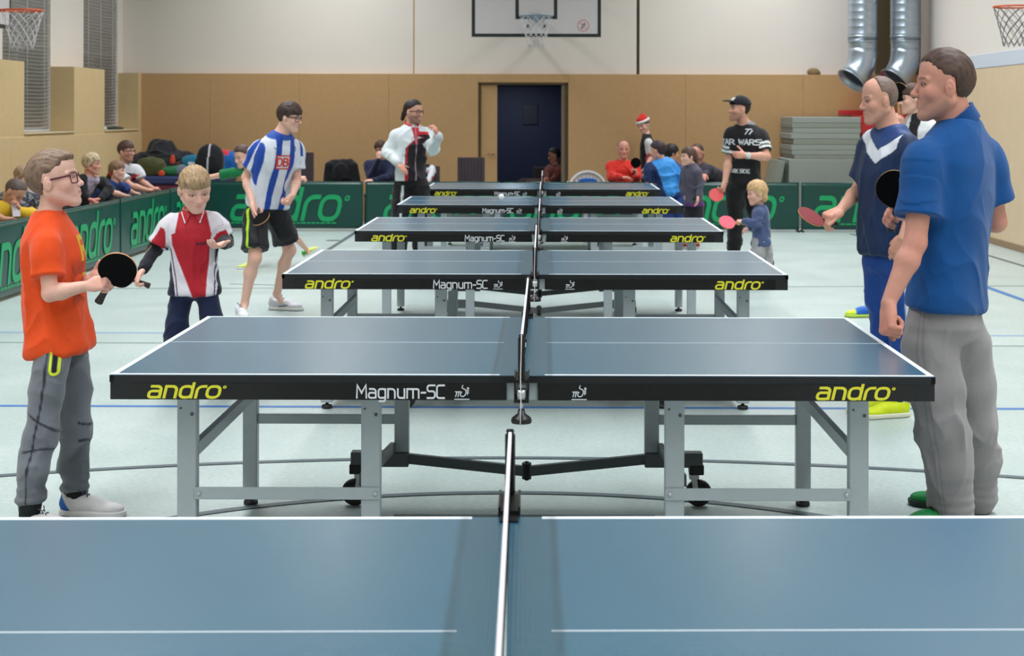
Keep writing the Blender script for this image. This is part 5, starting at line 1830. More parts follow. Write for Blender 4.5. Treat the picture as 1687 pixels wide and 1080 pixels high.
# --- boy in the red, white and navy polo
def red_boy():
    D = 9.25
    s = Person('fair haired boy in red and white polo shirt looking at his open palm', P(322, HOR, D), .76,
               pel=P(320, 475, D), neck=P(318, 352, D), tf=-80, head=P(321, 311, D - .04), ly=.95, H=.262, hyaw=-62, hpitch=-22, hroll=-4, build=1.02, depth=1.0, limb=.95, sw=.140,
               armR=[P(283, 365, D + .02), P(254, 412, D), P(236, 444, D - .12)], armL=[P(353, 362, D), P(371, 396, D + .02), P(368, 402, D - .16)],
               legR=[P(299, 490, D), P(284, 575, D), P(280, 645, D + .04)], legL=[P(342, 490, D), P(360, 575, D - .02), P(366, 642, D + .04)],
               handR=dict(f=P(220, 462, D - .17) - P(236, 444, D - .12), n=[.3, -.3, -.8], curl=(50, 60, 40), thumb=(16, 12, 5), spread=2, S=1.1),
               handL=dict(f=P(352, 408, D - .26) - P(368, 402, D - .16), n=[-.25, -.25, .9], curl=(18, 28, 20), thumb=(50, -5, -5), spread=10, S=1.15),
               skin='boy', brow=(150, 118, 92), age=.35, h=.008, hf=.0042, lips=(206, 120, 116))
    s.foot['R'] = P(276, 662, D - .1); s.foot['L'] = P(372, 662, D - .1)
    s.armq = .80
    s.body()
    RD, WH, NV = np.array((172, 22, 40.)), np.array((216, 212, 222.)), np.array((24, 28, 52.))
    def col(c):
        n = len(c['p']); u, t, v = c['u'], c['t'], c['v']
        cc = np.tile(RD, (n, 1))
        # white shoulders and side panels; red narrows towards the hem in front; navy flanks
        px_l = -.165 + 0 * t
        left = np.interp(t, [-.30, .30, .62, .72, 1.0], [.045, -.045 + .14, .175, .15, .12])       # wearer's right edge of the red (u positive = his right = picture left)
        lw = np.interp(t, [-.35, .60, .74, .76, 1.1], [-.055, .155, .160, .13, .090])
        rw = np.interp(t, [-.35, .60, .74, .76, 1.1], [.065, .125, .135, .13, .090])
        wl = sstep(u, lw, lw + .006) if False else np.clip((u - lw) / .008, 0, 1)
        wr = np.clip((-u - rw) / .008, 0, 1)
        front = v > -.03
        cc = blend(cc, WH, np.maximum(wl, wr))
        nl = np.clip((u - np.interp(t, [-.35, .55, .7], [.085, .165, .30])) / .008, 0, 1)
        nr = np.clip((-u - np.interp(t, [-.35, .55, .7], [.130, .165, .30])) / .008, 0, 1)
        cc = blend(cc, NV, np.maximum(nl, nr))
        for off in (.018,):
            e = np.abs(u - np.interp(t, [-.35, .55, .7], [.085, .165, .30]) - off); cc = blend(cc, WH, (e < .006) * (t < .6) * 1.0)
            e = np.abs(-u - np.interp(t, [-.35, .55, .7], [.130, .165, .30]) - off); cc = blend(cc, WH, (e < .006) * (t < .6) * 1.0)
        cc = blend(cc, NV, (v < -.05) * (t < .6) * 1.0)
        # sleeves: red in front, white, then navy with two white lines on the outside
        a = c['arm'] > 0; an = c['ang']
        sl = np.tile(WH, (n, 1))
        sl = blend(sl, RD, sstep(an, .95, 1.0) * (c['at'] > .28) * (an < 2.4))
        sl = blend(sl, NV, 1 - sstep(an, .22, .27))
        for q in (.10, -.20): sl = blend(sl, WH, 1 - sstep(np.abs(an - q), .06, .09))
        sl[c['at'] < .12] = blend(WH[None, :].repeat((c['at'] < .12).sum(), 0), NV, (1 - sstep(an[c['at'] < .12], .22, .27)))
        cc = np.where(a[:, None], sl, cc)
        return cc
    o = s.top('polo_shirt', col, hem=-.08, sleeve=.80, sl_r=(.078, .086), loose=1.04, amp=.0040, freq=(8, 8, 4.5), h=.0048, mat_='sport', collar='polo', ccol=(178, 22, 38), neckhole=.060, seed=21, hemw=1.06)
    blk = mat('navy chest print', (22, 26, 48), 0.6, var=.05)
    q, w = letters('andro', .016, .2, shear=.24, step=.2)
    project_print('chest_print', [[(x + .02, y) for x, y in a] for a in q], s.pel + s.axis * s.L * .60 + s.f * .5, -s.rt, UP, -s.f, s.top_data, s.root, blk, o)
    # two collar leaves lying on the chest
    lf = s.neck + s.f * .5 - UP * .0
    redm = mat('red collar cloth', (178, 22, 38), .6, var=.05)
    for sg in (-1, 1):
        qs = []
        for i in range(6):
            for j in range(5):
                def pt(a, b):
                    x0, x1 = .006 + .030 * b, .078 - .006 * b
                    return (sg * (x0 + (x1 - x0) * a), -.062 * b * (1 - a * .85) + .012 + .030 * a)
                qs.append([pt(i / 6, j / 5), pt((i + 1) / 6, j / 5), pt((i + 1) / 6, (j + 1) / 5), pt(i / 6, (j + 1) / 5)])
        cl_ = project_print('collar_leaf', qs, lf, -s.rt, UP, -s.f, s.top_data, s.root, redm, o, lift=.008)
        e = [(sg * (.042 + (.072 - .042) * a), -.062 * (1 - a * .85) + .016 + .030 * a) for a in np.linspace(0, 1, 8)]
        project_print('collar_stripe', ribbon(e, .006), lf, -s.rt, UP, -s.f, s.top_data, s.root, M['tape_white'], o, lift=.0105)
    # black long sleeved shirt below
    def colu(c):
        cc = np.tile(np.array((20, 22, 34.)), (len(c['p']), 1))
        w = (1 - sstep(np.abs(c['ang'] - .9), .05, .09)) * (c['arm'] > 0) * (c['at'] > .9)
        return blend(cc, (176, 168, 96), w * .8)
    hem_ = s.hem; old = s.build_; s.build_ = .86
    s.top('under_shirt', colu, hem=.1, m=-.014, long=True, sl_r=(.049, .052), elbow_r=.055, cuff_r=.040, amp=.004, freq=(10, 10, 10), h=.0055, neckhole=.046, seed=23)
    s.build_ = old; s.hem = hem_
    def colb(c):
        cc = np.tile(np.array((24, 34, 68.)), (len(c['p']), 1))
        w = (1 - sstep(np.abs(c['la']), .03, .05)) * (c['lt'] > .1)
        return blend(cc, (120, 92, 60), w * .7)
    s.bottom('track_trousers', colb, to=2, rr_=(.094, .088, .076, .068), knee=.078, amp=.006, freq=(8, 8, 7), h=.007, seed=25, waist=.2)
    for nm, px in (('R', 280), ('L', 366)):
        s.shoe(nm, P(px, HOR, D + .09) * (1, 1, 0), [.1 if nm == 'L' else -.2, -1, 0], L=.27, base=(60, 70, 96), mesh_h=.007)
    make_hair('hair', s.head, s.H, s.R, s.obj, s.root, 'fringe', .024, .035, (172, 144, 110), (118, 92, 70), h=.0040, amp=.005, extra=[((.02, .26, .26), (.27, .14, .14), 'e')])
    g = s.grip('R'); pc = P(200, 452, g[1] - .05)
    paddle('paddle half hidden behind the black one, held by boy in red and white', pc, g - pc, [0, -1, 0.4], 'rub_black', 'rub_red')
red_boy()
# ---------------------------------------------------------------- players further back
def striped():
    D = 12.85
    s = Person('tall teenager in blue and white striped jersey and black shorts, holding paddle low', P(440, HOR, D), 1.0,
               pel=P(440, 333, D), neck=P(463, 222, D - .12), tf=-48, head=P(477, 193, D - .14), H=.236, hyaw=-12, hpitch=-10, build=.98, depth=.92, limb=.90, sw=.180,
               armR=[P(428, 243, D - .10), P(405, 292, D - .05), P(416, 335, D - .20)], armL=[P(487, 243, D + .05), P(489, 297, D + .02), P(482, 322, D - .16)],
               legR=[P(421, 352, D - .06), P(420, 425, D - .20), P(403, 500, D - .12)], legL=[P(456, 348, D + .06), P(477, 412, D + .15), P(456, 484, D + .32)],
               handR=dict(f=P(424, 362, D - .24) - P(416, 335, D - .20), n=[.5, -.3, -.3], curl=(60, 65, 40), thumb=(15, 5, 5), point=True, S=1.08),
               handL=dict(f=P(468, 345, D - .24) - P(482, 322, D - .16), n=[-.6, .3, .3], curl=(72, 75, 45), thumb=(20, 25, 15), S=1.0),
               skin='pale', brow=(70, 50, 44), age=.9, h=.010, hf=.0050, nose=1.0, hs=.95)
    s.foot['R'] = P(402, 513, D - .28); s.foot['L'] = P(478, 498, D + .22)
    s.body(bare_legs=True)
    BL, WH = np.array((24, 68, 164.)), np.array((216, 220, 232.))
    def col(c):
        u = c['u'] - .02 * (1 - c['t'])
        ph = (u / .125) % 1.0
        w = sstep(ph, .18, .21) * (1 - sstep(ph, .58, .61))
        cc = blend(np.tile(WH, (len(u), 1)), BL, w)
        cc = blend(cc, WH, (c['v'] < -.06) * 0.0)
        a = c['arm'] > 0; an = c['ang']
        ws = 1 - sstep(np.abs(an - .15), .42, .47)
        sl = blend(np.tile(WH, (len(u), 1)), BL, ws)
        cc = np.where(a[:, None], sl, cc)
        top = sstep(c['t'], .955, .965) * (c['arm'] == 0)
        return blend(cc, BL, top * .9)
    o = s.top('striped_jersey', col, hem=-.04, sleeve=.66, sl_r=(.070, .082), loose=1.06, amp=.0060, freq=(6, 6, 3.5), h=.0062, mat_='sport', collar='crew', ccol=BL, neckhole=.056, seed=31)
    red = mat('red print', (200, 44, 44), 0.6, var=.05); wp = mat('white patch', (226, 220, 224), 0.6, var=.03); bp = mat('blue crest print', (30, 80, 170), 0.6, var=.05)
    ctr = s.pel + s.axis * s.L * .60 + s.f * .6 + s.rt * .01
    ex = -s.rt; ey = s.axis
    w, h = .118, .108
    project_print('patch', patch(-w / 2, -h / 2, w / 2, h / 2, .012), ctr, ex, ey, -s.f, s.top_data, s.root, wp, o, lift=.003)
    fq = []
    for pl in [[(-w / 2, -h / 2), (w / 2, -h / 2), (w / 2, h / 2), (-w / 2, h / 2), (-w / 2, -h / 2)]]: fq += ribbon(pl, .009, .012)
    q, tw = letters('DB', .062, .20, step=.15)
    project_print('print_frame', fq, ctr, ex, ey, -s.f, s.top_data, s.root, red, o, lift=.0055)
    qs = [[(x - tw / 2, y - .031) for x, y in a] for a in q]
    project_print('print', qs, ctr, ex, ey, -s.f, s.top_data, s.root, red, o, lift=.0055)
    cq = ribbon(arc(0, 0, .024, .024, 0, 360, 14), .007) + ribbon([(-.008, -.01), (-.008, .01), (.006, .01), (.006, -.01)], .004)
    project_print('crest', cq, s.pel + s.axis * s.L * .80 + s.f * .6 - s.rt * .085, ex, ey, -s.f, s.top_data, s.root, bp, o, lift=.003)
    sw_ = ribbon([(-.02, .006), (-.010, -.006), (.024, .014)], .005)
    project_print('tick_mark', sw_, s.pel + s.axis * s.L * .80 + s.f * .6 + s.rt * .075, ex, ey, -s.f, s.top_data, s.root, bp, o, lift=.003)
    def colb(c):
        cc = np.tile(np.array((18, 19, 26.)), (len(c['p']), 1))
        w = (1 - sstep(np.abs(c['la'] - .35), .10, .14)) * (c['leg'] == 1) * (c['lt'] > -.3)
        return blend(cc, (176, 226, 50), w)
    s.bottom('shorts', colb, to=.80, rr_=(.102, .108, .112, .1), amp=.006, freq=(8, 8, 6), h=.008, mat_='sport', seed=35, waist=.10)
    gl = mat('grey blue lace cord', (70, 84, 110), 0.8)
    def sc_(col, x, y, z):
        w = (1 - sstep(np.abs(z - .030 - (y - .35) * .05), .003, .006)) * (y > .35) * (y < .62) * (x > .0)
        return blend(col, (40, 50, 66), w * .7)
    s.shoe('R', P(394, HOR, D - .02) * (1, 1, 0), [.38, -.92, 0], L=.30, base=(214, 216, 222), heelc=(60, 80, 130), lace=gl, mesh_h=.007)
    s.shoe('L', P(443, HOR, D + .42) * (1, 1, 0), [.96, -.25, 0], L=.31, base=(208, 208, 216), colf=sc_, lace=gl, mesh_h=.007)
    make_hair('hair', s.head, s.H, s.R, s.obj, s.root, 'fringe', .040, .05, (66, 48, 44), (36, 26, 26), h=.0055, amp=.006, extra=[((0, .26, .22), (.28, .15, .13), 'e')])
    make_glasses(s.head, s.H, s.R, s.obj, s.root, M['spectacle'])
    g = s.grip('R'); pc = P(430, 360, g[1] - .10)
    paddle('dark paddle hanging low in the hand of the striped player', pc, g - pc, [-.3, -.75, .62], 'rub_black', 'rub_maroon')
striped()

def green_kid():
    D = 16.9
    s = Person('boy in green T-shirt lunging with outstretched arm behind the striped player', P(430, HOR, D), .80,
               pel=P(440, 335, D), neck=P(412, 280, D - .05), tf=200, head=P(400, 258, D - .12), H=.235, hyaw=228, hpitch=-14, build=.95, limb=.86,
               armR=[P(386, 284, D - .16), P(345, 292, D - .10), P(312, 298, D - .05)], armL=[P(430, 290, D + .2), P(462, 300, D + .2), P(492, 293, D + .1)],
               legR=[P(432, 348, D), P(428, 400, D - .1), P(417, 440, D - .15)], legL=[P(448, 345, D + .05), P(478, 385, D + .2), P(506, 412, D + .6)],
               handR=dict(f=[-1, 0, -.05], n=[0, -.2, -1], curl=(8, 12, 8), thumb=(45, 0, 0)), handL=dict(f=[1, -.2, .1], n=[0, .3, -1], curl=(70, 70, 40), thumb=(20, 20, 20)),
               skin='pale', brow=(80, 58, 48), age=.5, h=.012, hf=.007)
    s.foot['R'] = P(410, 448, D - .3); s.foot['L'] = P(516, 414, D + .5)
    s.body(bare_legs=True)
    s.top('t_shirt', plain((14, 112, 62)), hem=-.1, sleeve=.55, sl_r=(.068, .078), amp=.006, h=.010, collar='crew', ccol=(14, 100, 56), neckhole=.052, seed=41)
    s.bottom('shorts', plain((22, 26, 40)), to=.78, rr_=(.10, .104, .108, .1), amp=.005, h=.011, seed=42, waist=.1)
    def two(col, x, y, z): return blend(col, (226, 232, 120), sstep(y, .35, .42) * (z > .03))
    s.shoe('R', P(424, HOR, D - .10) * (1, 1, 0), [-1, -.5, 0], L=.27, base=(70, 180, 60), colf=two, mesh_h=.009)
    h = P(500, 424, D + .62)
    s.shoe('L', h, [1, -.25, 0], L=.27, base=(70, 190, 60), colf=two, mesh_h=.009, toe_up=32)
    make_hair('hair', s.head, s.H, s.R, s.obj, s.root, 'short', .045, .07, (84, 62, 54), (54, 40, 38), h=.008, amp=.006)
green_kid()

def ponytail_man():
    D = 17.5
    s = Person('man with dark ponytail in white, red and black tracksuit jacket, hand raised', P(678, HOR, D), 1.0,
               pel=P(677, 296, D), neck=P(679, 207, D), tf=-62, head=P(681, 184, D - .03), H=.262, hyaw=-28, hpitch=-4, build=1.0, depth=1.05, limb=1.02, sw=.195,
               armR=[P(653, 224, D), P(641, 252, D - .02), P(655, 268, D - .22)], armL=[P(704, 222, D), P(713, 244, D - .10), P(722, 224, D - .26)],
               legR=[P(664, 306, D), P(659, 370, D - .02), P(655, 432, D)], legL=[P(692, 306, D), P(694, 370, D), P(694, 430, D + .04)],
               handR=dict(f=P(666, 279, D - .30) - P(655, 268, D - .22), n=[-.3, .6, -.5], curl=(15, 20, 15), thumb=(45, 0, 0)),
               handL=dict(f=P(716, 208, D - .30) - P(722, 224, D - .26), n=[-.8, .3, -.2], curl=(35, 50, 35), thumb=(35, 10, 10)),
               skin='man', brow=(40, 30, 28), age=1, h=.012, hf=.0065, beard=(110, 82, 72), stubble=.6)
    s.foot['R'] = P(650, 440, D - .2); s.foot['L'] = P(695, 440, D - .2); s.armq = .85
    s.body()
    WH, BK, RD = np.array((214, 222, 226.)), np.array((26, 26, 34.)), np.array((196, 30, 52.))
    def col(c):
        u, t, v = c['u'], c['t'], c['v']; n = len(u)
        cc = np.tile(WH, (n, 1)); fr = v > -.02
        # dark front with an arched edge outlined in red
        edge = np.where(t > .60, .115 - np.clip(t - .60, 0, 1) * .55 - np.clip(t - .72, 0, 1) * 1.0, .115)
        inside = ((u < edge) & (t < .80)) & fr
        cc = np.where(inside[:, None], BK, cc)
        e = np.abs(u - edge + .014); cc = np.where(((e < .008) & fr & (t < .80) & (t > .30))[:, None], RD, cc)
        cc = np.where(((np.abs(u) < .012 + (t - .66) * .10) & (t > .66) & (t < .97) & fr)[:, None], RD, cc)
        cc = np.where(((np.abs(u) < .006) & fr)[:, None], np.array((170, 140, 150.)), cc)
        cc = np.where(((u < -.03) & (t > .80) & (t < .90) & fr & (u > -.13))[:, None], np.where((t < .84)[:, None], BK, RD), cc)
        cc = np.where(((u > .085) & (u < .115) & (t < .20) & fr)[:, None], RD, cc)
        a = c['arm'] > 0
        sl = np.tile(WH, (n, 1))
        k = (c['at'] > 1.45) & (c['ang'] < .6); sl[k] = BK
        k = (c['at'] > 1.55) & (c['ang'] > .3) & (c['ang'] < .8); sl[k] = RD
        k = (c['at'] > 1.9); sl[k] = np.array((200, 204, 210.))
        return np.where(a[:, None], sl, cc)
    s.top('tracksuit_jacket', col, hem=-.02, long=True, sl_r=(.068, .068), elbow_r=.066, cuff_r=.050, loose=1.0, amp=.007, freq=(6, 6, 6), h=.0088, mat_='sport', collar='polo', ccol=RD, neckhole=.060, seed=51)
    def colb(c):
        cc = np.tile(np.array((22, 22, 26.)), (len(c['p']), 1))
        w = (1 - sstep(np.abs(c['la'] - 1.15), .10, .16)) * (c['leg'] == 1) * (c['lt'] > 0)
        return blend(cc, (206, 212, 214), w)
    s.bottom('track_trousers', colb, to=2, rr_=(.104, .10, .088, .082), knee=.09, amp=.007, h=.011, seed=52, waist=.1)
    for nm, px in (('R', 653), ('L', 695)): s.shoe(nm, P(px, HOR, D + .08) * (1, 1, 0), [.2, -1, 0], L=.29, base=(40, 42, 48), mesh_h=.011)
    make_hair('hair', s.head, s.H, s.R, s.obj, s.root, 'short', .030, .02, (44, 32, 32), (22, 17, 18), h=.0075, amp=.004,
              extra=[((0, -.44, -.02), (.09, .12, .12), 'e'), ((0, -.50, -.08), (0, -.56, -.34), .10, .085)])
    make_glasses(s.head, s.H, s.R, s.obj, s.root, M['spectacle'])
ponytail_man()

def cap_man():
    D = 16.5
    s = Person('man in black baseball cap and black T-shirt with white prints, holding a red paddle', P(1225, HOR, D), 1.02,
               pel=P(1226, 300, D), neck=P(1228, 205, D), tf=232, head=P(1218, 180, D - .06), H=.262, hyaw=196, hpitch=6, build=.98, depth=1.05, limb=1.02, sw=.195,
               armR=[P(1205, 220, D - .05), P(1201, 262, D), P(1194, 300, D - .12)], armL=[P(1252, 222, D), P(1263, 258, D - .12), P(1228, 256, D - .30)],
               legR=[P(1212, 312, D - .02), P(1212, 365, D - .04), P(1207, 430, D - .06)], legL=[P(1240, 312, D + .02), P(1250, 375, D + .1), P(1265, 432, D + .2)],
               handR=dict(f=P(1190, 318, D - .18) - P(1194, 300, D - .12), n=[-.5, .3, -.1], curl=(60, 65, 40), thumb=(15, 10, 5)),
               handL=dict(f=[-1, -.1, .1], n=[-.1, 1, -.1], curl=(45, 60, 40), thumb=(55, 10, 5)),
               skin='man', brow=(60, 44, 38), age=1, h=.012, hf=.0062, beard=(120, 84, 72), stubble=.45)
    s.foot['R'] = P(1200, 442, D - .2); s.foot['L'] = P(1262, 442, D - .1)
    s.body()
    BK, WH = np.array((22, 22, 26.)), np.array((218, 226, 226.))
    def col(c):
        cc = np.tile(BK, (len(c['p']), 1)); a = c['arm'] > 0
        w = ((np.abs(c['at'] - .50) < .050) | (np.abs(c['at'] - .66) < .050)) & a
        cc[w] = WH
        cc = np.where(((c['t'] > 1.0) & (c['arm'] == 0))[:, None], np.array((120, 126, 130.)), cc)
        return cc
    o = s.top('t_shirt', col, hem=-.02, sleeve=.74, sl_r=(.070, .074), loose=.98, amp=.005, freq=(7, 7, 5), h=.0085, collar='crew', ccol=(130, 134, 138), neckhole=.058, seed=61)
    wp = mat('white shirt print', (206, 212, 218), 0.7, var=.15, vscale=120)
    base = s.f * .6; ex = -s.rt
    for txt, hh, t, off in (('STAR WARS', .052, .70, .0), ('DARK SIDE', .036, .20, .0), ('77', .050, .88, .095)):
        q, w = letters(txt, hh, .20, step=.25)
        project_print('print', [[(x - w / 2 + off, y - hh / 2) for x, y in a] for a in q], s.pel + s.axis * s.L * t + base, ex, s.axis, -s.f, s.top_data, s.root, wp, o, lift=.005)
    s.bottom('trousers', plain((17, 17, 20)), to=2, rr_=(.098, .088, .070, .064), knee=.074, amp=.006, h=.011, seed=62, waist=.1)
    for nm, px, dd in (('R', 1208, .0), ('L', 1268, .25)): s.shoe(nm, P(px, HOR, D + dd) * (1, 1, 0), [-.6, -.8, 0], L=.30, base=(40, 42, 48), mesh_h=.011)
    make_hair('hair', s.head, s.H, s.R, s.obj, s.root, 'short', .014, -.02, (40, 30, 28), h=.008, amp=.002)
    # baseball cap
    T = lambda p: s.head + (np.asarray(p, float) * s.H * HV) @ s.R
    F = Field(s.head - .8 * s.H, s.head + .8 * s.H, .007)
    F.ell(T((0, -.04, .17)), np.array((.37, .45, .385)) * s.H, s.R)
    F.d = np.maximum(F.d, G_plane(F, T((0, 0, .17)), -s.R[2] - s.R[1] * .12))
    F.ell(T((0, -.04, .10)), np.array((.335, .42, .37)) * s.H, s.R, op='sub')
    F.caps(T((0, -.04, .555)), T((0, -.04, .575)), .018 * s.H, k=.01)
    V, Q = F.mesh(1); q = ((V - s.head) @ s.R.T) / s.H
    cc = np.tile(np.array((18, 20, 26.)), (len(V), 1))
    cc[(np.abs(q[:, 0]) < .13) & (q[:, 1] > .22) & (q[:, 2] > .27) & (q[:, 2] < .44)] = (214, 218, 220)
    cap = mesh_obj('baseball_cap', V, Q, M['cloth'], s.obj, s.root, cc)
    G = Field(s.head - .95 * s.H, s.head + .95 * s.H, .006)
    G.ell(T((0, .42, .235)), np.array((.27, .36, .09)) * s.H, s.R)
    G.ell(T((0, .40, .19)), np.array((.33, .42, .09)) * s.H, s.R, op='sub')
    G.d = np.maximum(G.d, G_plane(G, T((0, .34, 0)), -s.R[1]))
    try:
        V, Q = G.mesh(0); mesh_obj('peak', V, Q, M['cloth'], cap, s.root, np.tile(np.array((16, 18, 24.)), (len(V), 1)))
    except ValueError: pass
    # watch
    wr = s.arm['L'][2]; el = s.arm['L'][1]; d = nrm(wr - el)
    mb = MB(); mb.tube(wr - d * .045 - s.root, wr - d * .015 - s.root, .036, 14)
    mb.tube(wr - d * .03 + np.array([0, -.034, .004]) - s.root, wr - d * .03 + np.array([0, -.046, .005]) - s.root, .020, 12)
    mb.build('watch', mat('white watch', (206, 216, 214), .3), s.obj)
    g = s.grip('R'); pc = P(1180, 321, g[1] - .04)
    paddle('bright red paddle held down by the man in the cap', pc, g - pc, [-.2, -.95, .1], 'rub_bright', 'rub_black', 'grip_light')
cap_man()

def toddler():
    D = 15.0
    s = Person('small fair haired child in blue jumper and grey trousers holding a red paddle', P(1252, HOR, D), .55,
               pel=P(1254, 398, D), neck=P(1252, 338, D), tf=188, head=P(1247, 318, D - .01), H=.232, hyaw=190, hpitch=-8, build=1.12, depth=1.25, limb=.98,
               armL=[P(1250, 350, D - .10), P(1246, 368, D - .12), P(1226, 364, D - .14)], armR=[P(1252, 350, D + .10), P(1240, 372, D + .10), P(1234, 374, D + .04)],
               legL=[P(1250, 404, D - .04), P(1246, 432, D - .05), P(1244, 462, D - .04)], legR=[P(1260, 404, D + .05), P(1262, 432, D + .05), P(1264, 462, D + .08)],
               handL=dict(f=[-1, 0, 0], n=[.1, .5, -1], curl=(65, 70, 40), thumb=(12, 10, 5), S=1.2), handR=dict(f=[-.8, -.3, -.3], n=[0, 0, -1], curl=(30, 30, 20), S=1.1),
               skin='pale', brow=(190, 160, 124), age=.0, h=.009, hf=.0055, nose=.8)
    s.foot['L'] = P(1234, 470, D); s.foot['R'] = P(1250, 470, D)
    s.body()
    s.top('jumper', plain((74, 88, 128)), hem=-.12, long=True, sl_r=(.080, .078), elbow_r=.076, cuff_r=.055, loose=.98, amp=.005, freq=(12, 12, 9), h=.0075, neckhole=.062, seed=71, mat_='fleece')
    s.bottom('trousers', plain((160, 160, 164)), to=2, rr_=(.128, .120, .10, .085), knee=.105, amp=.005, freq=(12, 12, 14), h=.008, seed=72, mat_='fleece')
    for nm, px, dd in (('L', 1250, -.04), ('R', 1270, .08)): s.shoe(nm, P(px, HOR, D + dd) * (1, 1, 0), [-1, -.1, 0], L=.30, base=(90, 70, 60), mesh_h=.008)
    make_hair('hair', s.head, s.H, s.R, s.obj, s.root, 'mop', .045, .05, (206, 172, 128), (160, 122, 84), h=.0065, amp=.006, extra=[((0, -.22, -.20), (.30, .22, .22), 'e')])
    g = s.grip('L'); pc = P(1198, 366, g[1] - .02)
    paddle('pinkish red paddle held out by the small child', pc, g - pc, [-.1, -.75, .66], 'rub_pink', 'rub_black', 'grip_light', scale=1.0)
toddler()

def boy_behind():
    D = 12.9
    s = Person('young player in white and black shirt half hidden behind the two men on the right', P(1507, HOR, D), 1.03,
               pel=P(1515, 330, D), neck=P(1513, 190, D), tf=215, head=P(1503, 164, D), H=.245, hyaw=184, hpitch=0, build=.95, limb=.92,
               armR=[P(1500, 212, D + .1), P(1492, 252, D + .15), P(1484, 212, D + .02)], armL=[P(1532, 212, D - .1), P(1540, 260, D - .1), P(1525, 300, D - .2)],
               legR=[P(1505, 345, D), P(1478, 430, D), P(1448, 505, D - .02)], legL=[P(1525, 345, D), P(1530, 430, D + .1), P(1535, 500, D + .1)],
               handR=dict(f=P(1481, 180, D - .05) - P(1484, 212, D + .02), n=[0, 1, 0], curl=(60, 60, 40), thumb=(15, 10, 5)), handL=dict(f=[0, -.2, -1], n=[-1, 0, 0]),
               skin='pale', brow=(60, 44, 38), age=.8, h=.012, hf=.0065)
    s.foot['R'] = P(1434, 512, D - .05); s.foot['L'] = P(1520, 515, D)
    s.body(bare_legs=True)
    WH, BK = np.array((214, 216, 220.)), np.array((20, 20, 24.))
    def col(c):
        cc = np.tile(WH, (len(c['p']), 1))
        cc[np.abs(c['u'] + .04) < .045] = BK
        cc[(c['t'] < .55)] = BK
        return cc
    s.top('sports_shirt', col, hem=-.04, sleeve=.7, h=.010, amp=.005, neckhole=.056, seed=81)
    s.bottom('shorts', plain((22, 26, 40)), to=.78, rr_=(.10, .104, .108, .1), amp=.005, h=.011, seed=82, waist=.1)
    def two(col, x, y, z): return blend(col, (206, 226, 60), sstep(y, .70, .76) * 1.0)
    for nm, px, dd in (('R', 1452, .0), ('L', 1540, .1)): s.shoe(nm, P(px, HOR, D + dd) * (1, 1, 0), [-1, -.15, 0], L=.30, base=(28, 96, 190), colf=two, sole=(180, 210, 80), mesh_h=.009)
    make_hair('hair', s.head, s.H, s.R, s.obj, s.root, 'fringe', .035, .05, (80, 54, 46), (50, 34, 30), h=.0075, amp=.005)
    g = s.grip('R'); pc = P(1481, 152, g[1] - .02)
    paddle('black paddle raised behind the head of the balding man', pc, g - pc, [-.5, -.8, .1], 'rub_black', 'rub_black', 'grip_light')
boy_behind()

def lightblue_kid():
    D = 20.5
    s = Person('child in light blue sports shirt with navy sleeves, back to camera at far table', P(1098, HOR, D), .80,
               pel=P(1108, 318, D), neck=P(1090, 264, D), tf=112, head=P(1084, 249, D), H=.255, hyaw=150, hpitch=-12, build=1.28, depth=1.3, limb=1.1, sw=.175,
               armL=[P(1068, 276, D - .02), P(1070, 300, D - .02), P(1064, 290, D + .2)], armR=[P(1116, 276, D), P(1130, 292, D - .06), P(1131, 314, D + .02)],
               legL=[P(1100, 335, D), P(1096, 372, D), P(1094, 405, D)], legR=[P(1120, 335, D), P(1122, 372, D), P(1122, 405, D)],
               handL=dict(f=[-.2, .8, .3], n=[0, 0, -1], curl=(50, 50, 30)), handR=dict(f=[0, .1, -1], n=[-1, 0, 0], curl=(25, 25, 15)),
               skin='man', brow=(60, 44, 38), age=.5, h=.012, hf=.008, eyes=False)
    s.foot['L'] = P(1092, 412, D + .1); s.foot['R'] = P(1122, 412, D + .1)
    s.body(bare_legs=True)
    def col(c):
        cc = np.tile(np.array((58, 146, 222.)), (len(c['p']), 1))
        cc[(c['arm'] > 0) | (np.abs(c['u']) > .17)] = (24, 44, 92)
        return cc
    s.top('sports_shirt', col, hem=-.02, sleeve=.95, sl_r=(.080, .085), h=.0105, amp=.011, freq=(7, 7, 7), neckhole=.056, seed=91, mat_='sport')
    s.bottom('shorts', plain((26, 58, 122)), to=.80, rr_=(.11, .114, .118, .1), amp=.006, h=.011, seed=92, waist=.12, mat_='sport')
    for nm, px in (('L', 1094), ('R', 1122)): s.shoe(nm, P(px, HOR, D - .05) * (1, 1, 0), [-.1, 1, 0], L=.28, base=(60, 60, 70), mesh_h=.011)
    make_hair('hair', s.head, s.H, s.R, s.obj, s.root, 'short', .035, .05, (56, 40, 44), (36, 26, 30), h=.009, amp=.006)
lightblue_kid()

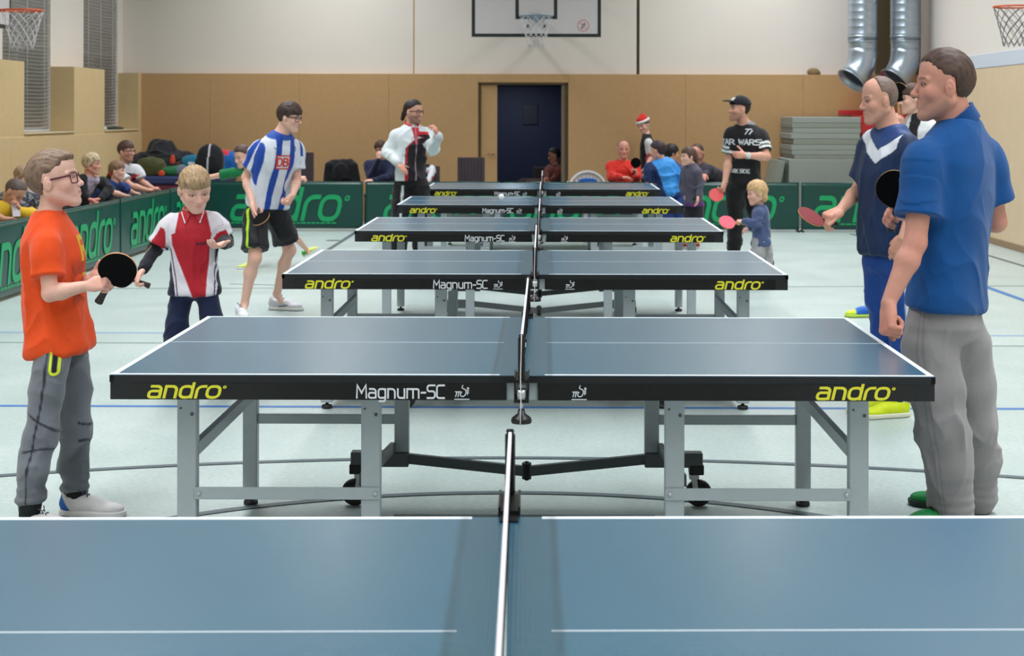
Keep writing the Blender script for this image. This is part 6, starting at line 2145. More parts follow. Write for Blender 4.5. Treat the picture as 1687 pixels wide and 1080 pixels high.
def dark_kid():
    D = 21.4
    s = Person('black haired child partly hidden behind the child in light blue', P(1108, HOR, D), .80,
               pel=P(1112, 306, D), neck=P(1108, 268, D), tf=200, head=P(1106, 253, D), H=.25, hyaw=20, hpitch=-6, build=1.0, limb=.95,
               armR=[P(1100, 276, D + .1), P(1098, 298, D + .1), P(1090, 300, D)], armL=[P(1118, 276, D - .1), P(1122, 298, D - .1), P(1112, 304, D - .2)],
               legR=[P(1108, 322, D + .03), P(1108, 358, D), P(1108, 386, D)], legL=[P(1116, 322, D - .03), P(1116, 358, D), P(1116, 386, D)],
               handR=dict(f=[-1, 0, 0], n=[0, 0, -1]), handL=dict(f=[-1, 0, 0], n=[0, 0, -1]), skin='tan', brow=(30, 24, 24), age=.5, h=.014, hf=.009, eyes=False)
    s.foot['R'] = P(1100, 392, D); s.foot['L'] = P(1108, 392, D)
    s.body()
    s.top('t_shirt', plain((120, 40, 44)), hem=-.08, sleeve=.7, h=.013, seed=93)
    s.bottom('trousers', plain((24, 26, 34)), to=2, h=.013, seed=94)
    for nm, px in (('R', 1112), ('L', 1120)): s.shoe(nm, P(px, HOR, D) * (1, 1, 0), [-1, 0, 0], L=.28, base=(60, 60, 70), mesh_h=.012)
    make_hair('hair', s.head, s.H, s.R, s.obj, s.root, 'mop', .04, .05, (28, 22, 24), (16, 12, 14), h=.009, amp=.006)
dark_kid()

def girl():
    D = 19.5
    s = Person('girl with long brown hair in grey jumper with a purple waistband', P(1142, HOR, D), .80,
               pel=P(1142, 330, D), neck=P(1140, 272, D), tf=215, head=P(1134, 258, D), H=.235, hyaw=200, hpitch=0, build=.95, limb=.9,
               armL=[P(1150, 284, D - .12), P(1154, 306, D - .14), P(1150, 322, D - .2)], armR=[P(1128, 284, D + .1), P(1126, 306, D + .1), P(1128, 318, D)],
               legL=[P(1148, 336, D - .04), P(1150, 372, D), P(1150, 402, D)], legR=[P(1136, 336, D + .04), P(1136, 372, D), P(1136, 402, D)],
               handL=dict(f=[0, -.1, -1], n=[-1, 0, 0], curl=(25, 25, 15)), handR=dict(f=[0, -.1, -1], n=[1, 0, 0], curl=(25, 25, 15)), skin='boy', brow=(90, 66, 54), age=.4, h=.012, hf=.008)
    s.foot['L'] = P(1144, 408, D); s.foot['R'] = P(1130, 408, D)
    s.body(bare_legs=True)
    def col(c):
        cc = np.tile(np.array((78, 76, 92.)), (len(c['p']), 1)); cc[(c['t'] < -.06) & (c['arm'] == 0)] = (96, 44, 116); return cc
    s.top('jumper', col, hem=-.16, long=True, h=.0105, amp=.006, neckhole=.052, seed=95)
    s.bottom('shorts', plain((36, 32, 44)), to=.85, rr_=(.10, .10, .10, .1), h=.011, seed=96)
    for nm, px in (('L', 1154), ('R', 1140)): s.shoe(nm, P(px, HOR, D) * (1, 1, 0), [-1, -.2, 0], L=.27, base=(150, 60, 60), mesh_h=.011)
    make_hair('hair', s.head, s.H, s.R, s.obj, s.root, 'mop', .03, .03, (84, 62, 52), (56, 40, 36), h=.009, amp=.005,
              extra=[((.10, -.40, .0), (.12, -.62, -.55), .16, .10), ((.12, -.62, -.55), (.10, -.60, -1.0), .10, .04)])
girl()
# ---------------------------------------------------------------- seats and seated spectators
M['bench_wood'] = mat('varnished bench wood', (186, 140, 84), 0.45, var=0.15, vscale=20)
M['chair_grey'] = mat('brown grey upholstery', (74, 64, 70), 0.85, var=0.08, bump=.2, bscale=200)
M['chair_steel'] = mat('black chair tube', (30, 30, 32), 0.4, metal=.4)
M['chair_white'] = mat('white plastic', (232, 234, 236), 0.35, var=.02)
M['seat_blue'] = mat('blue seat cushion', (24, 76, 140), 0.8, var=.05)

def bench(x, y0, y1, label):
    t = thing('bench', label, 'bench', (x, (y0 + y1) / 2, 0), group='gym benches along the left wall')
    h = (y1 - y0) / 2
    MB().rbox((-.15, -h, .40), (.15, h, .44), .006).build('seat', M['bench_wood'], t)
    for yy in (-h + .35, h - .35):
        MB().rbox((-.14, yy - .03, 0), (-.09, yy + .03, .399)).rbox((.09, yy - .03, 0), (.14, yy + .03, .399)).rbox((-.09, yy - .02, .05), (.09, yy + .02, .11)).build('leg', M['bench_wood'], t)
    MB().rbox((-.03, -h + .1, .30), (.03, h - .1, .399)).build('rail', M['bench_wood'], t)
bench(-5.60, 13.3, 16.9, 'long low wooden gym bench under the nearer seated spectators')
bench(-5.60, 17.1, 21.0, 'long low wooden gym bench under the blonde woman and the man with glasses')

def chair(label, px, D, back=True, mat_back='chair_grey', top=.82, w=.46, rz=0.0):
    c = P(px, HOR, D)
    t = thing('chair', label, 'chair', (c[0], D, 0), rz, group='stacking chairs along the back wall')
    MB().rbox((-w / 2, -.22, .43), (w / 2, .22, .47), .012).build('seat', M[mat_back], t)
    bk = MB()
    n = 8
    for i in range(n):
        a = -w / 2 + w * i / n; b = a + w / n
        za = .030 * (1 - (2 * (i + .5) / n - 1) ** 2)
        bk.rbox((a, .20 + za, .52), (b + .001, .235 + za, top), .006)
    bk.build('backrest', M[mat_back], t)
    for sx in (-1, 1):
        MB().tube((sx * (w / 2 - .02), -.20, 0), (sx * (w / 2 - .02), -.20, .44), .011).build('leg', M['chair_steel'], t)
        MB().path([(sx * (w / 2 - .02), .24, 0), (sx * (w / 2 - .02), .20, .44), (sx * (w / 2 - .02), .25, top - .02)], .011, 8).build('leg', M['chair_steel'], t)
    return t

def seated(label, px, D, tf, topz, sc, head, H, hyaw, hpitch=0, lean=0.0, seat=.46, side=0.0, armsR=None, armsL=None, hR=None, hL=None, top=None, bot=None, hair=None, skin='man', wall_x=None, fr=None, legs=True, sw=None, build=1.0, depth=1.05, **kw):
    """a spectator whose hips rest on a seat; joints follow from the seat, the lean and the way he faces"""
    c = P(px, HOR, D); f = fvec(tf); r = rvec(tf)
    hd = np.array(head)
    pel = np.array([c[0], D, seat + .10 * sc]) if wall_x is None else np.array([wall_x, D, seat + .10 * sc])
    neck = hd - np.array([0, 0, H * .5 + .045 * sc]) - fvec(hyaw) * .02
    hw = .10 * sc
    def leg(sg):
        hip = pel + r * sg * hw + f * .03
        kn = hip + f * .40 * sc + r * sg * .03 + UP * .01
        an = np.array([*(kn + f * .02)[:2], .085])
        return [hip, kn, an]
    sh = neck - UP * .06 * sc
    swd = sw or .185 * sc
    def arm(sg, a):
        if a is not None: return [sh + r * sg * swd] + list(a)
        s0 = sh + r * sg * swd
        el = s0 - UP * .25 * sc + f * .08 * sc + r * sg * .03
        wr = pel + f * .26 * sc + r * sg * .06 + UP * .09 * sc
        return [s0, el, wr]
    s = Person(label, c, sc, pel=pel, neck=neck, tf=tf, head=hd, H=H, hyaw=hyaw, hpitch=hpitch, sw=swd, build=build, depth=depth,
               armR=arm(1, armsR), armL=arm(-1, armsL), legR=leg(1), legL=leg(-1),
               handR=hR or dict(f=f * .8 - UP * .3 - r * .4, n=[0, 0, -1], curl=(25, 30, 20)), handL=hL or dict(f=f * .8 - UP * .3 + r * .4, n=[0, 0, -1], curl=(25, 30, 20)),
               skin=skin, h=kw.pop('h', .013), hf=kw.pop('hf', .008), **kw)
    s.foot['R'] = s.leg['R'][2] + f * .12 - UP * .05; s.foot['L'] = s.leg['L'][2] + f * .12 - UP * .05
    if top.get('long'): s.armq = .85
    s.body()
    tk = dict(top); nm = tk.pop('name', 'shirt'); cf = tk.pop('col')
    tk.setdefault('hem', -.06); tk.setdefault('h', .012)
    s.top(nm, cf if callable(cf) else plain(cf), **tk)
    bc = bot or (36, 42, 62)
    s.bottom('trousers', plain(bc), to=2, rr_=(.095, .088, .072, .066), knee=.08, amp=.005, h=.013, waist=.12)
    for n_, sg in (('R', 1), ('L', -1)):
        a = s.leg[n_][2]; s.shoe(n_, (a - f * .05) * (1, 1, 0), f, L=.28, base=(70, 72, 80), mesh_h=.012)
    if hair: make_hair('hair', s.head, s.H, s.R, s.obj, s.root, **hair)
    return s

BW = 'the bench behind the left barrier'
# left side, nearest first
Yf = dict
D = 14.8
seated('man in yellow shirt bent over a phone behind the left barrier', 20, D, -60, 0, .98, P(24, 316, D - .1), .25, -15, hpitch=-42, wall_x=-5.56,
       armsR=[P(-18, 350, D - .25), P(6, 360, D - .30)], armsL=[P(30, 352, D + .15), P(27, 353, D - .15)],
       hR=dict(f=[.6, .8, 0], n=[0, 0, -1], curl=(15, 15, 10)), hL=dict(f=[.3, -.2, .9], n=[-.7, -.5, 0], curl=(40, 50, 30)),
       top=dict(name='t_shirt', col=(206, 168, 38), sleeve=.7, seed=101, h=.010), bot=(52, 56, 70), skin='tan', brow=(70, 58, 50), stubble=.2,
       hair=dict(style='short', thick=.012, top=0.0, col=(92, 78, 74), col2=(60, 52, 52), h=.008, amp=.002), h=.011, hf=.0065, build=1.1)
ph = thing('mobile_phone', 'pale mobile phone held up by the man in yellow', 'phone', P(26, 345, D - .20))
MB().rbox((-.036, -.0045, -.07), (.036, .0045, .07), .004).build('phone_body', mat('pale phone case', (206, 196, 206), .4), ph)
MB().rbox((-.033, .0046, -.062), (.033, .0056, .062), .0004).build('screen', mat('phone glass', (30, 32, 40), .1), ph)
ph.rotation_euler = (math.radians(-20), 0, math.radians(35))
D = 16.3
def pat(c):
    cc = np.tile(np.array((74, 78, 86.)), (len(c['p']), 1)); n = vnoise(c['p'] * 60)
    return blend(cc, (176, 178, 186), sstep(n, .1, .3))
seated('woman with long fair hair and patterned top behind the man in yellow', 40, D, -50, 0, .92, P(38, 292, D - .05), .235, -20, hpitch=-22, wall_x=-5.56,
       top=dict(name='blouse', col=pat, long=True, seed=103), bot=(40, 40, 52), skin='pale', brow=(110, 84, 66),
       hair=dict(style='mop', thick=.04, top=.04, col=(168, 142, 116), col2=(116, 90, 72), h=.009, amp=.005, extra=[((.2, -.1, -.1), (.22, .02, -.75), .13, .08), ((-.2, -.1, -.1), (-.22, .02, -.75), .13, .08)]))
D = 18.2
def blou(c):
    u, t, v = c['u'], c['t'], c['v']
    cc = np.tile(np.array((24, 24, 28.)), (len(u), 1))
    n = vnoise(c['p'] * 55)
    pt = blend(np.tile(np.array((152, 138, 158.)), (len(u), 1)), (196, 188, 202), sstep(n, -.1, .3))
    k = (np.abs(u) < .085) & (v > -.02) & (c['arm'] == 0)
    cc = np.where(k[:, None], pt, cc)
    return cc
seated('blonde woman with short hair, lilac blouse and black cardigan behind the left barrier', 152, D, -38, 0, .95, P(151, 270, D - .02), .245, -4, hpitch=-2, wall_x=-5.56,
       armsR=[P(133, 312, D - .15), P(144, 327, D - .20)], armsL=[P(180, 312, D + .05), P(166, 327, D - .15)],
       hR=dict(f=[.9, -.1, -.2], n=[0, 0, -1], curl=(20, 30, 20)), hL=dict(f=[-.6, -.5, -.1], n=[0, 0, -1], curl=(30, 40, 30)),
       top=dict(name='cardigan', col=blou, long=True, seed=105, h=.010, amp=.006, loose=1.05), bot=(30, 32, 44), skin='ruddy', brow=(120, 90, 70), h=.011, hf=.0065, build=1.08,
       hair=dict(style='mop', thick=.045, top=.06, col=(198, 180, 148), col2=(126, 106, 86), h=.007, amp=.008))
D = 19.2
def navy3(c):
    cc = np.tile(np.array((34, 58, 116.)), (len(c['p']), 1)); an = c['ang']; a = c['arm'] > 0
    for q in (-.42, 0, .42): cc[(np.abs(an - q) < .13) & a] = (206, 214, 228)
    return cc
seated('boy in navy T-shirt with white sleeve stripes, arm on the left barrier', 196, D, -35, 0, .78, P(193, 281, D - .03), .235, -2, hpitch=-4, wall_x=-5.56,
       armsR=[P(190, 318, D - .25), P(206, 322, D - .15)], armsL=[P(208, 312, D + .1), P(222, 318, D + .25)],
       hR=dict(f=[.3, 1, 0], n=[0, 0, -1], curl=(10, 12, 8)), hL=dict(f=[.15, 1, 0], n=[0, 0, -1], curl=(10, 12, 8)),
       top=dict(name='t_shirt', col=navy3, sleeve=.72, seed=107, h=.009, sl_r=(.07, .08)), bot=(40, 44, 60), skin='boy', brow=(110, 84, 66), age=.4, h=.010, hf=.0062,
       hair=dict(style='fringe', thick=.035, top=.04, col=(134, 106, 82), col2=(92, 70, 56), h=.007, amp=.005))
D = 20.2
def kit(c):
    u, t, v = c['u'], c['t'], c['v']; n = len(u)
    cc = np.tile(np.array((24, 24, 30.)), (n, 1))
    cc = np.where(((t > .88) & (v > -.03))[:, None], np.array((206, 208, 214.)), cc)
    e = (np.abs(t - (.66 - u * 1.2)) < .06) & (v > 0); cc[e] = (196, 36, 44)
    a = c['arm'] > 0; cc[a] = (210, 212, 218); cc[a & (c['ang'] < -.2)] = (190, 40, 50)
    return cc
mg = seated('man with glasses and stubble in white, red and black sports shirt behind the left barrier', 212, D, -32, 0, 1.0, P(208, 249, D - .05), .265, -22, hpitch=-2, wall_x=-5.56,
       armsR=[P(216, 306, D - .30), P(243, 313, D - .25)], armsL=[P(234, 300, D + .10), P(253, 311, D + .05)],
       hR=dict(f=[.35, .9, .05], n=[0, .5, -.8], curl=(40, 45, 30)), hL=dict(f=[.1, .9, .1], n=[0, -.3, -1], curl=(40, 45, 30)),
       top=dict(name='sports_shirt', col=kit, sleeve=.72, seed=109, h=.009, sl_r=(.072, .08)), bot=(60, 60, 68), skin='man', brow=(80, 60, 52), stubble=.5, beard=(130, 92, 76), h=.010, hf=.0062,
       hair=dict(style='fringe', thick=.028, top=.03, col=(84, 62, 54), col2=(56, 42, 38), h=.007, amp=.005))
make_glasses(mg.head, mg.H, mg.R, mg.obj, mg.root, M['spectacle'])
cu = thing('cup', 'pale paper cup held by the man with glasses', 'cup', P(258, 314, D + .18) - np.array([0, 0, .045]))
MB().lathe([(0, 0), (.026, 0), (.034, .085), (.036, .088), (.032, .086), (.025, .004), (0, .004)], n=18).build('cup_body', mat('paper cup', (210, 204, 206), .6, var=.03), cu)

# along the back wall
def back_chair(px, label, **k): return chair(label, px, 23.35, **k)
jk = back_chair(560, 'chair under a black jacket against the back wall', top=.80)
back_chair(775, 'empty chair with brown grey backrest left of the open door', w=.40, top=.99)
back_chair(628, 'chair under the boy in the navy hoodie', top=.78)
back_chair(697, 'chair almost hidden behind the man with the ponytail', top=.86)
back_chair(1028, 'chair under the bald man in the bright red jumper', top=.78)
back_chair(1168, 'chair under the man in the dark jacket', top=.78)
# a jacket hung over a chair back
def hung_jacket():
    c = P(560, HOR, 23.35)
    t = thing('jacket', 'black jacket hung over the back of a chair', 'jacket', (c[0], 23.35, 0))
    F = Field(np.array([c[0] - .42, 23.1, .40]), np.array([c[0] + .42, 23.9, 1.05]), .012)
    b = np.array([c[0], 23.60, 0])
    F.loft([b + UP * .44, b + UP * .70, b + UP * .88, b + UP * .955], [.275, .265, .225, .17], [.10, .09, .075, .05], [1, 0, 0], cap=.04)
    F.caps(b + np.array([-.19, -.05, .86]), b + np.array([-.245, -.10, .50]), .055, .05, k=.04)
    F.caps(b + np.array([.19, -.05, .86]), b + np.array([.245, -.10, .50]), .055, .05, k=.04)
    F.ell(b + np.array([0, -.09, .74]), [.12, .04, .16], k=.03)
    F.loft([b + UP * .3, b + UP * .80], [.20, .20], [.055, .045], [1, 0, 0], op='sub', k=.01)
    V, Q = F.mesh(1); N = vnormals(V, Q)
    V = V + N * (folds(V, (7, 7, 4), 4) * .009)[:, None]
    mesh_obj('jacket_body', V, Q, M['cloth'], t, np.array([c[0], 23.35, 0]), np.tile(np.array((20, 20, 24.)), (len(V), 1)))
hung_jacket()

D = 23.25
hd = seated('boy in navy hoodie with glasses seated by back wall, hand at mouth', 626, D, -75, 0, .95, P(627, 246, D), .255, -70, hpitch=-10,
       armsR=[P(611, 292, D - .15), P(624, 262, D - .30)], armsL=[P(642, 290, D - .1), P(616, 297, D - .35)],
       hR=dict(f=[.05, .1, 1], n=[.3, .9, 0], curl=(50, 50, 30)), hL=dict(f=[-1, -.1, 0], n=[0, .4, -1], curl=(20, 30, 20)),
       top=dict(name='hoodie', col=(28, 36, 66), long=True, seed=111, amp=.008), bot=(44, 48, 66), skin='pale', brow=(60, 44, 38), h=.012, hf=.0075,
       hair=dict(style='fringe', thick=.035, top=.05, col=(76, 54, 48), col2=(48, 34, 32), h=.009, amp=.006))
make_glasses(hd.head, hd.H, hd.R, hd.obj, hd.root, M['spectacle'])
def sleeve2(c):
    cc = np.tile(np.array((206, 210, 218.)), (len(c['p']), 1))
    k = (vnoise(c['p'] * 9) > .15); cc[k] = (190, 44, 66)
    cc[(c['arm'] == 0)] = (30, 30, 36)
    return cc
seated('seated spectator in white and red sleeves hidden behind the man with the ponytail', 697, 23.25, -80, 0, .92, P(690, 254, 23.25), .24, -90, hpitch=-14,
       armsR=[P(676, 294, 23.1), P(690, 300, 22.95)], armsL=[P(712, 282, 23.15), P(707, 297, 22.95)],
       top=dict(name='shirt', col=sleeve2, long=True, seed=113), bot=(30, 32, 40), skin='pale', hair=dict(style='short', thick=.03, top=.03, col=(52, 40, 38), h=.010))
rd = seated('bald man in bright red jumper seated by the back wall, holding a black paddle', 1027, D, -82, 0, 1.0, P(1027, 246, D), .27, -85, hpitch=-2,
       armsR=[P(1006, 290, D - .1), P(1024, 292, D - .32)], armsL=[P(1050, 292, D - .12), P(1049, 290, D - .33)],
       hR=dict(f=[1, -.1, 0], n=[0, .3, -1], curl=(20, 30, 20)), hL=dict(f=[-.1, 0, 1], n=[-.9, 0, 0], curl=(55, 60, 40), thumb=(12, 10, 5)),
       top=dict(name='jumper', col=(214, 50, 40), long=True, seed=115, amp=.009, loose=1.04, h=.011), bot=(40, 44, 52), skin='ruddy', brow=(120, 90, 76), h=.012, hf=.0075, build=1.08,
       hair=dict(style='receding', thick=.008, top=-.03, col=(120, 92, 78), h=.009, amp=.002))
g = rd.grip('L'); pc = P(1047.5, 268, g[1] - .03)
paddle('small black paddle held up by the seated man in red', pc, g - pc, [-.1, -1, 0], 'rub_black', 'rub_red')
D = 23.2
bd = seated('balding man in dark grey jacket bent forward by the back wall', 1170, D, -125, 0, 1.02, P(1149, 252, D - .35), .27, 235, hpitch=-30,
       armsR=[P(1158, 292, D - .45), P(1160, 287, D - .62)], armsL=[P(1190, 290, D - .15), P(1163, 285, D - .55)],
       top=dict(name='jacket', col=(62, 58, 70), long=True, seed=117, amp=.009, h=.011, sl_r=(.08, .08), elbow_r=.072), bot=(40, 42, 50), skin='ruddy', brow=(90, 70, 60), stubble=.3, h=.012, hf=.0075,
       hair=dict(style='receding', thick=.014, top=-.03, col=(84, 66, 62), h=.009, amp=.002))

def santa_boy():
    D = 23.65
    s = Person('boy in red and white christmas hat and black waistcoat standing by the back wall', P(1066, HOR, D), .90,
               pel=P(1068, 292, D), neck=P(1066, 224, D), tf=-20, head=P(1060, 206, D), H=.245, hyaw=228, hpitch=-18, hroll=-8, build=.92, limb=.9,
               armR=[P(1069, 234, D - .15), P(1074, 258, D - .15), P(1064, 274, D - .25)], armL=[P(1072, 234, D + .15), P(1082, 256, D + .12), P(1090, 270, D + .1)],
               legR=[P(1066, 300, D - .05), P(1068, 340, D), P(1064, 368, D)], legL=[P(1072, 300, D + .05), P(1074, 340, D), P(1074, 368, D)],
               handR=dict(f=[-.5, -.1, -.8], n=[-.6, 0, .4], curl=(30, 30, 20)), handL=dict(f=[.5, 0, -.6], n=[0, 0, -1]), skin='pale', brow=(96, 76, 60), age=.5, h=.012, hf=.0078)
    s.foot['R'] = P(1070, 372, D - .1); s.foot['L'] = P(1080, 372, D - .1)
    s.body()
    def col(c):
        cc = np.tile(np.array((24, 24, 28.)), (len(c['p']), 1)); a = c['arm'] > 0
        cc[a] = (216, 220, 224); cc[a & (c['at'] > .75)] = (206, 100, 108)
        return cc
    s.top('waistcoat', col, hem=-.02, sleeve=.95, sl_r=(.060, .062), h=.0105, seed=121, neckhole=.052)
    s.bottom('trousers', plain((20, 20, 24)), to=2, h=.012, seed=122)
    for nm, px in (('R', 1062), ('L', 1072)): s.shoe(nm, P(px, HOR, D) * (1, 1, 0), [1, -.3, 0], L=.28, base=(40, 40, 44), mesh_h=.012)
    make_hair('hair', s.head, s.H, s.R, s.obj, s.root, 'fringe', .03, .0, (110, 92, 74), h=.009, amp=.004)
    T = lambda p: s.head + (np.asarray(p, float) * s.H * HV) @ s.R
    F = Field(s.head - s.H * 1.0, s.head + s.H * 1.1, .008)
    F.ell(T((0, -.04, .34)), np.array((.33, .40, .26)) * s.H, s.R)
    F.caps(T((0, -.15, .50)), T((.10, -.42, .46)), .20 * s.H, .10 * s.H, k=.03)
    F.d = np.maximum(F.d, G_plane(F, T((0, 0, .26)), -s.R[2]))
    V, Q = F.mesh(1)
    hat = mesh_obj('christmas_hat', V, Q, M['cloth'], s.obj, s.root, np.tile(np.array((206, 44, 36.)), (len(V), 1)))
    pts = [tuple(T((.365 * math.cos(a), -.04 + .445 * math.sin(a), .27 - .02 * math.sin(a))) - s.root) for a in np.linspace(0, 2 * math.pi, 25)[:-1]]
    MB().path(pts, .075 * s.H, 8, closed=True).build('fur_brim', mat('white plush', (232, 228, 230), .95, bump=.5, bscale=200), hat)
santa_boy()

# someone sitting in the dark doorway
DD = 24.75
chair('dim chair in the doorway', 899, DD + .12, mat_back='chair_grey', top=.8, w=.38)
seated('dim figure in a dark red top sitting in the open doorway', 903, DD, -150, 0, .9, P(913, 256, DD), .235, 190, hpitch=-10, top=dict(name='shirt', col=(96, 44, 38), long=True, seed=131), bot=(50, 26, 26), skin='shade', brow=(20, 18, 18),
       armsR=[P(900, 284, DD - .1), P(902, 292, DD - .25)], armsL=[P(918, 290, DD - .1), P(906, 298, DD - .25)],
       hair=dict(style='short', thick=.035, top=.03, col=(20, 16, 18), h=.010), eyes=False)

# white garden chair
def garden_chair():
    D = 23.0; c = P(969, HOR, D)
    t = thing('garden_chair', 'white plastic garden chair with fan slatted back', 'chair', (c[0], D, 0))
    z0, z1 = .46, Z(283, 969, D)
    mb = MB()
    pts = [(x, .22 + .02 * (1 - abs(x) / .29), z0 + (z1 - z0) * math.sqrt(max(0, 1 - (x / .29) ** 2)) ** .9) for x in np.linspace(-.289, .289, 25)]
    for a, b in zip(pts[:-1], pts[1:]): mb.bar(a, b, .026, .105, up=(0, 1, 0))
    fr = mb.build('back_frame', M['chair_white'], t)
    for i in range(9):
        u = (i - 4) / 4.0
        top = (u * .225, .225, z0 + (z1 - z0) * math.sqrt(1 - (u * .225 / .29) ** 2) * .95)
        MB().bar((u * .15, .215, z0), top, .042, .012, up=(0, 1, 0)).build('slat', M['chair_white'], t)
    MB().rbox((-.25, -.25, .41), (.25, .23, .44), .01).build('seat', M['chair_white'], t)
    for sx in (-1, 1):
        for sy in (-1, 1): MB().tube((sx * .26, sy * .24, 0), (sx * .22, sy * .2, .41), .02, 8, .025).build('leg', M['chair_white'], t)
        MB().path([(sx * .27, -.22, .42), (sx * .29, -.2, .64), (sx * .29, .2, .64)], .018, 8).build('armrest', M['chair_white'], t)
    cu = thing('seat_cushion', 'blue cushion leaning on the white garden chair', 'cushion', (c[0], D + .13, .4402))
    F = Field(np.array([-.22, -.08, -.02]), np.array([.22, .08, .30]), .012)
    F.ell([0, 0, .13], [.16, .045, .135], n=3)
    V, Q = F.mesh(1); mesh_obj('cushion_body', V, Q, M['cloth'], cu, None, np.tile(np.array((22, 78, 150.)), (len(V), 1)))
garden_chair()
# ---------------------------------------------------------------- green court barriers
M['vinyl'] = mat('dark green vinyl', (6, 66, 60), 0.32, var=0.10, vscale=3, bump=0.25, bscale=7, detail=2)
M['vinyl_print'] = mat('bright green vinyl print', (10, 160, 98), 0.4, var=0.05)
M['barrier_tube'] = mat('grey barrier tube', (150, 158, 162), 0.4, metal=.3)
def barrier(label, a, b, zt=.672, text=True, seed=0, tx=None):
    """a stands left, b right as seen from the court side"""
    a = np.array([*a, 0.0]); b = np.array([*b, 0.0])
    L = float(np.linalg.norm(b - a)); ang = math.atan2(b[1] - a[1], b[0] - a[0])
    t = thing('court_barrier', label, 'barrier', a, ang, group='green court barriers with lettering')
    rs = np.random.RandomState(seed)
    # sheet with a slightly uneven surface (front at y = 0, local)
    nx, nz = 60, 16
    V = []; g = 0.012
    for k, y in enumerate((0.0, 0.022)):
        for j in range(nz + 1):
            for i in range(nx + 1):
                x = g + (L - 2 * g) * i / nx; z = .035 + (zt - .035) * j / nz
                e = min(i, nx - i) / 6; e2 = min(j, nz - j) / 3
                am = .006 * min(1, e) * min(1, e2)
                n = float(vnoise(np.array([[x * 2.2 + seed, z * 5, seed * 3.1]]))[0])
                V.append((x, y + (n * am if k == 0 else 0), z))
    Q = []; m = (nx + 1) * (nz + 1)
    for j in range(nz):
        for i in range(nx):
            p = j * (nx + 1) + i
            Q.append((p, p + 1, p + nx + 2, p + nx + 1)); Q.append((m + p, m + p + nx + 1, m + p + nx + 2, m + p + 1))
    mb = MB(); mb.add(V, Q, True)
    per = [j * (nx + 1) for j in range(nz + 1)] + [nz * (nx + 1) + i for i in range(1, nx + 1)] + [j * (nx + 1) + nx for j in range(nz - 1, -1, -1)] + [i for i in range(nx - 1, 0, -1)]
    base = len(mb.v) - 2 * m
    for i in range(len(per)):
        p, q = per[i], per[(i + 1) % len(per)]
        mb.f.append((base + p, base + q, base + m + q, base + m + p)); mb.sm.append(False)
    sheet = mb.build('sheet', M['vinyl'], t)
    MB().tube((g, .011, zt + .004), (L - g, .011, zt + .004), .012, 8).build('top_tube', M['vinyl'], t)
    for x in (.02, L - .02): 
        MB().tube((x, .034, 0.02), (x, .034, zt), .011, 8).rbox((x - .014, -.10, 0.0), (x + .014, .16, .022), .004).build('stand', M['rubber'], t)
    if text:
        h = .44
        q, w = letters('andro*', h, .15, shear=.22, wx=.86)
        x0 = (L - w) / 2 + .10 if tx is None else tx
        mp = lambda x, y, l: (x0 + x, -.0085 - l, .165 + y)
        print_mesh('lettering', q, mp, M['vinyl_print'], sheet)
        tg = []; x = 0; rs2 = np.random.RandomState(5)
        while x < w * .9:
            ww = .03 + .05 * rs2.rand(); tg.append([(x, 0), (x + ww, 0), (x + ww, .022), (x, .022)]); x += ww + .016
        print_mesh('small_print', tg, lambda x, y, l: (x0 + x + .02, -.0085 - l, .10 + y), M['vinyl_print'], sheet)['kind'] = 'stuff'
    return t
YB = 22.2
xb = [X(341, YB), X(600, YB)]
xr = [X(1044, YB), X(1319, YB)]
barrier('green barrier with bright lettering along the back, behind the striped player', (xb[0], YB), (xb[1] - .01, YB), seed=1, tx=.32)
barrier('green barrier behind the far tables, right of the one behind the striped player', (xb[1] + .01, YB), (X(826, YB), YB), seed=2, tx=.25)
barrier('green barrier behind the net of the farthest tables, before the open door', (X(828, YB), YB), (xr[0] - .01, YB), seed=3, tx=.10)
barrier('green barrier with bright lettering behind the man in the cap and the small child', (xr[0], YB), (xr[1] - .008, YB), seed=4, tx=.42)
barrier('green barrier with bright lettering behind the held out red paddle at right', (xr[1] + .008, YB), (X(1570, YB) - .02, YB), seed=5, tx=.16)
XB = -4.72
LB = ['green barrier of the left side, nearest of the row and cut by the left edge', 'green barrier of the left side behind the boy in orange',
      'green barrier of the left side between the boy in orange and the boy in red', 'green barrier of the left side behind the boy in red, nearest the corner']
ys = [12.92, 15.24, 17.56, 19.88, 22.1]
for i in range(4):
    barrier(LB[i], (XB, ys[i] + .01), (XB, ys[i + 1] - .01), seed=10 + i, tx=.40 if i < 3 else .2)
barrier('green barrier of the left side, beyond the left edge of the picture', (XB, 10.6), (XB, 12.91), seed=16, tx=.4)

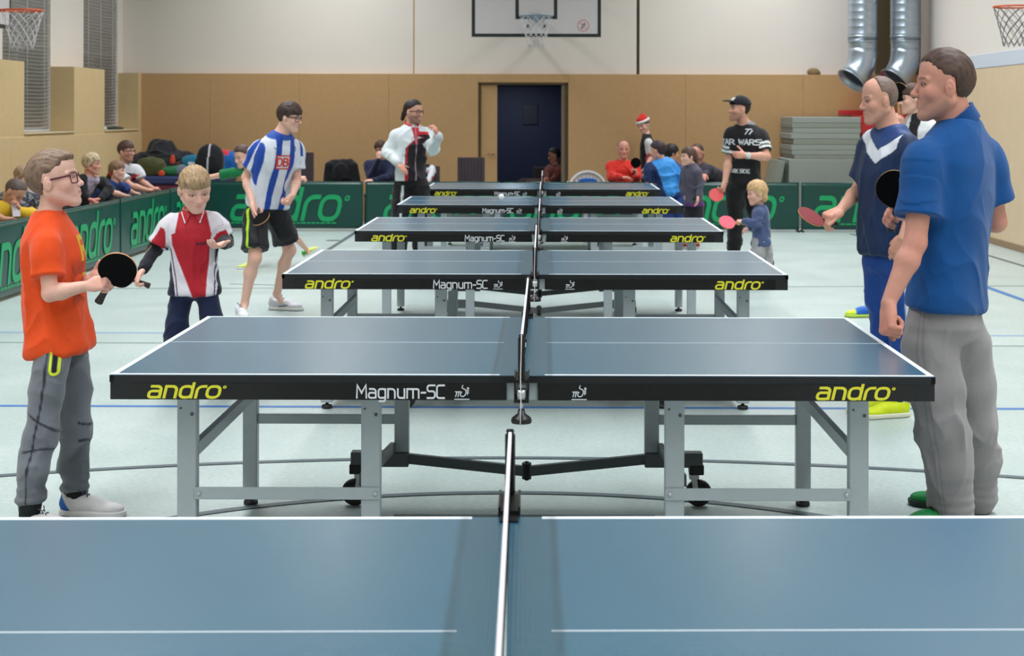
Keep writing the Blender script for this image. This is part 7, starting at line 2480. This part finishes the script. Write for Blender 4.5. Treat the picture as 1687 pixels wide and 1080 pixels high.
# ---------------------------------------------------------------- basketball boards and hoops
M['board'] = mat('white basketball board', (206, 200, 202), 0.4, var=.03)
M['board_black'] = mat('black board border', (26, 34, 36), 0.5, var=.06)
M['rim_orange'] = mat('orange hoop rim', (214, 92, 42), 0.45, var=.05)
M['rim_blue'] = mat('pale blue grey hoop rim', (120, 140, 156), 0.4, var=.05)
M['net_white'] = mat('white basketball net cord', (214, 212, 216), 0.8)
M['net_grey'] = mat('grey basketball net cord', (96, 100, 108), 0.8)
M['steel'] = mat('painted steel arm', (150, 150, 148), 0.5, var=.05)
M['sign_red'] = mat('red prohibition ring', (206, 120, 126), 0.5)
M['sign_grey'] = mat('grey sign figure', (110, 110, 120), 0.5)
def hoop(parent, c, d, mrim, mnet, length=.42, r=.225):
    """rim centre c, d points away from the board"""
    c = np.array(c, float); d = nrm(d); s_ = np.cross(d, UP)
    ring = [c + (d * math.cos(a) + s_ * math.sin(a)) * r for a in np.linspace(0, 2 * math.pi, 33)[:-1]]
    rm = MB().path(ring, .010, 8, closed=True)
    rm.bar(c - d * (r + .15) + s_ * .06, c - d * r * .93 + s_ * .05, .02, .03).bar(c - d * (r + .15) - s_ * .06, c - d * r * .93 - s_ * .05, .02, .03)
    rm.cbox(c - d * (r + .155), (.10 + .04 * abs(s_[0]), .10 + .04 * abs(s_[1]), .10))
    o = rm.build('rim', mrim, parent)
    n = 12; lv = 7
    nb = MB()
    rad = lambda k: r * (1 - .48 * (k / lv) ** .8)
    for i in range(n):
        for sg in (-1, 1):
            pts = []
            for k in range(lv + 1):
                a = 2 * math.pi * (i + (0.5 * k * sg)) / n
                pts.append(c + (d * math.cos(a) + s_ * math.sin(a)) * rad(k) - UP * (.012 + length * k / lv + .012 * math.sin(i * 2.3 + k)))
            nb.path(pts, .0038, 4)
    nb.build('hoop_net', mnet, parent)['kind'] = 'stuff'
    return o
def board(label, c, d, w, h, mrim, mnet, rz, inner=True, wall_gap=1.0, rimz=None, sign=False, rim_off=.375):
    """c = centre of the bottom edge of the board front"""
    c = np.array(c, float); d = nrm(d); s_ = np.cross(d, UP) * -1
    t = thing('basketball_hoop', label, 'hoop', c)
    L = lambda x, y, z: tuple(s_ * x + d * y + UP * z)
    def slab(x0, x1, z0, z1, y0, y1): 
        mb = MB(); vs = [L(x, y, z) for z in (z0, z1) for (x, y) in ((x0, y0), (x1, y0), (x1, y1), (x0, y1))]
        return mb.add(vs, [(0, 3, 2, 1), (4, 5, 6, 7), (0, 1, 5, 4), (1, 2, 6, 5), (2, 3, 7, 6), (3, 0, 4, 7)])
    bd = slab(-w / 2, w / 2, 0, h, -.03, 0).build('backboard', M['board'], t, fix=True)
    e = .048
    for (x0, x1, z0, z1) in ((-w / 2, w / 2, 0, e), (-w / 2, w / 2, h - e, h), (-w / 2, -w / 2 + e, e, h - e), (w / 2 - e, w / 2, e, h - e)):
        slab(x0, x1, z0, z1, .0003, .003).build('border_line', M['board_black'], bd, fix=True)
    rz_ = (rimz if rimz is not None else c[2] + .30) - c[2]
    if inner:
        a, b0, b1 = .30, rz_ - .02, rz_ + .43
        for (x0, x1, z0, z1) in ((-a, a, b0, b0 + e), (-a, a, b1 - e, b1), (-a, -a + e, b0 + e, b1 - e), (a - e, a, b0 + e, b1 - e)):
            slab(x0, x1, z0, z1, .0003, .003).build('target_line', M['board_black'], bd, fix=True)
        for x in (-.115, .115): slab(x - .018, x + .018, rz_ - .15, rz_ - .10, .003, .015).build('bolt', M['board_black'], bd, fix=True)
    if sign:
        sc_ = (w / 2 - .255, .165)
        q = ribbon(arc(sc_[0], sc_[1], .080, .080, 0, 360, 20), .012) + ribbon([(sc_[0] - .055, sc_[1] + .055), (sc_[0] + .055, sc_[1] - .055)], .010)
        print_mesh('sign', q, lambda x, y, l: L(x, .001 + l, y), M['sign_red'], bd)
        q = ribbon([(sc_[0] - .02, sc_[1] - .04), (sc_[0], sc_[1]), (sc_[0] + .02, sc_[1] + .03)], .022) + ribbon([(sc_[0] - .03, sc_[1] + .02), (sc_[0] + .035, sc_[1] + .005)], .012)
        print_mesh('sign_figure', q, lambda x, y, l: L(x, .001 + l, y), M['sign_grey'], bd)
    ro = MB()
    hoop(t, np.array(L(0, rim_off, rz_)), d, mrim, mnet)
    ar = MB()
    for x in (-.45, .45):
        ar.bar(L(x, -.03, h * .75), L(x, -wall_gap, h * .75), .05, .05).bar(L(x, -.03, h * .2), L(x * .5, -wall_gap, h * .2), .05, .05)
    if wall_gap > .5: ar.bar(L(-.45, -.06, h * .2), L(.45, -wall_gap + .05, h * .75), .04, .04)
    ar.build('support_arm', M['steel'], t)
    return t
cb = P(883.5, 61, 22.9)
board('basketball board with black border on the far wall above the open door', cb, (0, -1, 0), 213 * 22.9 / FPX, 1.15, M['rim_blue'], M['net_white'], 0, wall_gap=DB + .10 - 22.9, rimz=float(P(880, 27, 22.6)[2]), sign=True)
cl = P(36, 17, 17.7)
board('basketball hoop with orange rim and white net at the left edge', (-6.29, 17.72, 2.60), (1, 0, 0), 1.80, 1.0, M['rim_orange'], M['net_white'], 0, inner=False, wall_gap=.205, rimz=float(cl[2]), rim_off=float(cl[0]) + 6.29)
cr = P(1671, 11, 17.7)
board('basketball hoop with orange rim and grey net at the right edge', (5.57, 17.7, 2.60), (-1, 0, 0), 1.20, .9, M['rim_orange'], M['net_grey'], 0, inner=False, wall_gap=.05, rimz=float(cr[2]), rim_off=5.57 - float(cr[0]))

# ---------------------------------------------------------------- ventilation ducts
M['zinc_duct'] = mat('galvanised sheet metal', (178, 190, 202), 0.34, metal=.85, var=.10, vscale=5, bump=.03, bscale=30)
M['olive'] = mat('olive grey duct shade', (104, 92, 66), 0.8, var=.06)
struct('trim_90', MB().box((X(1443, DB), DB + .02, ZP + .002), (X(1533, DB), DB + .099, ZC)), M['olive'])  # dark strip: its olive colour paints the ducts' shade on the wall
def duct(label, px, mouth):
    D = 23.55; c = P(px, HOR, D); r = .215
    t = thing('ventilation_duct', label, 'duct', (c[0], D, 0), group='pair of ventilation ducts')
    z1 = Z(62, px, D)
    prof = []; z = ZC - .01
    # spiral seams as narrow raised bands
    seam = []
    while z > z1 + .02:
        prof += [(r, z), (r, z - .085), (r + .004, z - .092), (r + .004, z - .100), (r, z - .107)]
        z -= .11
    prof += [(r, z1), ]
    MB().lathe(prof, n=36).build('spiral_duct', M['zinc_duct'], t)
    z2 = Z(80, px, D)
    MB().lathe([(r + .001, z1 + .03), (r + .008, z1 + .02), (r + .008, z1), (r - .006, z1 - .004), (r - .006, z2)], n=36).build('collar', M['zinc_duct'], t)
    # segmented bend towards the hall, open at its end
    bd = MB(); rings = []
    ctr = np.array([0, 0, z2]); dirn = np.array([0, 0, -1.0]); tgt = nrm(mouth)
    n = 5
    for i in range(n + 1):
        k = i / n
        dd = nrm(dirn * (1 - k) + tgt * k)
        rings.append((ctr.copy(), dd)); ctr = ctr + dd * .085
    rings.append((ctr + tgt * .02, tgt))
    m = 36; vs = []; ref = np.array([1.0, 0, 0])
    for (p, d) in rings:
        x = nrm(ref - d * (ref @ d)); y = np.cross(d, x)
        for i in range(m):
            a = 2 * math.pi * i / m; vs.append(p + (x * math.cos(a) + y * math.sin(a)) * (r - .004))
    fs = [(j * m + i, j * m + (i + 1) % m, (j + 1) * m + (i + 1) % m, (j + 1) * m + i) for j in range(len(rings) - 1) for i in range(m)]
    bd.add(vs, fs, True)
    o = bd.build('elbow', M['zinc_duct'], t); so = o.modifiers.new('thickness', 'SOLIDIFY'); so.thickness = .004
    p, d = rings[-1]; x = nrm(ref - d * (ref @ d)); y = np.cross(d, x)
    MB().path([p + (x * math.cos(a) + y * math.sin(a)) * (r + .012) for a in np.linspace(0, 2 * math.pi, 37)[:-1]], .013, 8, closed=True).build('mouth_rim', M['zinc_duct'], t)
duct('left one of two big silver ventilation ducts in the far right corner', 1421, (-.62, -.30, -.72))
duct('right one of two big silver ventilation ducts in the far right corner', 1491, (-.62, -.30, -.72))

# ---------------------------------------------------------------- gym mats
M['mat_grey'] = mat('grey mat cover', (150, 158, 152), 0.6, var=.05, vscale=4, bump=.05, bscale=60)
M['mat_grey2'] = mat('warmer grey mat cover', (140, 146, 136), 0.6, var=.05, vscale=4)
M['mat_red'] = mat('red mat cover', (190, 40, 44), 0.55, var=.06, vscale=4)
M['mat_blue'] = mat('dark blue mat cover', (38, 52, 100), 0.5, var=.08, vscale=5)
M['mat_wine'] = mat('wine red mat cover', (94, 30, 48), 0.5, var=.08, vscale=5)
def gym_mat(label, lo, hi, m, group, r=.006, rot=None, handle=True):
    lo = np.array(lo, float); hi = np.array(hi, float); c = (lo + hi) / 2; c[2] = lo[2]
    t = thing('gym_mat', label, 'mat', c, group=group)
    MB().rbox(lo - c, hi - c, r).build('mat_body', m, t)
    if handle:
        MB().path([(-.09, lo[1] - c[1] - .001, (hi[2] - lo[2]) * .6), (-.06, lo[1] - c[1] - .008, (hi[2] - lo[2]) * .45), (.06, lo[1] - c[1] - .008, (hi[2] - lo[2]) * .45), (.09, lo[1] - c[1] - .001, (hi[2] - lo[2]) * .6)], .006, 6).build('handle', M['steel'], t)
    return t
Df = 22.95
xl, xr2 = X(1305, Df), X(1418, Df)
zs = [Z(y, 1360, Df) for y in (262, 255.5, 247.5, 238.5, 229, 219.5, 211, 202.5, 192.5)]
names = ['lowest', 'second from below', 'third from below', 'fourth from below', 'fifth from below', 'sixth from below', 'second from top', 'topmost']
offs = [.03, .0, -.01, .02, -.015, .01, .0, .005]
for i in range(8):
    gym_mat('grey gym mat in the flat stack by the far wall, ' + names[i], (xl + offs[i], Df, zs[i] + .0012), (xr2 + offs[i] * .6, 24.1, zs[i + 1] - .0012), M['mat_grey'] if i % 3 else M['mat_grey2'], 'grey gym mats in the flat stack', handle=False)
for k in range(4):
    gym_mat(['grey gym mat on edge under the flat stack, foremost', 'grey gym mat on edge under the flat stack, second', 'grey gym mat on edge under the flat stack, third', 'grey gym mat on edge under the flat stack, rearmost'][k],
            (X(1300, Df), Df - .02 + k * .30, .002), (X(1413, Df), Df + .24 + k * .30, zs[0] - .001), M['mat_grey'], 'grey gym mats standing on edge', handle=False)
lm = gym_mat('grey gym mat leaning against the mat stack on its left', (-.05, -.5, 0), (.05, .5, .98), M['mat_grey2'], None, handle=False)
lm.location = (X(1268, Df), Df + .55, 0.004); lm.rotation_euler = (0, math.radians(11), 0)
rx0 = X(1400, 23.75)
for k, (a, b) in enumerate(((0.002, .32), (.325, .64), (.645, .94))):
    gym_mat('red gym mat right of the grey stack, %s of the lower three' % ('lowest', 'middle', 'uppermost')[k], (xr2 + .04, 23.2, a), (xr2 + 1.0, 24.05, b), M['mat_red'], 'red gym mats beside the grey stack', handle=False)
for k, (a, b) in enumerate(((.945, 1.22), (1.225, 1.62), (1.625, 1.70))):
    gym_mat('red gym mat right of the grey stack, %s of the upper three' % ('lowest', 'middle', 'topmost and thinnest')[k], (xr2 + .055 - (.16 if k == 2 else 0), 23.2 if k < 2 else 24.105 - .35 + .2, a), (xr2 + 1.0, 24.05 if k < 2 else 24.15, b), M['mat_red'], 'red gym mats beside the grey stack', handle=False)
# the layered blue and wine red stack in the left corner
lx0, lx1 = -5.95, X(366, 22.8)
zz = [0.004, .13, .25, .37, .49, .61, .735]
lab = ['lowest', 'second from below', 'third from below', 'fourth from below', 'second from top', 'topmost']
for i in range(6):
    gym_mat('%s gym mat in the left corner stack, %s' % ('wine red' if i % 2 == 0 else 'dark blue', lab[i]), (lx0, 22.75, zz[i]), (lx1 - .01 * (i % 2), 23.95, zz[i + 1] - .003), M['mat_wine'] if i % 2 == 0 else M['mat_blue'], 'layered gym mats in the left corner', r=.03, handle=False)

# ---------------------------------------------------------------- bags and coats on the corner stack
def lump(name, label, cat, c, blobs, col, colf=None, amp=.02, freq=(5, 5, 5), h=.016, mat_='cloth', zmin=.0, seed=0):
    c = np.array(c, float); pts = []
    for b in blobs: pts += [np.array(b[0], float) - np.array(b[1]), np.array(b[0], float) + np.array(b[1])]
    pts = np.array(pts)
    F = Field(pts.min(0) - .06, pts.max(0) + .06, h)
    for b in blobs: F.ell(b[0], b[1], k=.06, n=b[2] if len(b) > 2 else 2.0)
    F.d = np.maximum(F.d, G_plane(F, (0, 0, zmin), (0, 0, -1)))
    V, Q = F.mesh(1); N = vnormals(V, Q)
    V = V + N * (folds(V + c, freq, seed) * amp)[:, None]; V[:, 2] = np.maximum(V[:, 2], zmin)
    t = thing(name, label, cat, c)
    cc = np.tile(np.array(col, float), (len(V), 1))
    if colf: cc = colf(V, cc)
    mesh_obj(name + '_body', V, Q, M[mat_], t, None, cc)
    return t
zt = .735
def at(px, D): return (X(px, D), D, zt)
lump('coat', 'big heap of black coats on the corner mats', 'coat', at(268, 23.48), [((0, 0, .16), (.48, .30, .18)), ((-.02, .05, .34), (.20, .20, .17)), ((-.30, 0, .12), (.2, .25, .12)), ((.30, .02, .16), (.22, .2, .14))], (32, 34, 40), amp=.03, seed=3)
lump('bag', 'olive green bag in front of the black coats', 'bag', at(250, 22.95), [((0, 0, .10), (.20, .13, .16), 2.6)], (74, 76, 44), amp=.012, seed=5)
lump('scarf', 'small orange red cloth on the black coats', 'cloth', (X(285, 23.0), 22.98, zt + .17), [((0, 0, .04), (.035, .03, .09))], (206, 66, 40), amp=.004, h=.010)
lump('cloth', 'orange corner of cloth beside the olive bag', 'cloth', (X(268, 22.85), 22.80, zt), [((0, 0, .03), (.05, .03, .05))], (200, 70, 44), amp=.004, h=.010)
lump('bag', 'green and grey soft bag beside the olive bag', 'bag', at(288, 22.92), [((0, 0, .06), (.20, .12, .09)), ((.10, 0, .08), (.08, .1, .08))], (34, 104, 62), lambda V, c: blend(c, (96, 108, 122), sstep(V[:, 0], .02, .08)), amp=.012, seed=8)
lump('sleeve', 'brown cloth lying right of the coats', 'cloth', at(306, 23.3), [((0, 0, .14), (.16, .12, .07)), ((.1, 0, .09), (.14, .12, .09))], (74, 54, 48), amp=.012, seed=9)
def bpk(V, c):
    c = blend(c, (196, 198, 206), (np.abs(V[:, 0] + .01 - V[:, 2] * .03) < .012) * 1.0)
    return c
lump('backpack', 'black backpack with a pale stripe on the corner mats', 'backpack', at(347, 23.1), [((0, 0, .20), (.20, .14, .25), 2.4), ((0, -.10, .12), (.13, .07, .12), 2.5)], (20, 22, 28), bpk, amp=.006, seed=11, h=.012)
lump('bag', 'teal and white bag left of the black backpack', 'bag', at(317, 23.25), [((0, 0, .14), (.16, .15, .16), 2.3)], (22, 108, 136), lambda V, c: blend(c, (206, 210, 214), ((np.abs(V[:, 0] - .02) < .05) & (np.abs(V[:, 2] - .15) < .04)) * 1.0), amp=.010, seed=13)
lump('bag', 'blue sports bag right of the black backpack', 'bag', at(374, 23.35), [((-.02, 0, .17), (.24, .16, .19), 2.2), ((-.10, -.08, .06), (.10, .1, .08))], (22, 92, 168), lambda V, c: blend(blend(c, (200, 52, 60), ((V[:, 2] > .29) & (V[:, 0] < .05)) * 1.0), (40, 160, 190), ((V[:, 2] < .12) & (V[:, 0] < 0)) * 1.0), amp=.012, seed=15)

# ---------------------------------------------------------------- small things
b = P(826, 324, 11.0)
t = thing('table_tennis_ball', 'white ball in the air above the far tables', 'ball', b)
me = MB(); me.lathe([(.020 * math.sin(math.pi * i / 12), -.020 * math.cos(math.pi * i / 12)) for i in range(13)], n=18); me.build('ball_shell', mat('white celluloid', (238, 238, 240), .4), t)
# things left on the far window sill
sx = (XG + XL) / 2
def bottle(label, x, y, col, h=.2, tilt=0):
    t = thing('bottle', label, 'bottle', (x, y, ZS + .0205))
    MB().lathe([(0, 0), (.03, 0), (.032, .01), (.032, h * .62), (.012, h * .8), (.012, h * .9)], n=14).build('bottle_body', mat('bottle plastic', col, .3), t)
    MB().lathe([(.014, h * .9), (.014, h), (0, h)], n=12).build('cap', M['frame_white'], t)
    t.rotation_euler = (0, tilt, 0)
bottle('dark bottle leaning on the far window sill', sx + .03, 22.34, (70, 48, 44), .24)
lump('gloves', 'white and black gloves on the far window sill', 'gloves', (sx + .03, 22.62, ZS + .02), [((0, 0, .015), (.05, .12, .03))], (28, 30, 38), lambda V, c: blend(c, (216, 216, 220), (V[:, 1] < -.02) * 1.0), amp=.004, h=.012)
lump('cloth', 'dark green cloth on the far window sill', 'cloth', (sx, 23.3, ZS + .02), [((0, 0, .012), (.09, .42, .025))], (24, 48, 40), amp=.006, h=.014)
lump('cap', 'brown cap lying on the ledge of the far wall panelling', 'cap', (X(1339, DB + .05), DB + .05, ZP + .001), [((0, -.0, .04), (.09, .04, .06)), ((.04, -.0, .02), (.07, .04, .03))], (128, 104, 72), amp=.004, h=.010)
chair('dark framed chair right of the striped player', 494, 23.3, mat_back='chair_grey', w=.34, top=1.06)
